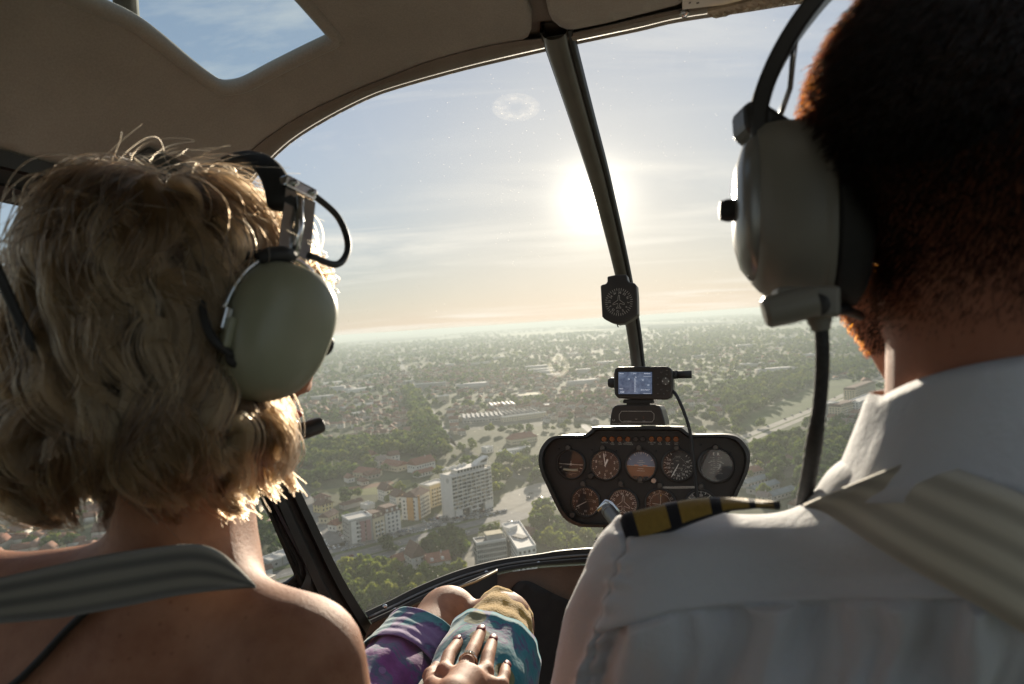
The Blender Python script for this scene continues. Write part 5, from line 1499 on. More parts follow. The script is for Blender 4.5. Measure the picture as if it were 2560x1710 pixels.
    MB().tube(catmull([cc + rv * .022 - fv * .034 - uv * .028, cc + rv * .018 - fv * .05 - uv * .018, cc + rv * .004 - fv * .056 + uv * .005, cc - rv * .01 - fv * .05 + uv * .035, cc - rv * .002 - fv * .02 + uv * .056], 7), .003, 8).build('lead', M['rubber'], HS, True)
    MB().lathe(cc + rv * .016 + fv * .038 + uv * .0, fv, [(.008, 0), (.008, .006), (.004, .009)], 14).build('volume_knob', M['rubber'], HS, True)
    # boom and microphone at the lips
    m0, m1 = P(700, 1098, .575), P(806, 1060, .605)
    MB().tube(catmull([cc - rv * .01 + fv * .01 - uv * .05, m0 - (m1 - m0) * .35, m0, m0.lerp(m1, .4)], 6), .0028, 8).build('mic_boom', M['rubber'], HS, True)
    d = (m1 - m0)
    MB().tube([m0 + d * .05, m0 + d * .12, m0 + d * .85, m0 + d * .95, m1], [.0070, .0088, .0092, .0086, .005], 14, flat=.85).build('microphone', M['black'], HS, 'auto')
    # straight lead hanging on the far left of her hair
    cb = thing('headset_cable', P(0, 700, .47), 'black headset cable running down the left of the blonde hair', 'cable')
    MB().tube(catmull([P(-60, 560, .40), P(-5, 680, .41), P(45, 790, .415), P(95, 890, .42), P(135, 965, .44), P(150, 1010, .47)], 6), .0032, 8).build('cable_sheath', M['rubber'], cb, True)
    # shoulder belt over the right shoulder
    full = torso
    up_px = [(-60, 1462), (0, 1446), (130, 1416), (250, 1390), (350, 1374), (430, 1364), (480, 1361), (520, 1367), (560, 1388), (600, 1425), (632, 1460)]
    lo_px = [(-60, 1566), (0, 1557), (130, 1545), (220, 1532), (320, 1513), (420, 1492), (500, 1480), (560, 1473), (600, 1469), (625, 1467), (640, 1467)]
    up_ = [tuple(p) for p in catmull(up_px, 5)]; lo_ = [tuple(p) for p in catmull(lo_px, 5)]
    belt = thing('shoulder_belt', P(300, 1450, .5), 'grey woven shoulder belt across the passenger bare back', 'seat belt')
    def lay(pts, off):
        a = np.array(pts); t = trace(full, a[:, 0], a[:, 1], .25); dd = np.linalg.norm(t, axis=1)
        dd = np.minimum(dd, .56); k = t / np.linalg.norm(t, axis=1, keepdims=True)
        sm = np.convolve(np.pad(dd, 4, mode='edge'), np.ones(9) / 9, 'valid')
        return k * (np.minimum(sm, dd) - off)[:, None]
    ribbon('webbing', lay(up_, .006), lay(lo_, .005), M['web_grey'], belt, bulge=.004)
    return torso
passenger()

# ------------------------------------------------------------------ the pilot
def pilot():
    psi = math.radians(13)
    f = np.array([math.sin(psi), math.cos(psi), 0]); r = np.array([math.cos(psi), -math.sin(psi), 0]); z = np.array([0, 0, 1.0])
    C = np.array([0.316, 0.425, 0.095])
    W = thing('person', (0.32, 0.55, -0.75), 'pilot in white epaulette shirt with cropped dark hair, seen from behind', 'person')
    hp, at = head_parts(C, r, f, z, 1.04, 1.06)
    hp += [s_cap(P(2165, 630, .49), P(2176, 730, .50), .020, .022), s_cap(P(2176, 730, .50), P(2275, 905, .50), .022, .022), s_ell(C - .022 * r + .052 * z - .012 * f, (.090, .100, .104), np.stack([r, f, z], 1))]      # heavy jaw, broad skull
    neck = [s_cap(C + [-.004, -.012, -.06], (.314, .415, -.085), .066, .068), s_cap(C + [.02, -.05, -.05], (.32, .418, -.09), .05, .045)]
    sh_l = np.array([.121, .535, -.205]); sh_r = np.array([.50, .47, -.20]); el_l = np.array([.075, .66, -.43]); el_r = np.array([.52, .62, -.46])
    kn_l = np.array([.22, 1.16, -.62]); kn_r = np.array([.47, 1.10, -.62])
    hands = [s_cap(el_l, (.20, .90, -.50), .040, .030), s_cap((.20, .90, -.50), (.245, .965, -.478), .030, .022)] 
    fin = []
    for k in range(4):
        a = np.array([.255 + .006 * k, .975, -.462 - .014 * k]); fin += [s_cap((.235, .95, -.48), a, .018, .010), s_cap(a, a + [.024, .012, .0], .0095, .009), s_cap(a + [.024, .012, 0], a + [.034, -.012, 0], .009, .008)]
    fin += [s_cap((.225, .94, -.47), (.25, .945, -.445), .013, .010), s_cap((.25, .945, -.445), (.278, .955, -.445), .010, .008)]
    P2, Q2 = polygonise(s_union(hands + fin, .006), (.02, .60, -.58), (.34, 1.03, -.40), .004)
    face_details(at, np.stack([r, f, z], 1), M['skin2'], W, (0.34, 0.12, 0.10)); ear(at, 1, M['skin2'], W); ear(at, -1, M['skin2'], W)
    # cropped hair: dense short strands over the skull, thinning at the nape
    rg = np.random.default_rng(3)
    n = 42000
    d = rg.normal(size=(n, 3)); d /= np.linalg.norm(d, axis=1, keepdims=True)
    d = d[(d[:, 2] > -.86) & ~((d[:, 1] > .45) & (d[:, 2] < .45))]
    d = d[rg.random(len(d)) < np.clip((d[:, 2] + .88) / .45, 0, 1)]
    lx = d * np.array([.0925, .102, .106]) + np.array([-.021, -.014, .051])
    d = d[~((lx[:, 0] < -.05) & (np.hypot(lx[:, 1], (lx[:, 2] + .004) * .78) < .050))]      # flattened under the ear cup
    rad = np.array([.0925, .102, .106]); c0 = np.array([-.021, -.014, .051])
    low = np.clip(-d[:, 2], 0, 1)[:, None]
    p0 = c0 + d * rad - np.array([[0, 0, 1]]) * low * .012 + np.array([[0, 1, 0]]) * low * .012 * 0
    ln = rg.uniform(.010, .017, (len(d), 1)) * (1 - .85 * np.clip(low * 1.5, 0, 1)); t = np.linspace(0, 1, 5)[None, :, None]
    comb = np.stack([-.55 + d[:, 0] * .2, np.full(len(d), -.15), -np.full(len(d), .8)], 1) + rg.normal(size=d.shape) * .12
    p = p0[:, None] + (d[:, None] * (.34 * t - .12 * t * t) + comb[:, None] * (.45 * t + .35 * t * t)) * ln[:, None]
    strands('hair', C + p[..., 0:1] * r + p[..., 1:2] * f + p[..., 2:3] * z, .00034 * (1 - .6 * t[0, :, 0]), M['hair_dark'], W)
    # clipped nape: shorter and sparser towards the neck
    nn = 42000; za = C[2] + rg.uniform(-.095, .03, nn); an = rg.uniform(-2.2, 2.2, nn); dr = np.stack([np.sin(an), -np.cos(an), np.zeros(nn)], 1); q = np.stack([np.full(nn, C[0]), np.full(nn, C[1]), za], 1) + dr * .14
    hsd = s_union(hp + neck, .016); tt = np.zeros(nn)
    for _ in range(40): tt += np.clip(hsd(q - dr * tt[:, None]), -.01, .03)
    q = q - dr * tt[:, None]; keep = rg.random(nn) < np.clip((za - C[2] + .095) / .07, 0, 1) ** 1.2
    q, dr, za = q[keep], dr[keep], za[keep]; ln = (.0025 + .008 * np.clip((za - C[2] + .09) / .09, 0, 1))[:, None, None]; t = np.linspace(0, 1, 4)[None, :, None]
    strands('nape_hair', q[:, None] + (dr[:, None] * .35 * t + np.array([-.35, 0, -.8]) * t + rg.normal(size=(len(q), 1, 3)) * .15 * t) * ln, .00015 * (1 - .6 * t[0, :, 0]), M['hair_dark'], W)
    v = []; nu, nv = 24, 48
    for i in range(nu):
        for k in range(nv):
            th = math.pi * .73 * i / (nu - 1); ph = 2 * math.pi * k / nv
            q = np.array([math.sin(th) * math.sin(ph), math.sin(th) * math.cos(ph), math.cos(th)])
            cut = 1.0 if not (q[1] > .5 and q[2] < .35) else .9
            q = c0 + q * np.array([.0912, .1012, .1052]) * cut * (1 - .05 * max(0, i / (nu - 1) - .8) / .2)
            v.append(C + q[0] * r + q[1] * f + q[2] * z)
    mesh_obj('cropped_hair', np.array(v), [(i * nv + k, i * nv + (k + 1) % nv, (i + 1) * nv + (k + 1) % nv, (i + 1) * nv + k) for i in range(nu - 1) for k in range(nv)], simple('scalp_hair', (.045, .032, .024), .85, 0, .4, 300, .0006, 700), W, True)
    # beard stubble along the jaw
    nb = 5200; a = rg.uniform(-1.6, 1.6, nb); hgt = rg.uniform(-.115, -.045, nb); hd = s_union(hp, .016)
    q = C + (np.sin(a) * .12)[:, None] * r + (.03 + np.cos(a) * .12)[:, None] * f + hgt[:, None] * z; ctr = C + .03 * f + (hgt * .8)[:, None] * z
    dr = ctr - q; L_ = np.linalg.norm(dr, axis=1, keepdims=True); dr /= L_; tt = np.zeros(nb)
    for _ in range(40): tt += np.clip(hd(q + dr * tt[:, None]), -.01, .03)
    q = q + dr * tt[:, None]; nr = s_normal(hd, q); t = np.linspace(0, 1, 3)[None, :, None]
    strands('stubble', q[:, None] + (nr[:, None] * .0022 + np.array([0, 0, -.0018]) + rg.normal(size=(nb, 1, 3)) * .0008) * t, .00022, M['hair_dark'], W)
    # ---------------- shirt
    neckb = np.array([.315, .420, -.085])
    parts = [s_cap((.295, .445, -.180), sh_l + [.02, -.01, .014], .058, .054), s_cap((.33, .43, -.17), sh_r + [-.02, 0, .012], .060, .054), s_ell((.318, .425, -.132), (.108, .102, .090)), s_ell((.31, .50, -.36), (.185, .125, .22)), s_ell((.31, .58, -.56), (.175, .13, .22)),
             s_cap(sh_l, el_l, .062, .055), s_cap(sh_r, el_r, .062, .055), s_cap((.31, .44, -.20), (.24, .43, -.30), .055, .06)]
    shirt = s_union(parts, .045)
    hn = s_union(hp + neck, .016)
    P1, Q1 = polygonise(lambda p: np.minimum(hn(p), shirt(p) + .022), (.0, .26, -.80), (.62, .80, .24), .0058)
    mesh_obj('body', np.vstack([P1, P2]), np.vstack([Q1, Q2 + len(P1)]).tolist(), M['skin2'], W, True)
    Pv, Qv = polygonise(shirt, (-.02, .26, -.80), (.64, .80, .0), .0065)
    me = bpy.data.meshes.new('tmp'); me.from_pydata(Pv.tolist(), [], Qv.tolist()); o = bpy.data.objects.new('tmp', me); COL.objects.link(o)
    sb = o.modifiers.new('s', 'SUBSURF'); sb.levels = 2; sb.render_levels = 2
    dg = bpy.context.evaluated_depsgraph_get(); me2 = bpy.data.meshes.new_from_object(o.evaluated_get(dg)); bpy.data.objects.remove(o); bpy.data.meshes.remove(me)
    V = np.empty(len(me2.vertices) * 3); me2.vertices.foreach_get('co', V); V = V.reshape(-1, 3)
    Fq = [tuple(p.vertices) for p in me2.polygons]; bpy.data.meshes.remove(me2)
    nr = s_normal(shirt, V)
    # folds: a flat yoke across the shoulders, gathers hanging from its seam, a sleeve seam and long sleeve folds
    x, y = pix(V); facing = (nr * -V / np.linalg.norm(V, axis=1, keepdims=True)).sum(1) > -.25
    sx = np.array([1400, 1499, 1676, 1837, 2051, 2373, 2700]); sy = np.array([1640, 1585, 1536, 1515, 1504, 1504, 1510])
    below = y - np.interp(x, sx, sy)
    g = np.exp(-(below / 5.0) ** 2) * -.0022 + np.clip((below + 4) / 8, 0, 1) * -.0022
    wx = x + 22 * np.sin(y / 90) + 9 * np.sin(y / 37 + x / 60)
    pl = np.sin(wx / 27) * .5 + np.sin(wx / 43 + 1.3) * .7 + np.sin(wx / 15.5 + 2) * .22
    pl = np.sign(pl) * np.abs(pl) ** .8
    dec = np.clip(below / 14, 0, 1) * (.55 + .45 * np.exp(-below / 90))
    gath = .0105 * pl * dec
    arm_x = np.interp(y, [1381, 1450, 1500, 1580, 1650, 1720], [1558, 1528, 1510, 1488, 1470, 1455])
    sd = x - arm_x
    seam = -.0022 * np.exp(-(sd / 4.5) ** 2) + .0010 * np.exp(-((sd - 16) / 7) ** 2)
    puck = .0022 * np.sin(y / 8.5 + .6 * np.sin(y / 23)) * np.exp(-((sd - 8) / 30) ** 2)
    sl = np.clip(-sd / 10, 0, 1)
    slv = .0085 * np.sin(sd / 15.0 + y / 210 + .8 * np.sin(y / 140)) * sl * np.clip((y - 1420) / 110, 0, 1)
    yk = .0030 * np.sin((x * .5 + y) / 70) * np.clip(-below / 60, 0, 1) + .0026 * np.sin((x * .22 + y * 1.3) / 38 + 1.5 * np.sin(x / 210)) * np.clip(-below / 30, 0, 1)
    disp = np.where(facing, g * (sd > 0) + gath * np.clip(sd / 25, 0, 1) + seam + puck + slv + yk * (sd > 0), .002 * np.sin(V[:, 0] * 90 + V[:, 2] * 40))
    V = V + nr * disp[:, None]
    cloth, nt, b_ = new_mat('white_cotton')
    nt.links.new(ramp(nt, tex_noise(nt, 6, 4), [(.3, (.48, .495, .53)), (.7, (.56, .57, .59))]), b_.inputs['Base Color'])
    b_.inputs['Roughness'].default_value = .85; b_.inputs['Sheen Weight'].default_value = .25; b_.inputs['Subsurface Weight'].default_value = .08; b_.inputs['Subsurface Scale'].default_value = .004
    bump(nt, b_, tex_noise(nt, 38, 8, .66), .6, .0042)
    sh = mesh_obj('shirt', V, Fq, cloth, W, True)
    # collar: a turned-down band round the neck
    nu, nv = 60, 9; v = []
    for i in range(nu):
        a = 2 * math.pi * i / nu
        for k in range(nv):
            t = k / (nv - 1)
            back = max(0.0, -math.sin(a)); q_ = max(0.0, (t - .15) / .85)
            rr = .066 + .003 * math.sin(a * 2) + .026 * q_ ** 1.2 + .0016 * math.sin(5 * a + 3 * t)
            top, bot = -.034 + .031 * back, -.104 + .026 * back
            zz = (top + (bot - top) * q_ if t > .15 else top - .012 * (1 - t / .15)) + .045
            v.append(np.array([.316 + (rr + .014) * math.cos(a) * .98, .420 + (rr + .006) * math.sin(a) * 1.0, -.045 + zz]))
    fc = [(i * nv + k, i * nv + k + 1, ((i + 1) % nu) * nv + k + 1, ((i + 1) % nu) * nv + k) for i in range(nu) for k in range(nv - 1)]
    o = mesh_obj('collar', np.array(v), fc, cloth, sh, True); solid(o, .003, 0)
    # epaulette: padded board lying along the shoulder, black with four gold bars
    tp = catmull([(1548, 1300), (1560, 1284), (1600, 1274), (1642, 1264), (1690, 1254), (1729, 1247), (1775, 1243), (1821, 1243), (1870, 1246), (1910, 1250), (1950, 1254)], 6)
    bt = catmull([(1566, 1352), (1585, 1360), (1619, 1352), (1660, 1338), (1700, 1322), (1735, 1308), (1780, 1292), (1826, 1279), (1870, 1274), (1910, 1270), (1952, 1268)], 6)
    nu, nv = 120, 14; a_, c_ = resample(tp, nu), resample(bt, nu); v = []; 
    for i in range(nu):
        s = i / (nu - 1); dep = .508 - .050 * s
        ribs = .0007 * abs(math.sin(i * 1.35))
        for k in range(nv):
            t = k / (nv - 1); q = a_[i] * (1 - t) + c_[i] * t
            bul = .005 * math.sin(math.pi * min(1, t * 1.02)) ** .7
            v.append(np.array(P(q[0], q[1], dep + .010 * (1 - t) - bul - ribs)))
        # the far side folds down behind the shoulder line
    fcs = []; fm = []
    bars = ((.10, .30), (.37, .57), (.635, .80), (.845, .955))
    for i in range(nu - 1):
        s = i / (nu - 1); gold = any(x0 < s < x1 for x0, x1 in bars)
        for k in range(nv - 1):
            fcs.append((i * nv + k, i * nv + k + 1, (i + 1) * nv + k + 1, (i + 1) * nv + k)); fm.append(1 if gold and k < nv - 3 else 0)
    blk = fabric('black_felt', (.012, .012, .016), .95, 500, .0006); gld = fabric('gold_braid', (.30, .19, .028), .6, 700, .0008)
    o = mesh_obj('epaulette', np.array(v), fcs, None, sh, True, mats=[blk, gld], fmat=fm); solid(o, .004, -1)
    tb = P(1559, 1372, .52)
    MB().ellipsoid(P(1562, 1362, .533), (.013, .012, .016)).build('sleeve_tab', cloth, sh, True)
    MB().ellipsoid(P(1690, 1342, .512), (.003, .002, .0018)).build('epaulette_button', gld, sh, True)
    # trousers, roughly below the frame
    Pt, Qt = polygonise(s_union([s_ell((.32, .62, -.70), (.18, .15, .12)), s_cap((.24, .66, -.70), kn_l, .09, .065), s_cap((.41, .66, -.70), kn_r, .09, .065), s_cap(kn_l, kn_l + [.05, .12, -.40], .062, .05), s_cap(kn_r, kn_r + [.05, .12, -.40], .062, .05)], .03),
                        (.08, .40, -1.1), (.64, 1.4, -.5), .014)
    mesh_obj('trousers', Pt, Qt.tolist(), fabric('navy_trousers', (.02, .022, .03), .9, 500, .0005), W, True)
    # ---------------- shoulder belt
    belt = thing('shoulder_belt', P(2300, 1350, .38), 'tan woven shoulder belt over the pilot white shirt', 'seat belt')
    up_ = catmull([(2262, 1156), (2290, 1149), (2330, 1152), (2390, 1172), (2460, 1198), (2560, 1238), (2680, 1290)], 6)
    lo_ = catmull([(2008, 1263), (2060, 1278), (2120, 1318), (2190, 1365), (2270, 1415), (2360, 1465), (2460, 1520), (2560, 1580), (2700, 1660)], 6)
    def lay(pts, off, n=50):
        a = resample(pts, n); t = trace(shirt, a[:, 0], a[:, 1], .2); dd = np.minimum(np.linalg.norm(t, axis=1), .50); k = np.stack([(a[:, 0] - 1280) / F, np.ones(n), (855 - a[:, 1]) / F], 1); k /= np.linalg.norm(k, axis=1, keepdims=True)
        dd = np.convolve(np.pad(dd, 5, mode='edge'), np.ones(11) / 11, 'valid')
        return k * (dd - off)[:, None]
    ribbon('webbing', lay(up_, .024), lay(lo_, .012), M['web_tan'], belt, bulge=.006, thick=.0025)
    # ---------------- headset
    rv, fv, uv = Vector(r), Vector(f), Vector((0, 0, 1)); out = -rv
    def L(x, y, zz): return Vector(C) + rv * x + fv * y + uv * zz
    HS = thing('headset', L(-.09, 0, -.05), 'grey aviation headset with side knob on the pilot head', 'headset')
    shell_m = simple('grey_shell', (.20, .185, .15), .45, 0, .1, 14, .0002, 400); plate_m = simple('grey_plate', (.24, .24, .22), .25, .3, .06, 10)
    def cupm(name, c, prof, mat, n=44, e=.80, parent=HS):
        v = []
        for (wx_, hz, h, sh_) in prof:
            for j in range(n):
                a = 2 * math.pi * j / n; ca, sa = math.cos(a), math.sin(a)
                X = abs(ca) ** e * math.copysign(1, ca); Y = abs(sa) ** e * math.copysign(1, sa)
                v.append(c + out * h * 1.04 + fv * (X * wx_ * 1.14) + uv * ((Y * hz + sh_) * 1.13))
        b = MB(); b.add(v, [(i * n + j, i * n + (j + 1) % n, (i + 1) * n + (j + 1) % n, (i + 1) * n + j) for i in range(len(prof) - 1) for j in range(n)] + [tuple(range(n))[::-1], tuple(range((len(prof) - 1) * n, len(prof) * n))])
        return b.build(name, mat, parent, 'auto', angle=45)
    e0 = L(-.090, .0, -.008)
    cupm('ear_cushion', e0, [(.036, .050, -.006, 0), (.041, .056, -.002, 0), (.043, .058, .006, 0), (.042, .057, .013, 0), (.037, .052, .016, 0)], M['black_matt'])
    for k in range(16):                                   # pleats of the cushion
        a = math.radians(-130 + k * 9); p = e0 + out * .005 + fv * (math.cos(a) * .042) + uv * (math.sin(a) * .057)
        MB().tube([p - out * .006, p + out * .006], .0016, 6).build('pleat', M['rubber'], HS, True)
    cupm('ear_shell', e0 + out * .016, [(.040, .056, 0, 0), (.041, .057, .004, 0), (.040, .056, .006, .0), (.0405, .056, .008, 0), (.040, .055, .026, .002), (.037, .051, .038, .005), (.033, .047, .043, .006)], shell_m)
    cupm('outer_plate', e0 + out * .058, [(.033, .046, -.001, .006), (.032, .045, .004, .006), (.027, .038, .010, .006), (.018, .026, .014, .006), (.006, .01, .015, .006)], plate_m)
    n = 40; MB().tube([e0 + out * .060 + fv * (abs(math.cos(a)) ** .8 * math.copysign(1, math.cos(a)) * .0325) + uv * (abs(math.sin(a)) ** .8 * math.copysign(1, math.sin(a)) * .0455 + .006) for a in np.linspace(0, 2 * math.pi, n)], .0016, 8, False).build('chrome_ring', M['metal'], HS, True)
    MB().lathe(e0 + out * .070 + uv * .006, out, [(.0078, 0), (.0080, .008), (.0066, .013), (.0035, .0135)], 18).build('volume_knob', M['rubber'], HS, 'auto')
    # microphone pivot under the cup
    pb = P(2012, 757, .405); R = Matrix((rv, fv, uv)).transposed()
    MB().box(pb, (.036, .026, .019), R).build('pivot_block', shell_m, HS, bevel=.003, seg=3)
    MB().lathe(P(2005, 760, .395), out + uv * -.25, [(.0095, -.008), (.0102, .006), (.0098, .020), (.0075, .0225)], 20).build('pivot_knob', shell_m, HS, 'auto')
    s_ = P(2046, 762, .392)
    MB().lathe(s_, -Vector(s_).normalized(), [(.0066, -.003), (.0066, .001), (.0052, .0015)], 18).build('pivot_screw', M['black'], HS, 'auto')
    MB().tube([P(2085, 774, .415), P(2118, 776, .43), P(2150, 790, .47)], .0033, 8).build('mic_boom', M['rubber'], HS, True)
    b = MB(); q0, q1 = P(2046, 782, .405), P(2053, 826, .405); b.tube([q0, q0.lerp(q1, .3), q0.lerp(q1, .33), q0.lerp(q1, .62), q0.lerp(q1, .66), q1], [.0088, .0082, .0074, .0070, .0062, .0056], 14); b.build('strain_relief', shell_m, HS, 'auto')
    cb = thing('headset_cable', P(2010, 1255, .45), 'dark braided cable hanging from the pilot headset to the shoulder', 'cable')
    pts = catmull([P(2053, 815, .405), P(2056, 880, .405), P(2054, 950, .41), P(2048, 1020, .415), P(2038, 1090, .425), P(2026, 1170, .455), P(2008, 1262, .50), P(1995, 1330, .56)], 7)
    rs = [.0042 if i < 22 else .0042 + .0012 * min(1, (i - 22) / 8) + .0003 * math.sin(i * 2.7) for i in range(len(pts))]
    MB().tube(pts, rs, 12).build('cable_sheath', simple('braided_black', (.028, .025, .022), .65, 0, .5, 300, .0008, 500), cb, True)
    # headband and stirrup
    bp = catmull([P(x, y, .452 - .00004 * max(0, x - 1900)) for x, y in ((1905, 380), (1890, 320), (1900, 255), (1928, 180), (1968, 105), (2020, 30), (2085, -45), (2180, -125), (2330, -195), (2520, -215))] + [L(.088, 0, .150), L(.112, 0, .110), L(.118, 0, .05)], 5)
    def strip(name, line, hw, ht, mat):
        v = []
        for i, p in enumerate(line):
            t = (line[min(i + 1, len(line) - 1)] - line[max(i - 1, 0)]).normalized(); nrm = fv.cross(t).normalized()
            v += [p + fv * hw + nrm * ht, p - fv * hw + nrm * ht, p - fv * hw - nrm * ht, p + fv * hw - nrm * ht]
        m_ = len(line); b = MB(); b.add(v, [(i * 4 + k, i * 4 + (k + 1) % 4, (i + 1) * 4 + (k + 1) % 4, (i + 1) * 4 + k) for i in range(m_ - 1) for k in range(4)] + [(3, 2, 1, 0), tuple(range((m_ - 1) * 4, m_ * 4))])
        return b.build(name, mat, HS, 'auto', bevel=.002)
    strip('headband', bp, .014, .0058, M['black'])
    MB().prism([P(x, y, .44) for x, y in ((1862, 255), (1908, 240), (1930, 262), (1990, 300), (2010, 345), (1905, 350), (1866, 318))], Vector((0, .03, 0))).build('band_yoke', M['black'], HS, bevel=.004)
    MB().tube([P(1952, 285, .45), P(1975, 220, .45), P(1982, 150, .45), P(1990, 90, .45)], .0020, 6).build('stirrup_wire', M['metal'], HS, True)
    rc = L(.094, 0, -.012)
    cb2 = MB(); cb2.ellipsoid(rc + rv * .02, (.042, .03, .056)); cb2.build('far_ear_shell', shell_m, HS, True)
    for k in range(0):
        MB().box(P(1985 + 13 * k, 172 - 20 * k, .452), (.004, .006, .007), R @ Matrix.Rotation(.5, 3, 'Y')).build('slider_tooth', M['metal'], HS)
pilot()

# seats under the two people (below the frame)
def seats():
    leather = fabric('seat_cloth', (.10, .09, .08), .9, 400, .0006)
    for nm, c, lab in (('seat', Vector((-.20, .74, -.78)), 'dark front seat under the passenger'), ('seat', Vector((.32, .66, -.86)), 'dark front seat under the pilot')):
        t = thing('front_seat', c - Vector((0, 0, .1)), lab, 'seat')
        R = Matrix((HR, HF, Vector((0, 0, 1)))).transposed()
        MB().box(c, (.46, .50, .12), R).build('seat_cushion', leather, t, bevel=.03, seg=4)
        MB().box(c - HF * .27 + Vector((0, 0, .12)), (.44, .08, .30), R @ Matrix.Rotation(math.radians(-12), 3, 'X')).build('seat_back', leather, t, bevel=.03, seg=4)
seats()
# ------------------------------------------------------------------ ground, roads, haze
def z4(x, y): return (700 + x / 2.613, 950 + y / 2.613)
def g4(x, y, h=0.0): return G(*z4(x, y), h)
UA = math.radians(32.8)
UX = Vector((math.cos(UA), math.sin(UA), 0)); UW = Vector((-math.sin(UA), math.cos(UA), 0))
KEEP = []                                    # ground polygons where no tree or house may stand

def attr_col(nt, name='tone'):
    a = nt.nodes.new('ShaderNodeAttribute'); a.attribute_name = name
    return a

def ground_mat():
    m, nt, b = new_mat('suburban_ground')
    N, L = nt.nodes, nt.links
    f = tex_noise(nt, 0.0035, 8, 0.62)
    c1 = ramp(nt, f, [(0.36, (0.045, 0.058, 0.026)), (0.46, (0.085, 0.095, 0.045)), (0.54, (0.11, 0.115, 0.06)), (0.62, (0.065, 0.08, 0.035)), (0.72, (0.13, 0.125, 0.08))])
    f2 = tex_noise(nt, 0.035, 6, 0.6)
    c2 = ramp(nt, f2, [(0.35, (0.04, 0.05, 0.024)), (0.5, (0.10, 0.10, 0.06)), (0.65, (0.115, 0.112, 0.075))])
    mx = N.new('ShaderNodeMix'); mx.data_type = 'RGBA'; mx.inputs[0].default_value = 0.5
    L.new(c1, mx.inputs[6]); L.new(c2, mx.inputs[7]); L.new(mx.outputs[2], b.inputs['Base Color'])
    b.inputs['Roughness'].default_value = 0.95; b.inputs['Specular IOR Level'].default_value = 0.1
    return m
M['asphalt'] = simple('asphalt', (0.15, 0.147, 0.14), 0.85, 0, 0.25, 0.25, spec=0.25)
M['paving'] = simple('pale_paving', (0.27, 0.25, 0.21), 0.9, 0, 0.22, 0.12, spec=0.2)
M['verge'] = simple('grass_verge', (0.085, 0.105, 0.04), 0.95, 0, 0.35, 0.12, spec=0.1)
M['field'] = simple('dry_grass', (0.16, 0.165, 0.065), 0.95, 0, 0.3, 0.05, spec=0.1)
M['meadow'] = simple('meadow_grass', (0.065, 0.092, 0.03), 0.95, 0, 0.3, 0.02, spec=0.1)
M['clay'] = simple('clay_track', (0.20, 0.115, 0.07), 0.95, 0, 0.2, 0.1, spec=0.1)
M['marking'] = simple('road_marking', (0.55, 0.54, 0.5), 0.8, 0, 0.15, 0.5)
M['lot'] = simple('gravel_lot', (0.115, 0.112, 0.088), 0.95, 0, 0.25, 0.08, spec=0.1)

def ground():
    b = MB(); R = 70000; rings = [0, 200, 500, 1000, 2500, 6000, 16000, 40000, R]; n = 40
    v = [(0, 0, GZ)]; f = []
    for r in rings[1:]:
        v += [(r * math.cos(2 * math.pi * k / n), r * math.sin(2 * math.pi * k / n), GZ) for k in range(n)]
    f += [(0, 1 + k, 1 + (k + 1) % n) for k in range(n)]
    for i in range(len(rings) - 2):
        a = 1 + i * n; c = a + n
        f += [(a + k, c + k, c + (k + 1) % n, a + (k + 1) % n) for k in range(n)]
    b.add(v, f); b.build('ground', ground_mat(), kind='structure')
ground()

LAYER = [0]
def sheet(name, pts, mat, lift, keep=True, **kw):
    pts = [Vector((p[0], p[1], 0)) for p in pts]
    if keep: KEEP.append(np.array([(p.x, p.y) for p in pts]))
    v = [(p.x, p.y, GZ + lift) for p in pts]
    return mesh_obj(name, v, [tuple(range(len(v)))], mat, kind='structure')
def strip_pts(line, w0, w1):
    line = [Vector((p[0], p[1], 0)) for p in line]
    L_, R_ = [], []
    for i, p in enumerate(line):
        t = (line[min(i + 1, len(line) - 1)] - line[max(i - 1, 0)]).normalized(); s = Vector((-t.y, t.x, 0))
        L_.append(p + s * w1); R_.append(p + s * w0)
    return L_, R_
def road(name, line, w0, w1, mat, lift, keep=True):
    L_, R_ = strip_pts(line, w0, w1); n = len(L_)
    if keep: KEEP.append(np.array([(p.x, p.y) for p in L_ + R_[::-1]]))
    v = [(p.x, p.y, GZ + lift) for p in L_ + R_]
    return mesh_obj(name, v, [(n + i, n + i + 1, i + 1, i) for i in range(n - 1)], mat, kind='structure')

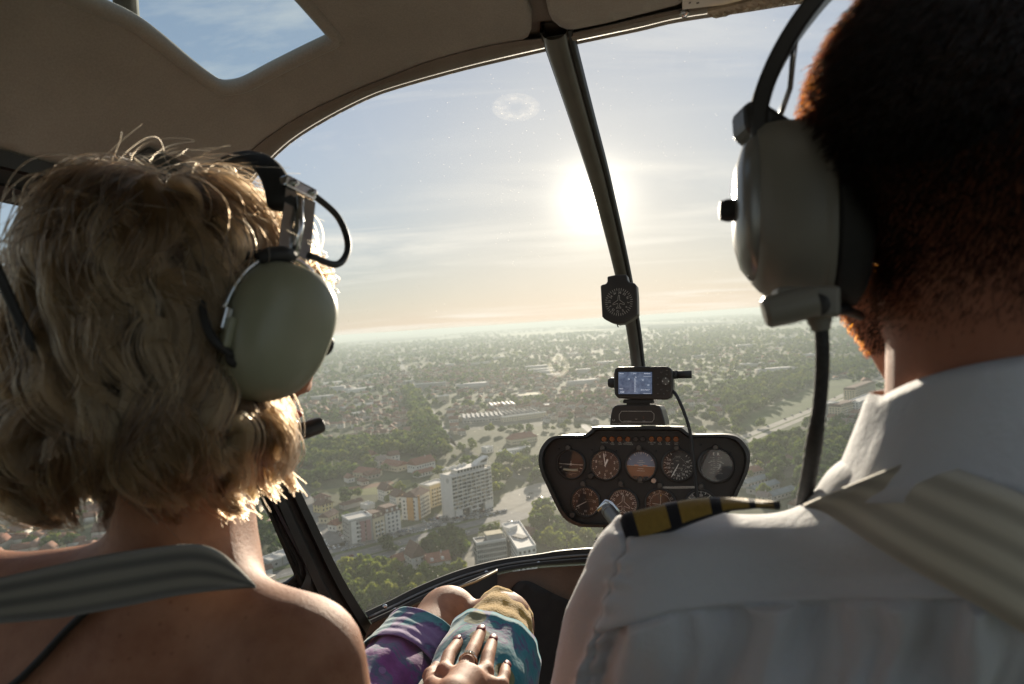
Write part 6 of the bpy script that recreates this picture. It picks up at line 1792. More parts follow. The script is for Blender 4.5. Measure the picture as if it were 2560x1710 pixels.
BO = Vector((-119, 415, 0))                  # a point of the boulevard's middle line
def bl(a, b): return BO + UX * a + UW * b
BOUL = [bl(-330, -6), bl(-150, -2), bl(0, 0), bl(60, 2), bl(122, 3), bl(165, 14), bl(210, 36), bl(300, 70)]
def roads():
    road('boulevard', catmull(BOUL, 4), -13.5, 13.5, M['asphalt'], 0.05)
    road('boulevard_median', catmull(BOUL[:5], 4), -2.6, 1.0, M['verge'], 0.12, False)
    for w in (-8.2, 6.2):
        L_ = resample(catmull(BOUL, 4), 110)
        b = MB()
        for i in range(0, 108, 2):
            p, q = Vector((*L_[i][:2], 0)), Vector((*L_[i + 1][:2], 0)); t = (q - p).normalized(); s = Vector((-t.y, t.x, 0))
            b.add([(k.x, k.y, GZ + 0.09) for k in (p + s * (w - .12), q + s * (w - .12), q + s * (w + .12), p + s * (w + .12))], [(0, 1, 2, 3)])
        b.build('lane_marking', M['marking'], kind='structure')
    for w in (-13.5, 13.5, -2.6, 1.0):
        road('kerb_strip', catmull(BOUL[:5] if abs(w) < 5 else BOUL, 4), w - 0.25, w + 0.25, M['paving'], 0.15, False)
    road('grass_verge', [bl(-330, 15), bl(-20, 18), bl(110, 18)], -1.2, 3.4, M['verge'], 0.07)
    road('service_road', [bl(-330, 24), bl(-20, 26), bl(135, 27)], -6.5, 6.0, M['asphalt'], 0.045)
    road('pavement', [bl(-20, 36), bl(135, 37)], -4, 3, M['paving'], 0.055)
    side = [(-116, 425), (-121, 433), (-150, 496), (-178, 552), (-203, 603), (-262, 722), (-330, 860)]
    road('side_street', side, -6.5, 6.5, M['asphalt'], 0.055)
    road('pavement', side[1:], 6.5, 9.5, M['paving'], 0.06)
    sheet('plaza', [(-24, 512), (-14, 560), (14, 588), (50, 596), (92, 580), (84, 530), (40, 506), (10, 494)], M['paving'], 0.06)
    road('street', [(40, 560), (70, 640), (100, 760), (90, 900)], -5, 5, M['asphalt'], 0.05)
    road('street', [(10, 590), (-30, 680), (-60, 760), (-93, 863)], -5, 5, M['lot'], 0.05)
    road('avenue', [(-82, 800), (-93, 863), (-120, 1000), (-170, 1250), (-241, 1617), (-420, 2500), (-700, 4000)], -6, 7, M['asphalt'], 0.05)
    sheet('sports_field', [g4(*p) for p in ((250, 722), (520, 690), (850, 650), (872, 690), (720, 742), (480, 756))], M['field'], 0.05)
    road('running_track', [g4(*p) for p in ((440, 716), (600, 692), (740, 668))], -7, 9, M['clay'], 0.07, False)
    sheet('parking_lot', [g4(*p) for p in ((1000, 905), (1010, 870), (1120, 890), (1130, 930), (960, 975))], M['asphalt'], 0.08)
    sheet('yard', [g4(*p) for p in ((1180, 1080), (1260, 1050), (1300, 1130), (1260, 1230), (1190, 1210))], M['paving'], 0.05)
    sheet('factory_yard', [g4(*p) for p in ((1100, 270), (1750, 200), (1760, 300), (1150, 330))], M['lot'], 0.04)
    hw = [(95, 590), (160, 640), (249, 722), (400, 880), (662, 1184), (1100, 1720), (1900, 2750), (3600, 4800)]
    road('highway', hw, 2, 13, M['paving'], 0.06); road('highway', hw, -11, -2, M['paving'], 0.06)
    road('highway_median', hw, -2, 2, M['verge'], 0.09, False)
    road('grass_verge', hw, -26, -12, M['meadow'], 0.05); road('service_road', hw, -33, -27, M['lot'], 0.06)
    sheet('meadow', [(270, 800), (330, 805), (520, 1010), (640, 1230), (590, 1240), (440, 1040), (320, 900)], M['meadow'], 0.05)
    sheet('meadow', [(300, 1090), (400, 1150), (640, 1500), (900, 1900), (700, 1960), (420, 1500)], M['meadow'], 0.05, False)
    sheet('yard', [(120, 560), (150, 520), (250, 560), (330, 690), (300, 740), (180, 640)], M['lot'], 0.045, False)
    sheet('parking_lot', [bl(-230, -46), bl(-40, -44), bl(-44, -16), bl(-230, -18)], M['lot'], 0.05)
    rnd = np.random.default_rng(9)
    for k in range(26):                       # open fields far out, each its own patch
        y = rnd.uniform(2600, 15000); x = rnd.uniform(-0.7, 0.9) * y; w = rnd.uniform(120, 500) * y / 5000; d = rnd.uniform(300, 1200) * y / 5000; a = rnd.uniform(-0.3, 0.3)
        ux, uy = Vector((math.cos(a), math.sin(a), 0)), Vector((-math.sin(a), math.cos(a), 0)); c = Vector((x, y, 0))
        sheet('farm_field', [c - ux * w - uy * d, c + ux * w - uy * d, c + ux * w + uy * d, c - ux * w + uy * d], M['meadow'] if k % 3 else M['field'], 0.3, True)
roads()

# ------------------------------------------------------------------ buildings
M['plaster_white'] = simple('white_plaster', (0.66, 0.63, 0.57), 0.9, 0, 0.08, 0.4, spec=0.2)
M['plaster_cream'] = simple('cream_plaster', (0.58, 0.50, 0.34), 0.9, 0, 0.08, 0.4, spec=0.2)
M['plaster_yellow'] = simple('yellow_plaster', (0.60, 0.50, 0.24), 0.9, 0, 0.08, 0.4, spec=0.2)
M['plaster_pink'] = simple('dusty_pink_plaster', (0.34, 0.19, 0.18), 0.9, 0, 0.1, 0.4, spec=0.2)
M['plaster_grey'] = simple('grey_plaster', (0.36, 0.34, 0.31), 0.9, 0, 0.12, 0.4, spec=0.2)
M['plaster_orange'] = simple('orange_plaster', (0.50, 0.28, 0.10), 0.9, 0, 0.1, 0.4, spec=0.2)
M['concrete'] = simple('concrete', (0.33, 0.31, 0.28), 0.9, 0, 0.15, 0.3, spec=0.2)
M['roof_red'] = simple('red_tiles', (0.23, 0.10, 0.065), 0.85, 0, 0.25, 0.7, spec=0.25)
M['roof_brown'] = simple('brown_tiles', (0.13, 0.075, 0.055), 0.85, 0, 0.25, 0.7, spec=0.25)
M['roof_flat'] = simple('pale_roofing', (0.50, 0.47, 0.42), 0.75, 0, 0.15, 0.3)
M['roof_dark'] = simple('dark_roofing', (0.12, 0.115, 0.105), 0.8, 0, 0.25, 0.3)
M['roof_metal'] = simple('sheet_metal_roof', (0.24, 0.245, 0.25), 0.9, 0.0, 0.25, 0.2, spec=0.1)
M['roof_teal'] = simple('slate_blue_roof', (0.13, 0.16, 0.17), 0.7, 0, 0.2, 0.2)
M['pane'] = simple('window_glass', (0.035, 0.04, 0.045), 0.12, 0, 0.4, 0.6)
M['frame_white'] = simple('white_trim', (0.7, 0.68, 0.63), 0.7, 0, 0.05, 1)
M['blind'] = simple('beige_blind', (0.33, 0.27, 0.19), 0.8, 0, 0.25, 0.5)

def frame_of(A, B):
    A = Vector((A[0], A[1], 0)); B = Vector((B[0], B[1], 0))
    d = B - A
    return A, d.length, math.atan2(d.y, d.x)

def foot(A, L, rot, D, mrg=1.5):
    c, s = math.cos(rot), math.sin(rot)
    KEEP.append(np.array([(A.x + c * x - s * y, A.y + s * x + c * y) for x, y in ((-mrg, -mrg), (L + mrg, -mrg), (L + mrg, D + mrg), (-mrg, D + mrg))]))

def gable_roof(b, L, D, H, rise, ov=0.5, along='x', hip=0.0):
    if along == 'x':
        r = [(-ov, -ov), (L + ov, -ov), (L + ov, D + ov), (-ov, D + ov)]; ra, rb = (-ov + hip, D / 2), (L + ov - hip, D / 2)
        v = [(x, y, H) for x, y in r] + [(*ra, H + rise), (*rb, H + rise)]
        f = [(0, 1, 5, 4), (2, 3, 4, 5), (1, 2, 5), (3, 0, 4)]
    else:
        r = [(-ov, -ov), (L + ov, -ov), (L + ov, D + ov), (-ov, D + ov)]; ra, rb = (L / 2, -ov + hip), (L / 2, D + ov - hip)
        v = [(x, y, H) for x, y in r] + [(*ra, H + rise), (*rb, H + rise)]
        f = [(0, 1, 4), (1, 2, 5, 4), (2, 3, 5), (3, 0, 4, 5)]
    v += [(x, y, H - 0.25) for x, y in r]
    f += [(0, 6, 7, 1), (1, 7, 8, 2), (2, 8, 9, 3), (3, 9, 6, 0), (9, 8, 7, 6)]
    return b.add(v, f)

def win_rows(b, L, D, z0, nf, fh, pitch, w=1.3, h=1.5, sides='frl', marg=1.2, mi=0, out=0.06):
    """window boxes proud of the wall; f front (y=0), b back, l left (x=0), r right"""
    for fl in range(nf):
        z = z0 + fl * fh + 1.0 + h / 2
        for s in sides:
            ln = L if s in 'fb' else D
            n = max(1, int((ln - 2 * marg) / pitch))
            for k in range(n):
                u = marg + (ln - 2 * marg) * (k + 0.5) / n
                if s == 'f': b.box((u, -out / 2, z), (w, out, h), mi=mi)
                elif s == 'b': b.box((u, D + out / 2, z), (w, out, h), mi=mi)
                elif s == 'l': b.box((-out / 2, u, z), (out, w, h), mi=mi)
                else: b.box((L + out / 2, u, z), (out, w, h), mi=mi)
    return b

def block(name, A, B, D, H, label, cat='building', wall='plaster_white', roof='flat', rmat=None, fh=3.0, z0=0.5, nf=None, pitch=3.0, ww=1.4, wh=1.5, sides='flr',
          rise=3.0, along='x', hip=0.0, balc=None, extras=None, group=None, chimney=True, plinth=False):
    A, L, rot = frame_of(A, B)
    foot(A, L, rot, D)
    t = thing(name, (A.x, A.y, GZ), label, cat, group, cockpit=False, rotz=rot)
    w = MB().box((L / 2, D / 2, H / 2), (L, D, H))
    if roof == 'gable' and hip == 0:
        if along == 'x':
            for x in (0.02, L - 0.02): w.add([(x, 0, H - .02), (x, D, H - .02), (x, D / 2, H + rise - .1)], [(0, 1, 2)])
        else:
            for y in (0.02, D - 0.02): w.add([(0, y, H - .02), (L, y, H - .02), (L / 2, y, H + rise - .1)], [(0, 1, 2)])
    w.build('wall', M[wall], t)
    nf = nf if nf is not None else int((H - z0) / fh)
    if nf > 0:
        win_rows(MB(), L, D, z0, nf, fh, pitch, ww, wh, sides).build('windows', M['pane'], t, kind='stuff')
        s = MB()
        for fl in range(nf):
            z = z0 + fl * fh + 0.95
            for k in range(max(1, int((L - 2.4) / pitch))):
                n = max(1, int((L - 2.4) / pitch)); u = 1.2 + (L - 2.4) * (k + .5) / n
                s.box((u, -0.11, z), (ww + .3, 0.22, 0.12))
        s.build('sills', M['frame_white'], t, kind='stuff')
    if roof == 'flat':
        r = MB(); th = 0.9
        r.box((L / 2, D / 2, H + 0.06), (L - .5, D - .5, 0.12)); r.build('roof', M[rmat or 'roof_flat'], t)
        p = MB()
        for c, sz in (((L / 2, 0.12, H + th / 2), (L + .3, .35, th)), ((L / 2, D - .12, H + th / 2), (L + .3, .35, th)), ((.12, D / 2, H + th / 2), (.35, D - .6, th)), ((L - .12, D / 2, H + th / 2), (.35, D - .6, th))): p.box(c, sz)
        p.build('parapet', M['frame_white'], t)
    elif roof == 'gable':
        r = gable_roof(MB(), L, D, H, rise, 0.6, along, hip).build('roof', M[rmat or 'roof_red'], t)
        if chimney:
            MB().box((L * 0.68, D * 0.42, H + rise * 0.75), (0.7, 0.7, rise * 0.9)).build('chimney', M['plaster_grey'], r)
    elif roof == 'mansard':
        r = MB(); i = 1.6
        v = [(-.3, -.3, H), (L + .3, -.3, H), (L + .3, D + .3, H), (-.3, D + .3, H), (i, i, H + rise), (L - i, i, H + rise), (L - i, D - i, H + rise), (i, D - i, H + rise)]
        r.add(v, [(0, 1, 5, 4), (1, 2, 6, 5), (2, 3, 7, 6), (3, 0, 4, 7), (4, 5, 6, 7), (3, 2, 1, 0)]); r.build('roof', M[rmat or 'roof_brown'], t)
        n = max(1, int(L / 4))
        for k in range(n):
            MB().box(((k + .5) * L / n, 0.75, H + rise * .45), (1.5, 1.4, 1.6)).build('dormer', M[wall], t)
    if balc:
        for k in balc:
            bb = MB()
            for fl in range(1, nf):
                bb.box((k * L, -0.65, z0 + fl * fh + 0.06), (2.9, 1.3, 0.14)); bb.box((k * L, -1.27, z0 + fl * fh + 0.6), (2.9, 0.06, 0.95))
            bb.build('balconies', M['frame_white'], t, kind='stuff')
    if extras: extras(t, L, D, H)
    return t

def hotel():
    A, L, rot = frame_of(g4(1140, 908), g4(1393, 830)); D = 15.0
    foot(A, L, rot, D, 3)
    t = thing('hotel_tower', (A.x, A.y, GZ), 'tall white slab tower with grid facade and slanted rooftop box beside the boulevard', 'tower block', cockpit=False, rotz=rot)
    z0, nf, fh = 6.2, 9, 2.85; H = z0 + nf * fh
    MB().box((L / 2, D / 2 + .5, (H + z0) / 2), (L - .8, D - 1, H - z0)).build('core', M['plaster_cream'], t)
    MB().box((0, D / 2, H / 2 + 0.6), (0.7, D, H + 1.2)).build('end_wall', M['plaster_white'], t)
    MB().box((L, D / 2, H / 2 + 0.6), (0.7, D, H + 1.2)).build('end_wall', M['plaster_white'], t)
    b = MB().lathe((-0.36, D * 0.35, H - 3.2), (-1, 0, 0), [(1.9, 0), (1.9, 0.12), (1.5, 0.13)], 24); b.build('emblem', M['plaster_grey'], t)
    for fl in range(nf + 1):
        MB().box((L / 2, -0.25, z0 + fl * fh), (L - .8, 1.5, 0.42)).build('floor_band', M['plaster_white'], t)
    g = MB(); rd = random.Random(2)
    n = 17
    for k in range(1, n): g.box((k * L / n, -0.1, z0 + nf * fh / 2), (0.28, 1.0, nf * fh)) if k % 2 == 0 else None
    g.build('fins', M['plaster_white'], t, kind='stuff')
    wn = MB(); bl_ = MB(); rl = MB()
    for fl in range(nf):
        for k in range(n):
            x = (k + .5) * L / n; z = z0 + fl * fh + 1.45
            (wn if rd.random() < 0.72 else bl_).box((x, 0.02, z), (L / n * 0.8, 0.16, 1.75))
            rl.box((x, -0.9, z0 + fl * fh + 0.75), (L / n * 0.86, 0.06, 0.75)) if rd.random() < 0.55 else None
    for fl in range(nf):
        for k in range(4): wn.box((0.3 + L * 0 + L + .06, 2 + k * 3.4, z0 + fl * fh + 1.5), (0.14, 1.4, 1.5))
    wn.build('windows', M['pane'], t, kind='stuff'); bl_.build('blinds', M['blind'], t, kind='stuff'); rl.build('balcony_rails', M['plaster_white'], t, kind='stuff')
    # podium: recessed glass hall, white piers
    MB().box((L / 2, D / 2 + 1.2, z0 / 2), (L - 3, D - 3, z0 - .02)).build('podium', M['pane'], t)
    for x, w in ((1.6, 6.5), (L * .44, 1.2), (L * .6, 1.2), (L - 4.2, 7.5)):
        MB().box((x + (w / 2 if x < 3 else 0), 0.7, z0 / 2), (w, 2.2, z0 - .4)).build('pier', M['plaster_white'], t)
    MB().box((L * .52, -1.4, 3.4), (8, 3.0, 0.35)).build('entrance_canopy', M['plaster_white'], t)
    MB().box((L / 2, D / 2, H + .35), (L - .9, D, 0.5)).build('roof', M['roof_flat'], t)
    # roof terrace: set-back storey, rails, plant and the slanted box
    MB().box((L * .56, D * .5, H + 2.0), (L * .72, D * .55, 2.8)).build('penthouse', M['plaster_white'], t)
    pw = MB()
    for k in range(9): pw.box((L * .24 + k * L * .08, D * .5 - D * .275 - .05, H + 2.0), (L * .055, 0.12, 1.9))
    pw.build('penthouse_windows', M['pane'], t, kind='stuff')
    MB().box((L * .56, D * .48, H + 3.62), (L * .80, D * .72, 0.4)).build('penthouse_roof', M['roof_flat'], t)
    sb = MB(); x0, x1 = L * .72, L * 1.02
    sb.prism([Vector(p) for p in ((x0, D * .3, H + 3.9), (x1, D * .3, H + 3.9), (x1 + 1.2, D * .3, H + 8.6), (x0 + 3.0, D * .3, H + 6.0))], (0, D * .42, 0)); sb.build('slanted_box', M['plaster_white'], t)
    MB().prism([Vector(p) for p in ((x0 + 4, D * .29, H + 4.6), (x1 - .8, D * .29, H + 4.6), (x1 - .2, D * .29, H + 7.3), (x0 + 5, D * .29, H + 5.9))], (0, 0.3, 0)).build('slanted_box_opening', M['pane'], t)
    rl = MB()
    for k in range(16):
        rl.box((1 + k * 1.5, D * .82 + math.sin(k) * .4, H + 4.0 + (k % 3) * .4), (0.9, 1.4, 1.0 + (k % 4) * .35)); rl.box((1 + k * 1.5, 0.3, H + 1.2), (0.1, 0.1, 1.2))
    rl.box((L * .3, 0.3, H + 1.75), (L * .6, 0.08, 0.08)); rl.build('rooftop_plant', M['frame_white'], t, kind='stuff')
hotel()

def office():
    h = 19.0
    A = G(*z4(1285, 1070), h); B = G(*z4(1474, 1040), h)
    A1, L, rot = frame_of(A, B); D = 9.5; foot(A1, L, rot, D)
    t = thing('office_block', (A1.x, A1.y, GZ), 'white L-shaped office block with close window grid below the boulevard', 'office building', cockpit=False, rotz=rot)
    MB().box((L / 2, D / 2, h / 2), (L, D, h)).build('wall', M['concrete'], t)
    n = 15; nf = 6; fh = (h - 1.2) / nf
    wn = MB()
    for fl in range(nf):
        for k in range(n): wn.box(((k + .5) * L / n, -0.02, 0.6 + (fl + .52) * fh), (L / n * .7, 0.1, fh * .62))
        for k in range(5): wn.box((-0.02, (k + .5) * D / 5, 0.6 + (fl + .52) * fh), (0.1, D / 5 * .66, fh * .6))
    wn.build('windows', M['pane'], t, kind='stuff')
    fn = MB()
    for k in range(n + 1): fn.box((k * L / n, -0.3, h / 2), (0.22, 0.5, h))
    for fl in range(nf + 1): fn.box((L / 2, -0.2, 0.6 + fl * fh), (L, 0.34, 0.35))
    fn.build('facade_grid', M['plaster_white'], t, kind='stuff')
    MB().box((L / 2, D / 2, h + .06), (L - .4, D - .4, .12)).build('roof', M['roof_dark'], t)
    p = MB()
    for c, s in (((L / 2, 0.05, h + .35), (L + .3, .3, .7)), ((.05, D / 2, h + .35), (.3, D - .4, .7)), ((L / 2, D, h + .35), (L + .3, .3, .7))): p.box(c, s)
    p.build('parapet', M['frame_white'], t)
    MB().box((L * .66, D * .55, h + 1.7), (L * .52, D * .66, 3.2)).build('roof_house', M['plaster_grey'], t)
    MB().box((L * .66, D * .55, h + 3.4), (L * .58, D * .8, 0.3)).build('roof_house_cover', M['plaster_cream'], t)
    # long wing running away from the camera
    C = [G(*z4(*p), h) for p in ((1552, 1112), (1672, 1086), (1565, 926), (1450, 946))]
    inv = t.matrix_world.inverted() if False else (Matrix.Translation((A1.x, A1.y, GZ)) @ Matrix.Rotation(rot, 4, 'Z')).inverted()
    q = [inv @ Vector((c.x, c.y, GZ)) for c in C]
    KEEP.append(np.array([(c.x, c.y) for c in C]))
    MB().prism([Vector((p.x, p.y, 0)) for p in q], (0, 0, h)).build('wing_wall', M['plaster_white'], t)
    cen = sum(q, Vector()) / 4
    MB().prism([cen + (p - cen) * 0.96 + Vector((0, 0, h + .02)) for p in q], (0, 0, .15)).build('wing_roof', M['roof_flat'], t)
    w2 = MB()
    for (a, b_) in ((q[0], q[1]), (q[3], q[0]), (q[1], q[2])):
        ln = (b_ - a).length; m_ = max(2, int(ln / 2.6)); u = (b_ - a).normalized(); nr = Vector((u.y, -u.x, 0)); R = Matrix((u, nr, Vector((0, 0, 1)))).transposed()
        for fl in range(nf):
            for k in range(m_): w2.box(a + u * ((k + .5) * ln / m_) + nr * 0.02 + Vector((0, 0, 0.6 + (fl + .52) * fh)), (1.4, 0.1, fh * .5), R)
    w2.build('wing_windows', M['pane'], t, kind='stuff')
    for i in range(4):
        a, b_ = q[i], q[(i + 1) % 4]; u = (b_ - a).normalized(); nr = Vector((u.y, -u.x, 0)); R = Matrix((u, nr, Vector((0, 0, 1)))).transposed()
        MB().box((a + b_) / 2 + Vector((0, 0, h + .45)) - nr * 0.1, ((b_ - a).length - .35, 0.3, 0.9), R).build('wing_parapet', M['frame_white'], t)
    MB().box(cen + (q[3] - cen) * .45 + Vector((0, 0, h + 1.4)), (7, 5, 2.6), Matrix.Rotation(0.5, 3, 'Z')).build('stair_house', M['plaster_white'], t)
    MB().box(cen + (q[0] - q[3]) * .1 + Vector((0, 0, h + .6)), (5, 9, .8), Matrix.Rotation(0.5, 3, 'Z')).build('skylight_well', M['roof_dark'], t)
    # glazed link between the wings
    k1 = Vector((L, D * .3, 0)); k2 = q[3].lerp(q[0], .45)
    u = (k2 - k1); R = Matrix.Rotation(math.atan2(u.y, u.x), 3, 'Z')
    MB().box((k1 + k2) / 2 + Vector((0, 0, h * .46)), (u.length, 6, h * .92), R).build('glazed_link', M['pane'], t)
office()

def sawtooth(name, A, B, D, H, n, label, rmat='roof_metal', wall='plaster_grey'):
    A, L, rot = frame_of(A, B); foot(A, L, rot, D)
    t = thing(name, (A.x, A.y, GZ), label, 'factory hall', cockpit=False, rotz=rot)
    MB().box((L / 2, D / 2, H / 2), (L, D, H)).build('wall', M[wall], t)
    for k in range(n):
        x0, x1 = k * L / n, (k + 1) * L / n - 0.3
        b = MB(); b.prism([Vector((x0, -.3, H)), Vector((x1, -.3, H)), Vector((x0 + .4, -.3, H + 3.0))], (0, D + .6, 0)); r = b.build('roof_bay', M[rmat], t)
        MB().prism([Vector((x0 - .06, .4, H + .6)), Vector((x0 - .06, D - .4, H + .6)), Vector((x0 + .22, D - .4, H + 2.6)), Vector((x0 + .22, .4, H + 2.6))], (-.05, 0, 0)).build('glazing', M['pane'], r)
    win_rows(MB(), L, D, 0, 1, 4, 4.5, 3, 2.2, 'f').build('windows', M['pane'], t, kind='stuff')

def landmarks():
    # apartment row by the side street
    def pinks(t, L, D, H):
        for k in (0.55, 0.8):
            MB().box((k * L, -0.5, H * .48), (3.2, 1.2, H * .8)).build('bay', M['plaster_pink'], t)
        MB().box((L * .18, -0.35, H * .5), (3.6, .8, H * .86)).build('bay', M['plaster_white'], t)
    block('apartment_block', g4(462, 1085), g4(612, 1048), 15, 17.5, 'flat-roofed apartment block with dusty pink bays on the side street corner', 'apartment block', 'plaster_grey', 'flat', pitch=2.6, extras=pinks, balc=(0.36,))
    block('apartment_block', g4(616, 1045), g4(690, 1018), 13, 15.0, 'cream apartment house with brown mansard, middle of the row', 'apartment block', 'plaster_cream', 'mansard', rise=3.2, pitch=2.4, balc=(0.3, 0.72))
    block('apartment_block', g4(695, 1014), g4(792, 984), 13, 15.5, 'white apartment house with brown mansard at the right end of the row', 'apartment block', 'plaster_white', 'mansard', rise=3.6, pitch=2.6, balc=(0.28,))
    def orange(t, L, D, H):
        MB().box((0.15 * L, D / 2, H * .52), (L * .16, D + .5, H * 1.02)).build('stair_tower', M['plaster_orange'], t)
        MB().box((-0.2, D * .42, H * .5), (.6, D * .4, H)).build('side_panel', M['plaster_orange'], t)
    block('apartment_block', g4(902, 918), g4(985, 868), 14, 18, 'white apartment tower with orange stair strip left of the slab tower', 'apartment block', 'plaster_white', 'gable', 'roof_brown', pitch=2.5, rise=4, hip=3.0, balc=(0.55, 0.85), extras=orange)
    block('apartment_block', g4(988, 838), g4(1098, 800), 12, 18, 'pale pinkish apartment block standing just behind the slab tower', 'apartment block', 'plaster_cream', 'flat', pitch=2.4, balc=(0.2, 0.5, 0.8))
    block('white_house', g4(690, 800), g4(748, 786), 14, 10, 'narrow white gabled house behind the orange-striped tower', 'house', 'plaster_white', 'gable', 'roof_brown', rise=5, along='y')
    block('white_house', g4(765, 852), g4(840, 833), 12, 11, 'tall white gabled house squeezed beside the orange-striped tower', 'house', 'plaster_white', 'gable', 'roof_brown', rise=4.5, along='y')
    block('school_hall', g4(585, 648), g4(668, 622), 24, 5.5, 'cream hall with red and pale roof slopes, left of two', 'hall', 'plaster_cream', 'gable', 'roof_red', rise=4, along='y', pitch=4, chimney=False)
    block('school_hall', g4(768, 602), g4(852, 580), 28, 6, 'cream hall with red and pale roof slopes, right of two', 'hall', 'plaster_cream', 'gable', 'roof_red', rise=4, along='y', pitch=4, chimney=False)
    block('white_house', g4(888, 612), g4(1016, 578), 14, 8.5, 'big white gabled hall with blank wall above the sports field', 'hall', 'plaster_white', 'gable', 'roof_red', rise=6, along='x', nf=1, z0=4)
    block('house', g4(905, 640), g4(1012, 612), 9, 4, 'long low house with red roof before the blank white hall', 'house', 'plaster_white', 'gable', 'roof_red', rise=3, pitch=3.5)
    block('yellow_house', g4(268, 872), g4(348, 846), 10, 6.5, 'yellow house with brown gabled roof beside the side street', 'house', 'plaster_yellow', 'gable', 'roof_brown', rise=4, along='y')
    block('house', g4(372, 992), g4(432, 966), 9, 5, 'small white house with bright red roof left of the pink apartment block', 'house', 'plaster_white', 'gable', 'roof_red', rise=3.4)
    block('house', g4(318, 940), g4(385, 905), 9, 5, 'low brown-roofed house between the yellow house and apartments', 'house', 'plaster_cream', 'gable', 'roof_brown', rise=3.2)
    block('shed', g4(570, 850), g4(622, 835), 10, 3.5, 'small shed with white flat roof behind the apartment row', 'shed', 'plaster_white', 'flat', nf=0)
    block('house', g4(420, 850), g4(545, 815), 8, 4, 'long dark-roofed row of garages near the sports field', 'garage', 'plaster_grey', 'gable', 'roof_brown', rise=1.8, nf=0)
    block('house', g4(762, 1228), g4(878, 1192), 9, 3.6, 'low house with orange-red roof nearest the boulevard edge', 'house', 'plaster_cream', 'gable', 'roof_red', rise=3.5, pitch=3)
    block('steep_house', g4(868, 1242), g4(960, 1216), 12, 7.5, 'tall house with steep dark red roof among the lower trees', 'house', 'plaster_white', 'gable', 'roof_brown', rise=7.5, along='y')
    def dorm(t, L, D, H):
        for k in (0.22, 0.68): MB().box((k * L, 1.2, H + 1.3), (1.6, 1.8, 1.7)).build('dormer', M['plaster_white'], t)
    block('house', g4(968, 1264), g4(1116, 1236), 10, 6, 'red-roofed house with two white dormers just above the windshield sill', 'house', 'plaster_white', 'gable', 'roof_red', rise=4.4, extras=dorm)
    block('house', g4(1620, 1080), g4(1700, 1040), 12, 5, 'brown-roofed house with pale gable behind the white office', 'house', 'plaster_cream', 'gable', 'roof_brown', rise=5, along='y')
    # factory ground
    sawtooth('factory_hall', g4(1195, 284), g4(1470, 262), 46, 6.5, 9, 'wide grey sawtooth-roofed factory hall, left half of the works')
    sawtooth('factory_hall', g4(1475, 258), g4(1700, 236), 46, 6.5, 8, 'grey sawtooth-roofed factory hall, right half of the works')
    block('factory_office', g4(1458, 276), g4(1742, 240), 7, 7, 'long pale flat-roofed front building of the sawtooth works', 'factory', 'plaster_cream', 'flat', pitch=4)
    sawtooth('factory_hall', g4(1380, 200), g4(1545, 186), 40, 7, 6, 'pale-roofed smaller factory hall behind the sawtooth works', 'roof_flat')
    block('warehouse', g4(1565, 130), g4(1712, 118), 50, 7, 'warehouse with wide brownish flat roof beyond the factory', 'warehouse', 'plaster_cream', 'flat', 'plaster_cream', pitch=6, nf=1)
    block('warehouse', g4(1115, 275), g4(1190, 268), 26, 6, 'boxy cream workshop at the left end of the sawtooth works', 'workshop', 'plaster_cream', 'flat', 'plaster_cream', pitch=4)
    block('warehouse', g4(1745, 190), g4(1830, 180), 22, 6, 'warehouse with white flat roof right of the factory', 'warehouse', 'plaster_grey', 'flat', nf=1)
    block('villa', g4(1512, 424), g4(1682, 398), 16, 6, 'large villa with broad red hipped roof beyond the slab tower', 'villa', 'plaster_cream', 'gable', 'roof_red', rise=6, hip=6)
    block('long_building', g4(1452, 498), g4(1640, 466), 9, 4.5, 'long low building with white flat roof above the slab tower', 'building', 'plaster_white', 'flat', pitch=3.2)
    block('small_annex', g4(1350, 480), g4(1396, 470), 10, 6, 'small white annex left of the long white-roofed building', 'annex', 'plaster_white', 'flat')
    block('small_annex', g4(1470, 505), g4(1520, 498), 6, 3, 'tiny flat annex before the long white-roofed building', 'annex', 'plaster_white', 'flat', nf=0)
    # middle distance
    block('apartment_slab', g4(885, 72), g4(1085, 58), 14, 16, 'long pale apartment slab in the far middle distance', 'apartment block', 'plaster_grey', 'flat', pitch=3.5)
    block('apartment_slab', g4(1030, 152), g4(1108, 146), 14, 13, 'square pale apartment block at the end of the avenue', 'apartment block', 'plaster_cream', 'flat', pitch=3.2)
    block('apartment_slab', g4(820, 50), g4(868, 44), 14, 16, 'small grey apartment block left of the long far slab', 'apartment block', 'plaster_grey', 'flat', pitch=3.5)
    block('warehouse', g4(415, 205), g4(680, 165), 30, 6, 'low metal-roofed warehouse in the suburb left of the avenue', 'warehouse', 'plaster_grey', 'gable', 'roof_metal', rise=2, nf=0, chimney=False)
    block('warehouse', g4(485, 250), g4(562, 240), 16, 8, 'boxy white-roofed store in the suburb left of the avenue', 'store', 'plaster_white', 'flat', pitch=4)
    block('warehouse', g4(450, 85), g4(660, 60), 34, 7, 'far white-roofed depot near the avenue trees', 'depot', 'plaster_white', 'flat', nf=0)
    block('warehouse', g4(290, 40), g4(440, 22), 40, 7, 'far bright-roofed depot behind the headset cup', 'depot', 'plaster_white', 'flat', nf=0)
    A, L, rot = frame_of(g4(618, 300), g4(682, 292)); foot(A, L, rot, 12)
    t = thing('tent_hall', (A.x, A.y, GZ), 'bright white arched tent among the suburb houses', 'tent', cockpit=False, rotz=rot)
    n = 10; b = MB(); v = []
    for y in (0, 14): v += [(L / 2 - L / 2 * math.cos(math.pi * k / n), y, 5 * math.sin(math.pi * k / n)) for k in range(n + 1)]
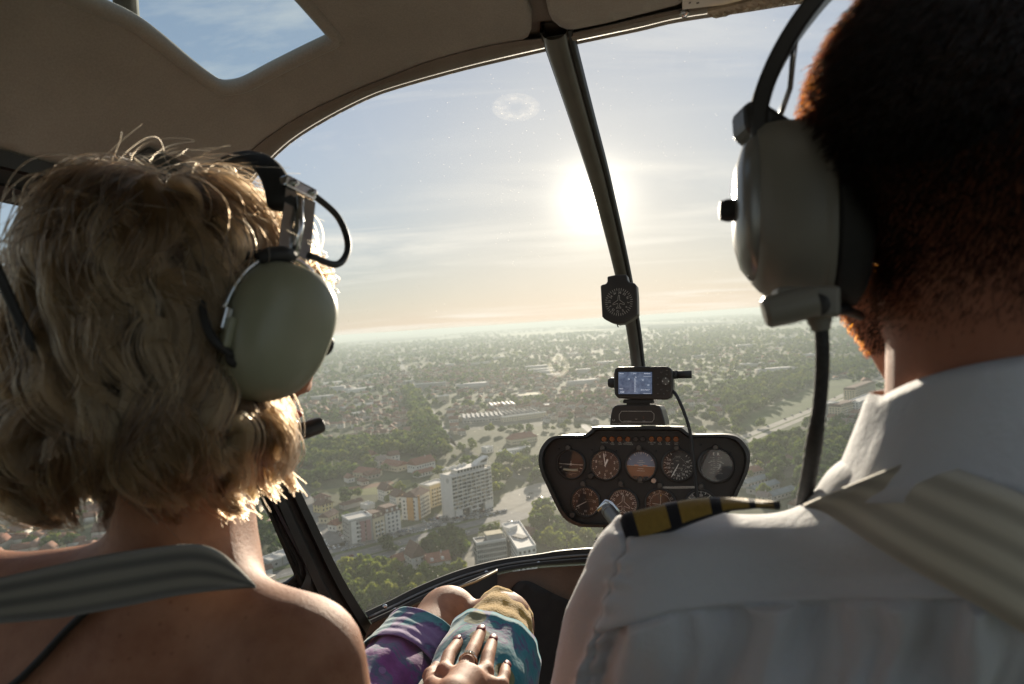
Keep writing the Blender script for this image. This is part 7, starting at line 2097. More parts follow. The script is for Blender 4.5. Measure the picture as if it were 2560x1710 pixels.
    b.add(v, [(k, k + 1, n + 2 + k, n + 1 + k) for k in range(n)] + [tuple(range(n + 1))[::-1], tuple(range(n + 1, 2 * n + 2))]); b.build('canopy', M['plaster_white'], t)
    MB().box((L / 2, -0.05, 1.3), (3, .15, 2.6)).build('entrance', M['pane'], t)
    # right side
    for i, (a, c, hh, lab) in enumerate((((2068, 1050), (2100, 1046), 20, 'grey apartment tower at the near end of the cluster beside the highway'), ((2104, 1052), (2146, 1040), 17, 'brown-roofed apartment block second in the highway cluster'),
                                         ((2150, 1044), (2200, 1022), 19, 'pale apartment block third in the highway cluster'), ((2140, 1010), (2190, 990), 20, 'rear apartment block of the highway cluster'), ((2206, 1026), (2250, 1004), 18, 'apartment block nearest the pilot shoulder in the highway cluster'))):
        block('apartment_block', G(*a), G(*c), 16, hh, lab, 'apartment block', ('plaster_grey', 'plaster_cream', 'plaster_white', 'plaster_cream', 'plaster_grey')[i], ('flat', 'mansard', 'flat', 'mansard', 'mansard')[i], pitch=3, balc=(0.3, 0.7))
    for i, (a, c) in enumerate((((1868, 1222), (1922, 1206)), ((1890, 1238), (1950, 1220)), ((1922, 1258), (1992, 1236)))):
        block('long_shed', G(*a), G(*c), 9, 4.2, ('far', 'middle', 'near')[i] + ' one of three slate-blue roofed sheds right of the panel', 'shed', 'plaster_grey', 'gable', 'roof_teal', rise=2.4, pitch=4, chimney=False)
    block('house', G(1880, 1192), G(1908, 1186), 9, 4, 'small house with dull red roof right of the panel', 'house', 'plaster_grey', 'gable', 'roof_red', rise=4, hip=2)
    block('house', G(1940, 1175), G(1985, 1160), 10, 5, 'grey L-roofed house among trees right of the panel', 'house', 'plaster_grey', 'gable', 'roof_brown', rise=3.5)
    block('house', G(2020, 1196), G(2066, 1180), 12, 5, 'flat-roofed workshop left of the pilot cable', 'workshop', 'plaster_cream', 'flat', nf=1)
    # seen through the door window
    block('house', G(592, 1412), G(646, 1398), 11, 8, 'white villa with dark mansard roof seen through the door window', 'villa', 'plaster_white', 'mansard', rise=3.5, pitch=2.6)
    block('shed', G(640, 1448), G(682, 1436), 7, 4, 'white shed with brown roof beyond the door window corner', 'shed', 'plaster_white', 'gable', 'roof_brown', rise=2, nf=0, chimney=False)
    block('shed', G(677, 1424), G(706, 1414), 12, 5, 'pale striped-roof depot in the door window, left of two', 'depot', 'plaster_grey', 'flat', nf=1)
    block('shed', G(708, 1412), G(735, 1402), 12, 5, 'pale striped-roof depot in the door window, right of two', 'depot', 'plaster_grey', 'flat', nf=1)
    block('house', G(615, 1332), G(652, 1322), 9, 4.5, 'small red-roofed house in the upper door window', 'house', 'plaster_white', 'gable', 'roof_red', rise=3)
landmarks()
# ------------------------------------------------------------------ scattered houses, trees, cars
def to_px(x, y, h=0.0):
    W = np.stack([np.asarray(x, float), np.asarray(y, float), np.full(np.shape(x), GZ) + h], -1)
    c = W @ np.array(CK)                      # rows times CK = CK^T applied
    return 1280 + F * c[..., 0] / c[..., 1], 855 - F * c[..., 2] / c[..., 1], c[..., 1]

def free(x, y, pad=0.0):
    ok = np.ones(np.shape(x), bool)
    for k in KEEP:
        lo, hi = k.min(0) - 1, k.max(0) + 1
        m = ok & (x > lo[0]) & (x < hi[0]) & (y > lo[1]) & (y < hi[1])
        if m.any():
            idx = np.nonzero(m)[0]
            ok[idx[in_poly(x[idx], y[idx], k)]] = False
    return ok

def vnoise(x, y, s, seed=0):
    def h(i, j): return np.modf(np.abs(np.sin(i * 127.1 + j * 311.7 + seed * 74.7) * 43758.5453))[0]
    x = x / s; y = y / s; i = np.floor(x); j = np.floor(y); u = x - i; v = y - j
    u = u * u * (3 - 2 * u); v = v * v * (3 - 2 * v)
    return (h(i, j) * (1 - u) + h(i + 1, j) * u) * (1 - v) + (h(i, j + 1) * (1 - u) + h(i + 1, j + 1) * u) * v

def instances(name, pv, pf, pm, X, Y, Z, rot, sx, sy, sz, mats, tone=None, **kw):
    """many copies of a small mesh written into one mesh (stuff)"""
    pv = np.asarray(pv, float); n = len(X); nv = len(pv)
    c, s = np.cos(rot)[:, None], np.sin(rot)[:, None]
    x = pv[None, :, 0] * sx[:, None]; y = pv[None, :, 1] * sy[:, None]
    V = np.stack([X[:, None] + c * x - s * y, Y[:, None] + s * x + c * y, Z[:, None] + pv[None, :, 2] * sz[:, None]], -1).reshape(-1, 3)
    ln = np.array([len(f) for f in pf]); flat = np.concatenate([np.array(f) for f in pf])
    loops = (flat[None, :] + (np.arange(n) * nv)[:, None]).ravel()
    tot = np.tile(ln, n); start = np.r_[0, np.cumsum(tot)[:-1]]
    me = bpy.data.meshes.new(name)
    me.vertices.add(len(V)); me.vertices.foreach_set('co', V.ravel())
    me.loops.add(len(loops)); me.loops.foreach_set('vertex_index', loops.astype(np.int32))
    me.polygons.add(len(tot)); me.polygons.foreach_set('loop_start', start.astype(np.int32)); me.polygons.foreach_set('loop_total', tot.astype(np.int32))
    for m in mats: me.materials.append(m)
    me.polygons.foreach_set('material_index', np.tile(np.asarray(pm, np.int32), n))
    if tone is not None:
        a = me.attributes.new('tone', 'FLOAT', 'FACE'); a.data.foreach_set('value', np.repeat(tone, len(pf)).astype(np.float32))
    me.update(calc_edges=True); me.validate()
    o = bpy.data.objects.new(name, me); COL.objects.link(o)
    return set_props(o, kind='stuff', **kw)

def toned(name, stops, rough=0.9, use='attr', trans=0.0, spec=0.15, nscale=0.8):
    """colour picked per piece: by the face attribute for masses, by object for single things"""
    m, nt, b = new_mat(name); N, L = nt.nodes, nt.links
    if use == 'attr': f = attr_col(nt).outputs['Fac']
    else: f = N.new('ShaderNodeObjectInfo').outputs['Random']
    mx = N.new('ShaderNodeMix'); mx.data_type = 'FLOAT'; mx.inputs[0].default_value = 0.3
    L.new(f, mx.inputs[2]); L.new(tex_noise(nt, nscale, 3), mx.inputs[3])
    col = ramp(nt, mx.outputs[0], stops)
    L.new(col, b.inputs['Base Color']); b.inputs['Roughness'].default_value = rough; b.inputs['Specular IOR Level'].default_value = spec
    if trans:
        out = [n for n in N if n.type == 'OUTPUT_MATERIAL'][0]
        t = N.new('ShaderNodeBsdfTranslucent'); hs = N.new('ShaderNodeHueSaturation'); hs.inputs['Value'].default_value = 1.5; hs.inputs['Hue'].default_value = 0.485
        L.new(col, hs.inputs['Color']); L.new(hs.outputs[0], t.inputs[0])
        ms = N.new('ShaderNodeMixShader'); ms.inputs[0].default_value = trans
        L.new(b.outputs[0], ms.inputs[1]); L.new(t.outputs[0], ms.inputs[2]); L.new(ms.outputs[0], out.inputs['Surface'])
    return m
LEAF = [(0.15, (0.030, 0.058, 0.014)), (0.4, (0.050, 0.090, 0.018)), (0.65, (0.085, 0.130, 0.022)), (0.85, (0.130, 0.155, 0.026))]
M['leaf'] = toned('foliage', LEAF, 0.8, 'obj', 0.38)
M['leaf_bright'] = toned('foliage_bright', [(0.2, (0.075, 0.12, 0.016)), (0.5, (0.13, 0.17, 0.02)), (0.8, (0.17, 0.19, 0.026))], 0.8, 'obj', 0.42)  # young bright green, plus sunlight on the wood put into the colour
M['leaf_stuff'] = toned('foliage_mass', LEAF, 0.8, 'attr', 0.30)
M['bark'] = simple('bark', (0.06, 0.048, 0.036), 0.95, 0, 0.3, 2)
WALLS = [(0.1, (0.30, 0.25, 0.20)), (0.35, (0.55, 0.50, 0.42)), (0.6, (0.66, 0.63, 0.57)), (0.85, (0.50, 0.40, 0.26))]
ROOFS = [(0.1, (0.20, 0.085, 0.055)), (0.4, (0.14, 0.075, 0.055)), (0.65, (0.25, 0.13, 0.085)), (0.85, (0.24, 0.22, 0.20))]
M['wall_stuff'] = toned('house_walls_far', WALLS); M['roof_stuff'] = toned('house_roofs_far', ROOFS)
M['wall_one'] = toned('house_walls', WALLS, use='obj'); M['roof_one'] = toned('house_roofs', ROOFS, use='obj', nscale=0.5)

def crown(seed, n, leaf, kind):
    r = np.random.default_rng(seed)
    # a handful of overlapping lobes; leaf clumps lie mostly near their skins
    if kind == 'poplar': lob = [(0, 0, 0.16 + 0.13 * k, 0.16 * (1 - abs(k - 2.6) / 5)) for k in range(7)]
    else:
        lob = [(0, 0, 0.62, 0.30)] + [(0.30 * math.cos(a), 0.30 * math.sin(a), r.uniform(0.38, 0.72), r.uniform(0.16, 0.26)) for a in np.linspace(0, 6.28, 7)[:-1] + r.uniform(0, 1)] + [(r.uniform(-.12, .12), r.uniform(-.12, .12), 0.82, 0.18)]
    w = np.array([l[3] ** 2 for l in lob]); w /= w.sum()
    V = []; Fc = []
    for i in range(n):
        l = lob[r.choice(len(lob), p=w)]
        d = r.normal(size=3); d /= np.linalg.norm(d)
        c = np.array(l[:3]) + d * l[3] * (1 - 0.45 * r.random() ** 2)
        s = leaf * r.uniform(0.6, 1.4)
        nn = d + r.normal(size=3) * 0.7; nn /= np.linalg.norm(nn)
        a = np.cross(nn, r.normal(size=3)); a /= np.linalg.norm(a); b = np.cross(nn, a)
        k = len(V)
        V += [c + a * s * r.uniform(.7, 1.2), c + b * s * r.uniform(.6, 1.1) + nn * s * .25, c - a * s * r.uniform(.7, 1.2), c - b * s * r.uniform(.6, 1.1) - nn * s * .2]
        Fc.append((k, k + 1, k + 2, k + 3))
    return np.array(V), Fc

TREE_KINDS = []
def tree_protos():
    for i, (kind, seed) in enumerate((('round', 1), ('round', 2), ('round', 3), ('round', 4), ('round', 5), ('poplar', 6))):
        V, Fc = crown(seed, 420 if kind == 'round' else 300, 0.085 if kind == 'round' else 0.05, kind)
        me = bpy.data.meshes.new('crown'); me.from_pydata(V.tolist(), [], Fc); me.materials.append(M['leaf'])
        b = MB(); b.tube([(0, 0, 0), (0.01, 0, .2), (0, .01, .5)], [.035, .028, .014], 6)
        for k in range(4):
            a = k * 1.6 + seed; b.tube([(0, 0, .26 + .05 * k), (.2 * math.cos(a), .2 * math.sin(a), .5 + .06 * k)], [.014, .006], 5)
        tm = bpy.data.meshes.new('trunk'); tm.from_pydata(b.v, [], b.f); tm.materials.append(M['bark'])
        TREE_KINDS.append((kind, me, tm))
tree_protos()

def zone_poly(pts, src=False): return np.array([tuple(G(*(p if src else z4(*p))))[:2] for p in pts])
TZ = [  # (outline, spacing, height range, prob, kinds, label, group)
    (zone_poly([(390, 1255), (560, 1210), (740, 1215), (800, 1290), (960, 1290), (1200, 1262), (1270, 1235), (1290, 1330), (560, 1530), (470, 1460)]), 6.0, (6, 11), .95, 5, 'bright green leafy tree in the wood at the windshield corner', 'wood at the windshield corner'),
    (zone_poly([(950, 1120), (965, 1035), (1090, 1010), (1190, 1040), (1200, 1170), (1120, 1180), (960, 1200)]), 6.5, (9, 14), .95, 5, 'dark tree in the clump between boulevard and office', 'clump between boulevard and office'),
    (zone_poly([(60, 470), (200, 440), (560, 415), (900, 395), (1060, 430), (1090, 500), (1000, 520), (860, 500), (680, 500), (560, 535), (300, 560), (100, 600)]), 8.0, (10, 17), .93, 5, 'tree in the dark belt across the suburb', 'dark tree belt across the suburb'),
    (zone_poly([(860, 420), (870, 250), (800, 90), (850, 60), (930, 130), (1010, 260), (1095, 400), (1060, 440)]), 9.0, (11, 18), .85, 6, 'tall tree lining the avenue', 'trees lining the avenue'),
    (zone_poly([(1395, 560), (1500, 520), (1740, 500), (1760, 690), (1500, 640), (1490, 690), (1580, 760), (1490, 790), (1400, 790)]), 10.5, (8, 14), .72, 5, 'leafy tree beside the slab tower and plaza', 'trees round the plaza'),
    (zone_poly([(1600, 800), (1720, 780), (1800, 900), (1830, 1010), (1740, 1030), (1660, 960), (1610, 900)]), 9.0, (9, 15), .8, 5, 'broad tree between the plaza and the panel', 'trees between plaza and panel'),
    (zone_poly([(1330, 1290), (1380, 1330), (1420, 1310), (1490, 1330), (1500, 1390), (1340, 1385)], True), 8.0, (7, 12), .9, 5, 'tree under the left edge of the panel', 'trees under the panel edge'),
    (zone_poly([(1290, 1000), (1440, 960), (1450, 1010), (1400, 1040), (1300, 1060), (1250, 1050)]), 7.0, (6, 9), .85, 5, 'small tree along the boulevard verge by the office', 'verge trees by the office'),
    (zone_poly([(1870, 1110), (2060, 1090), (2060, 1180), (2000, 1160), (1930, 1200), (1880, 1180)], True), 10.0, (9, 15), .75, 5, 'tree in the grove right of the panel', 'grove right of the panel'),
    (zone_poly([(1985, 1110), (2130, 1080), (2140, 1180), (2060, 1240), (2000, 1260), (1990, 1200)], True), 11.0, (10, 15), .7, 5, 'tree around the pilot cable below the highway', 'trees below the highway'),
    (zone_poly([(1790, 1020), (1850, 960), (2000, 925), (2170, 900), (2160, 925), (2040, 950), (2020, 985), (1950, 1000), (1880, 1060), (1850, 1060)], True), 13.0, (9, 15), .62, 5, 'tree in the wood beyond the highway', 'wood beyond the highway'),
    (zone_poly([(590, 1250), (650, 1300), (700, 1370), (690, 1400), (650, 1385), (610, 1375), (585, 1350)], True), 8.5, (7, 12), .85, 5, 'tree in the garden seen through the door window', 'garden trees in the door window'),
    (zone_poly([(100, 640), (300, 575), (470, 560), (500, 640), (230, 690), (190, 800), (130, 740)]), 9.5, (7, 12), .8, 5, 'garden tree at the top of the side street', 'trees above the side street'),
    (zone_poly([(640, 1065), (780, 1060), (760, 1130), (650, 1140)]), 7.0, (5, 8), .8, 5, 'small tree on the boulevard median', 'trees on the boulevard median'),
]
def scat(x, y, h):
    sz = 'small' if h < 8 else ('middle-sized' if h < 10.5 else 'tall')
    where = ('along the near side of the boulevard' if y < 440 else 'in yards beside the apartment row and tower' if y < 560 else 'in gardens between tower and sports field' if y < 720 and x < 30
             else 'near the plaza and sheds on the right' if y < 720 else 'in gardens left of the avenue' if x < -93 - (y - 863) * .19 else 'in the factory quarter right of the avenue' if x < .2 * y else 'on open ground beyond the highway')
    return '%s tree standing %s' % (sz, where), '%s trees %s' % (sz, where)
def vegetation():
    rnd = np.random.default_rng(21)
    cand = []                                 # x, y, height, zone
    for zi, (poly, sp, hr, pr, nk, lab, grp) in enumerate(TZ):
        lo, hi = poly.min(0), poly.max(0)
        gx, gy = np.meshgrid(np.arange(lo[0], hi[0], sp), np.arange(lo[1], hi[1], sp)); gx = gx.ravel() + rnd.uniform(-.45, .45, gx.size) * sp; gy = gy.ravel() + rnd.uniform(-.45, .45, gy.size) * sp
        ok = in_poly(gx, gy, poly) & (rnd.random(gx.size) < pr)
        if zi != 13: ok &= free(gx, gy)
        for x, y in zip(gx[ok], gy[ok]): cand.append((x, y, rnd.uniform(*hr), zi))
    # general scatter, thinning out with distance; denser where a slow noise says wood
    for (y0, y1, sp) in ((330, 700, 12), (700, 1300, 15), (1300, 2400, 21), (2400, 4200, 34), (4200, 8000, 60), (8000, 16000, 120)):
        xs = np.arange(-0.86 * y1, 0.95 * y1, sp); ys = np.arange(y0, y1, sp)
        gx, gy = np.meshgrid(xs, ys); gx = gx.ravel() + rnd.uniform(-.5, .5, gx.size) * sp; gy = gy.ravel() + rnd.uniform(-.5, .5, gy.size) * sp
        a = gx / gy
        den = 0.22 + 0.85 * np.clip((vnoise(gx, gy, 170, 1) * .6 + vnoise(gx, gy, 55, 2) * .4 - 0.42) * 3, 0, 1)
        den = np.where(gy < 560, .10 + .25 * (den > .8), den * .85)
        den = np.where((a < 0.02) & (gy < 470), .02, den)
        den = np.where((a > 0.22) & (gy > 700), np.clip(den * 1.35 + .1, 0, 1), den)
        ok = (rnd.random(gx.size) < den) & (a > -0.84) & (a < 0.93)
        gx, gy = gx[ok], gy[ok]
        ok = free(gx, gy); gx, gy = gx[ok], gy[ok]
        k = {12: 1.0, 15: 1.0, 21: 1.15, 34: 1.5, 60: 2.0, 120: 2.8}[sp]
        for x, y in zip(gx, gy): cand.append((x, y, rnd.uniform(6, 13) * k, -1))
    C = np.array(cand)
    px, py, dep = to_px(C[:, 0], C[:, 1], C[:, 2] * .6)
    vis = (px > 590) & (px < 2240) & (py < 1545) & ~((px > 1370) & (px < 1860) & (py > 1100) & (py < 1330)) & ~((px < 740) & (py < 1270)) & ~((px > 1560) & (py > 1390))
    vis &= ~((px < 900) & (px > 745) & (py > 1545 - (900 - px) * 2.1))
    size = np.where(vis, C[:, 2] / dep, 0)
    size = np.where((C[:, 3] < 0) & (dep > 1300), 0, size)
    order = np.argsort(-size)
    single = order[:300]; rest = order[300:]
    for j in single:
        x, y, h, zi = C[j]; zi = int(zi)
        nk = TZ[zi][4] if zi >= 0 else 5
        ki = rnd.integers(0, nk) if not (zi == 3 and rnd.random() < .35) else 5
        kind, cm, tm = TREE_KINDS[ki]
        lab, grp = (TZ[zi][5], TZ[zi][6]) if zi >= 0 else scat(x, y, h)
        o = bpy.data.objects.new('poplar_tree' if kind == 'poplar' else 'tree', None); COL.objects.link(o)
        w = h * rnd.uniform(.85, 1.15); 
        o.location = (x, y, GZ); o.rotation_euler = (0, 0, rnd.uniform(0, 6.28)); o.scale = (w, w, h)
        set_props(o, lab, 'tree', grp)
        for nm, me in (('trunk', tm), ('crown', cm)):
            c = bpy.data.objects.new(nm, me); COL.objects.link(c); c.parent = o
            if nm == 'crown' and zi in (0, 4, 6): c.material_slots[0].link = 'OBJECT'; c.material_slots[0].material = M['leaf_bright']
    # the rest as masses
    R = C[rest]; d = R[:, 1]
    for (lo, hi, n, leaf, nm) in ((0, 1100, 110, .15, 'tree_mass_near'), (1100, 2400, 46, .22, 'tree_mass_middle'), (2400, 1e6, 16, .36, 'tree_mass_far')):
        m = (d >= lo) & (d < hi)
        Q = R[m]
        for s in range(3):
            q = Q[s::3]
            V, Fc = crown(40 + s, n, leaf, 'round')
            if len(q) == 0: continue
            instances('wood', V, Fc, [0] * len(Fc), q[:, 0], q[:, 1], np.full(len(q), GZ), rnd.uniform(0, 6.28, len(q)), q[:, 2] * rnd.uniform(.85, 1.25, len(q)), q[:, 2] * rnd.uniform(.85, 1.25, len(q)), q[:, 2], [M['leaf_stuff']],
                      rnd.random(len(q)), label={'tree_mass_near': 'green mass of trees filling the nearer gardens', 'tree_mass_middle': 'hazy green trees through the middle suburbs', 'tree_mass_far': 'faint far woods fading towards the horizon'}[nm], cat='trees')
    print('trees', len(C))

def house_mesh(variant):
    L, D, H, rise, hip, along = [(11, 8, 4.2, 3.2, 0, 'x'), (9, 9, 6, 3.0, 3.2, 'x'), (13, 8, 3.4, 2.8, 0, 'x'), (8, 10, 6.4, 3.6, 0, 'y')][variant]
    w = MB().box((L / 2, D / 2, H / 2), (L, D, H))
    if hip == 0:
        if along == 'x':
            for x in (.03, L - .03): w.add([(x, 0, H), (x, D, H), (x, D / 2, H + rise - .1)], [(0, 1, 2)])
        else:
            for y in (.03, D - .03): w.add([(0, y, H), (L, y, H), (L / 2, y, H + rise - .1)], [(0, 1, 2)])
    r = gable_roof(MB(), L, D, H, rise, .5, along, hip)
    n = MB(); win_rows(n, L, D, 0.1, 2 if H > 5 else 1, 2.9, 2.8, 1.2, 1.3, 'flr')
    return [(w, 'wall', 'wall_one'), (r, 'roof', 'roof_one'), (n, 'windows', 'pane'), (MB().box((L * .7, D * .4, H + rise * .8), (.7, .7, rise * .9)), 'chimney', 'plaster_grey')], max(L, D)

def houses():
    rnd = np.random.default_rng(33)
    pts = []
    for (y0, y1, sp, pr) in ((400, 1300, 17, .8), (1300, 2400, 22, .85), (2400, 4500, 46, .5), (4500, 9000, 100, .5)):
        a0 = np.arange(-1.1 * y1, 1.1 * y1, sp); gx, gy = np.meshgrid(a0, np.arange(0.2 * y0, 1.5 * y1, sp * .9))
        gx = gx.ravel(); gy = gy.ravel()
        ang = np.where(gy > 900, 0.12, UA); x = gx * np.cos(.2) - gy * np.sin(.2) + rnd.uniform(-.2, .2, gx.size) * sp; y = gx * np.sin(.2) + gy * np.cos(.2) + rnd.uniform(-.2, .2, gx.size) * sp
        a = x / np.maximum(y, 1)
        town = np.clip((vnoise(x, y, 260, 5) * .65 + vnoise(x, y, 80, 6) * .35 - 0.30) * 3, 0, 1)
        town = np.where(a > .22, town * .18, town)
        ok = (y > y0) & (y < y1) & (a > -.84) & (a < .93) & (rnd.random(x.size) < pr * town)
        x, y = x[ok], y[ok]
        ok = free(x, y)
        for T in TZ: ok &= ~in_poly(x, y, T[0])
        for k in np.nonzero(ok)[0]: pts.append((x[k], y[k]))
    Pn = np.array(pts)
    # spread: no two houses on one spot
    px, py, dep = to_px(Pn[:, 0], Pn[:, 1], 4)
    vis = (px > 745) & (px < 2230) & (py < 1500) & ~((px > 1370) & (px < 1860) & (py > 1100) & (py < 1330))
    score = np.where(vis, 1 / dep, 0); order = np.argsort(-score)
    single = order[:230]; rest = order[230:]
    protos = []
    for v in range(4):
        pr, ln = house_mesh(v); me = []
        for b, nm, mt_ in pr:
            m = bpy.data.meshes.new(nm); m.from_pydata([tuple(q) for q in b.v], [], b.f); m.materials.append(M[mt_]); me.append((nm, m))
        protos.append(me)
    names = ('low gabled house', 'square two-storey house with hipped roof', 'long low house', 'tall narrow gabled house')
    for j in single:
        x, y = Pn[j]; v = int(rnd.integers(0, 4))
        zone = 'left of the avenue' if (x + 93 + (y - 863) * .19) < 0 and y > 620 else ('right of the avenue' if y > 620 and x < 0.2 * y else ('beyond the highway' if x > .2 * y else 'near the boulevard'))
        far = 'in the far suburb' if y > 950 else 'in the nearer suburb'
        o = bpy.data.objects.new('suburb_house', None); COL.objects.link(o)
        s = rnd.uniform(.85, 1.25); o.location = (x, y, GZ); o.rotation_euler = (0, 0, (UA if y < 900 else .15) + rnd.choice((0, math.pi / 2)) + rnd.uniform(-.12, .12)); o.scale = (s, s, s * rnd.uniform(.9, 1.2))
        set_props(o, '%s %s %s' % (names[v], far, zone), 'house', '%ss %s %s' % (names[v], far, zone))
        for nm, me in protos[v]:
            if nm == 'chimney' and rnd.random() < .4: continue
            c = bpy.data.objects.new(nm, me); COL.objects.link(c); c.parent = o
            if nm == 'windows': c['kind'] = 'stuff'
        KEEP.append(np.array([(x - 7, y - 7), (x + 9, y - 7), (x + 9, y + 9), (x - 7, y + 9)]))
    q = Pn[rest]; n = len(q)
    b = MB().box((5.5, 4, 2), (11, 8, 4)); m0 = len(b.f); gable_roof(b, 11, 8, 4, 3, .4)
    ft = [f for i, f in enumerate(b.f)]; pm = [0] * m0 + [1] * (len(b.f) - m0)
    sc = np.where(q[:, 1] > 4500, 2.0, np.where(q[:, 1] > 2400, 1.35, 1.0)) * rnd.uniform(.8, 1.3, n)
    instances('distant_houses', b.v, ft, pm, q[:, 0], q[:, 1], np.full(n, GZ), rnd.choice((.15, .15 + math.pi / 2), n) + rnd.uniform(-.15, .15, n), sc, sc * rnd.uniform(.8, 1.2, n), np.minimum(sc, 1.4) * rnd.uniform(.8, 1.5, n),
              [M['wall_stuff'], M['roof_stuff']], rnd.random(n), label='countless hazy houses of the far suburbs', cat='houses')
    # larger pale roofs (works, depots) far out
    k = 150; y = rnd.uniform(1300, 9000, k); x = rnd.uniform(-.7, .5, k) * y
    ok = free(x, y); x, y = x[ok], y[ok]; k = len(x)
    b = MB().box((.5, .5, .5), (1, 1, 1)); 
    instances('distant_depots', b.v, b.f, [0, 1, 0, 0, 0, 0], x, y, np.full(k, GZ), rnd.uniform(-.2, .4, k), rnd.uniform(25, 90, k), rnd.uniform(15, 50, k), rnd.uniform(6, 14, k), [M['plaster_grey'], M['roof_metal']], rnd.random(k), label='pale flat roofs of far works and depots', cat='depots')
    print('houses', len(Pn))
houses()
vegetation()

# ------------------------------------------------------------------ cars
def car_mesh():
    b = MB()
    def sect(x, w, z0, z1, n=1): return [(x, -w, z0), (x, w, z0), (x, w * .97, z1), (x, -w * .97, z1)]
    secs = [sect(-2.15, .78, .42, .78), sect(-1.9, .86, .30, .92), sect(-0.9, .88, .26, .96), sect(.9, .88, .26, .93), sect(1.7, .85, .28, .80), sect(2.15, .74, .40, .66)]
    v = [p for s in secs for p in s]
    f = [(i * 4 + k, i * 4 + (k + 1) % 4, (i + 1) * 4 + (k + 1) % 4, (i + 1) * 4 + k) for i in range(5) for k in range(4)] + [(3, 2, 1, 0), (20, 21, 22, 23)]
    b.add(v, f, 0)
    cab = [(-1.75, .80, .90), (1.05, .80, .90), (.35, .62, 1.45), (-1.25, .62, 1.45)]
    v = [(x, s * w, z) for s in (-1, 1) for x, w, z in cab]
    b.add(v, [(0, 1, 2, 3), (7, 6, 5, 4), (0, 4, 5, 1), (1, 5, 6, 2), (3, 7, 4, 0)], 1); b.add([(-1.25, -.62, 1.455), (.35, -.62, 1.455), (.35, .62, 1.455), (-1.25, .62, 1.455)], [(0, 1, 2, 3)], 0)
    for x in (-1.3, 1.35):
        for y in (-.80, .80): b.tube([(x, y - .1, .32), (x, y + .1, .32)], .32, 10, True, 2)
    return b
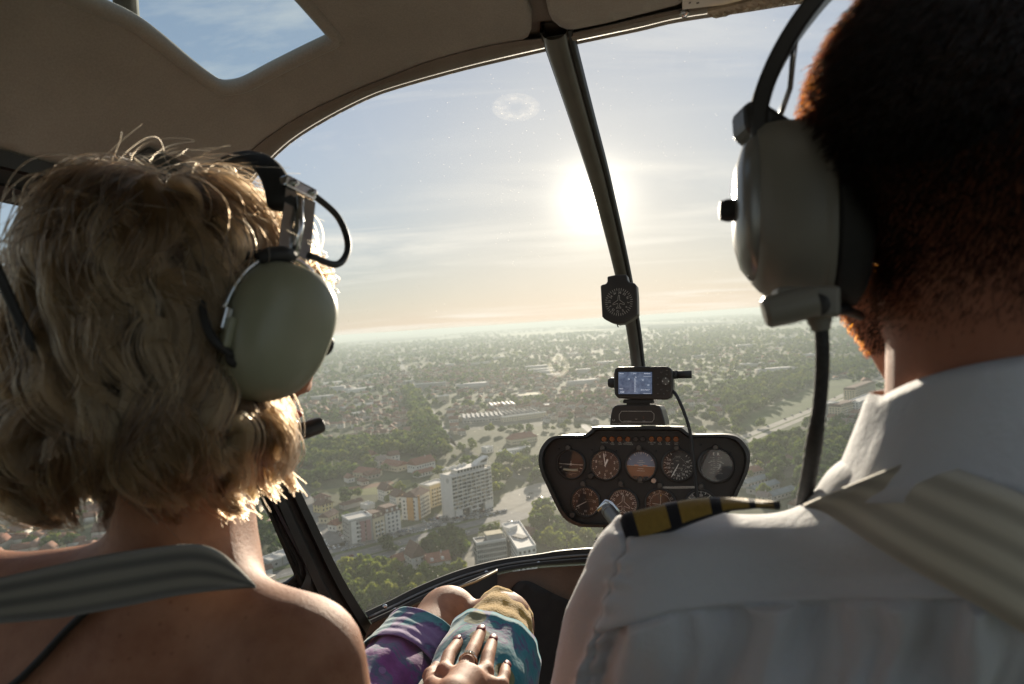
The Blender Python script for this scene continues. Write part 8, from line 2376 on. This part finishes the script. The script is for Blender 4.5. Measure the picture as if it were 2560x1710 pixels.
def cars():
    cols = {'white': (0.62, 0.62, 0.60), 'silver': (0.38, 0.39, 0.40), 'dark grey': (0.06, 0.062, 0.066), 'black': (0.012, 0.012, 0.014), 'dark red': (0.16, 0.02, 0.018), 'blue': (0.03, 0.06, 0.15)}
    b = car_mesh(); ms = {}
    for c, rgb in cols.items():
        p = simple('car_paint_' + c.replace(' ', '_'), rgb, .28, .1, .04, 2); me = bpy.data.meshes.new('car'); me.from_pydata([tuple(q) for q in b.v], [], b.f)
        for m in (p, M['pane'], M['rubber']): me.materials.append(m)
        me.polygons.foreach_set('material_index', np.asarray(b.m, np.int32)); ms[c] = me
    rnd = random.Random(8); wts = (34, 28, 14, 12, 6, 6); ck = list(cols)
    def row(fn, n, rot, lab, grp, prob=.85, jit=.25):
        for k in range(n):
            if rnd.random() > prob: continue
            p = fn(k); c = rnd.choices(ck, wts)[0]
            o = bpy.data.objects.new('parked_car' if 'parked' in lab else 'car', ms[c]); COL.objects.link(o)
            o.location = (p[0] + rnd.uniform(-jit, jit), p[1] + rnd.uniform(-jit, jit), GZ + 0.07); o.rotation_euler = (0, 0, rot + rnd.uniform(-.05, .05) + (math.pi if rnd.random() < .4 else 0))
            set_props(o, c + ' car ' + lab, 'car', grp)
    s0, s1 = Vector((-121, 433, 0)), Vector((-203, 603, 0)); t = (s1 - s0).normalized(); sd = Vector((-t.y, t.x, 0)); ra = math.atan2(t.y, t.x)
    row(lambda k: s0 + t * (14 + k * 2.7) + sd * 8.2, 26, ra + math.pi / 2 - .3, 'parked nose-in along the left of the side street', 'cars along the left of the side street', .9)
    row(lambda k: s0 + t * (16 + k * 5.6) - sd * 5.2, 14, ra, 'parked along the apartment side of the side street', 'cars along the apartment side')
    row(lambda k: s0 + t * (95 + k * 6.2) + sd * 4.6, 12, ra, 'parked farther up the side street', 'cars farther up the side street', .7)
    row(lambda k: bl(6 + k * 2.8, 31), 46, UA + math.pi / 2, 'parked nose-in before the apartment row and tower', 'cars before the apartment row', .72)
    row(lambda k: bl(10 + k * 5.8, 21.5), 22, UA, 'parked along the boulevard service road', 'cars along the service road', .75)
    row(lambda k: bl(78 + k * 2.8, 41), 12, UA + math.pi / 2, 'parked in the lot left of the tower foot', 'cars in the tower lot', .8)
    row(lambda k: bl(-30 + k * 17, -7.5), 11, UA, 'driving on the near lanes of the boulevard', 'cars on the near boulevard lanes', .55, 1.5)
    row(lambda k: bl(-20 + k * 15, 6), 11, UA, 'driving on the far lanes of the boulevard', 'cars on the far boulevard lanes', .5, 1.5)
    row(lambda k: bl(112 + k * 2.9, 20), 10, UA + math.pi / 2, 'parked at the boulevard end near the tower', 'cars at the boulevard end', .8)
    row(lambda k: Vector((8 + (k % 7) * 9, 520 + (k // 7) * 17, 0)), 21, .4, 'standing on the pale plaza', 'cars on the plaza', .6, 3)
    av = (Vector((-241, 1617, 0)) - Vector((-93, 863, 0))).normalized()
    row(lambda k: Vector((-96, 863, 0)) + av * (10 + k * 6.5), 40, math.atan2(av.y, av.x), 'parked in the line along the tree-lined avenue', 'cars along the avenue', .75)
    row(lambda k: bl(-200 + k * 3, -24), 44, UA + math.pi / 2, 'parked in the lot beyond the door window', 'cars in the door window lot', .75)
    hd = Vector((.67, .745, 0))
    row(lambda k: Vector((249, 722, 0)) + hd * k * 30 + Vector((-.745, .67, 0)) * 7, 14, math.atan2(hd.y, hd.x), 'driving on the pale highway', 'cars on the highway', .6, 3)
cars()

# ------------------------------------------------------------------ haze
def haze():
    m, nt, b = new_mat('summer_haze'); nt.nodes.remove(b)
    out = [n for n in nt.nodes if n.type == 'OUTPUT_MATERIAL'][0]
    v = nt.nodes.new('ShaderNodeVolumePrincipled')
    v.inputs['Color'].default_value = (0.69, 0.78, 0.765, 1); v.inputs['Density'].default_value = HAZE_DENSITY; v.inputs['Anisotropy'].default_value = 0.1
    nt.links.new(v.outputs[0], out.inputs['Volume'])
    R = 80000
    MB().box((0, 0, GZ - 1 + (ALT + 9) / 2), (2 * R, 2 * R, ALT + 9)).build('haze', m, label='pale summer haze lying over the whole city', cat='haze', kind='stuff')
HAZE_DENSITY = 1.5e-4
haze()
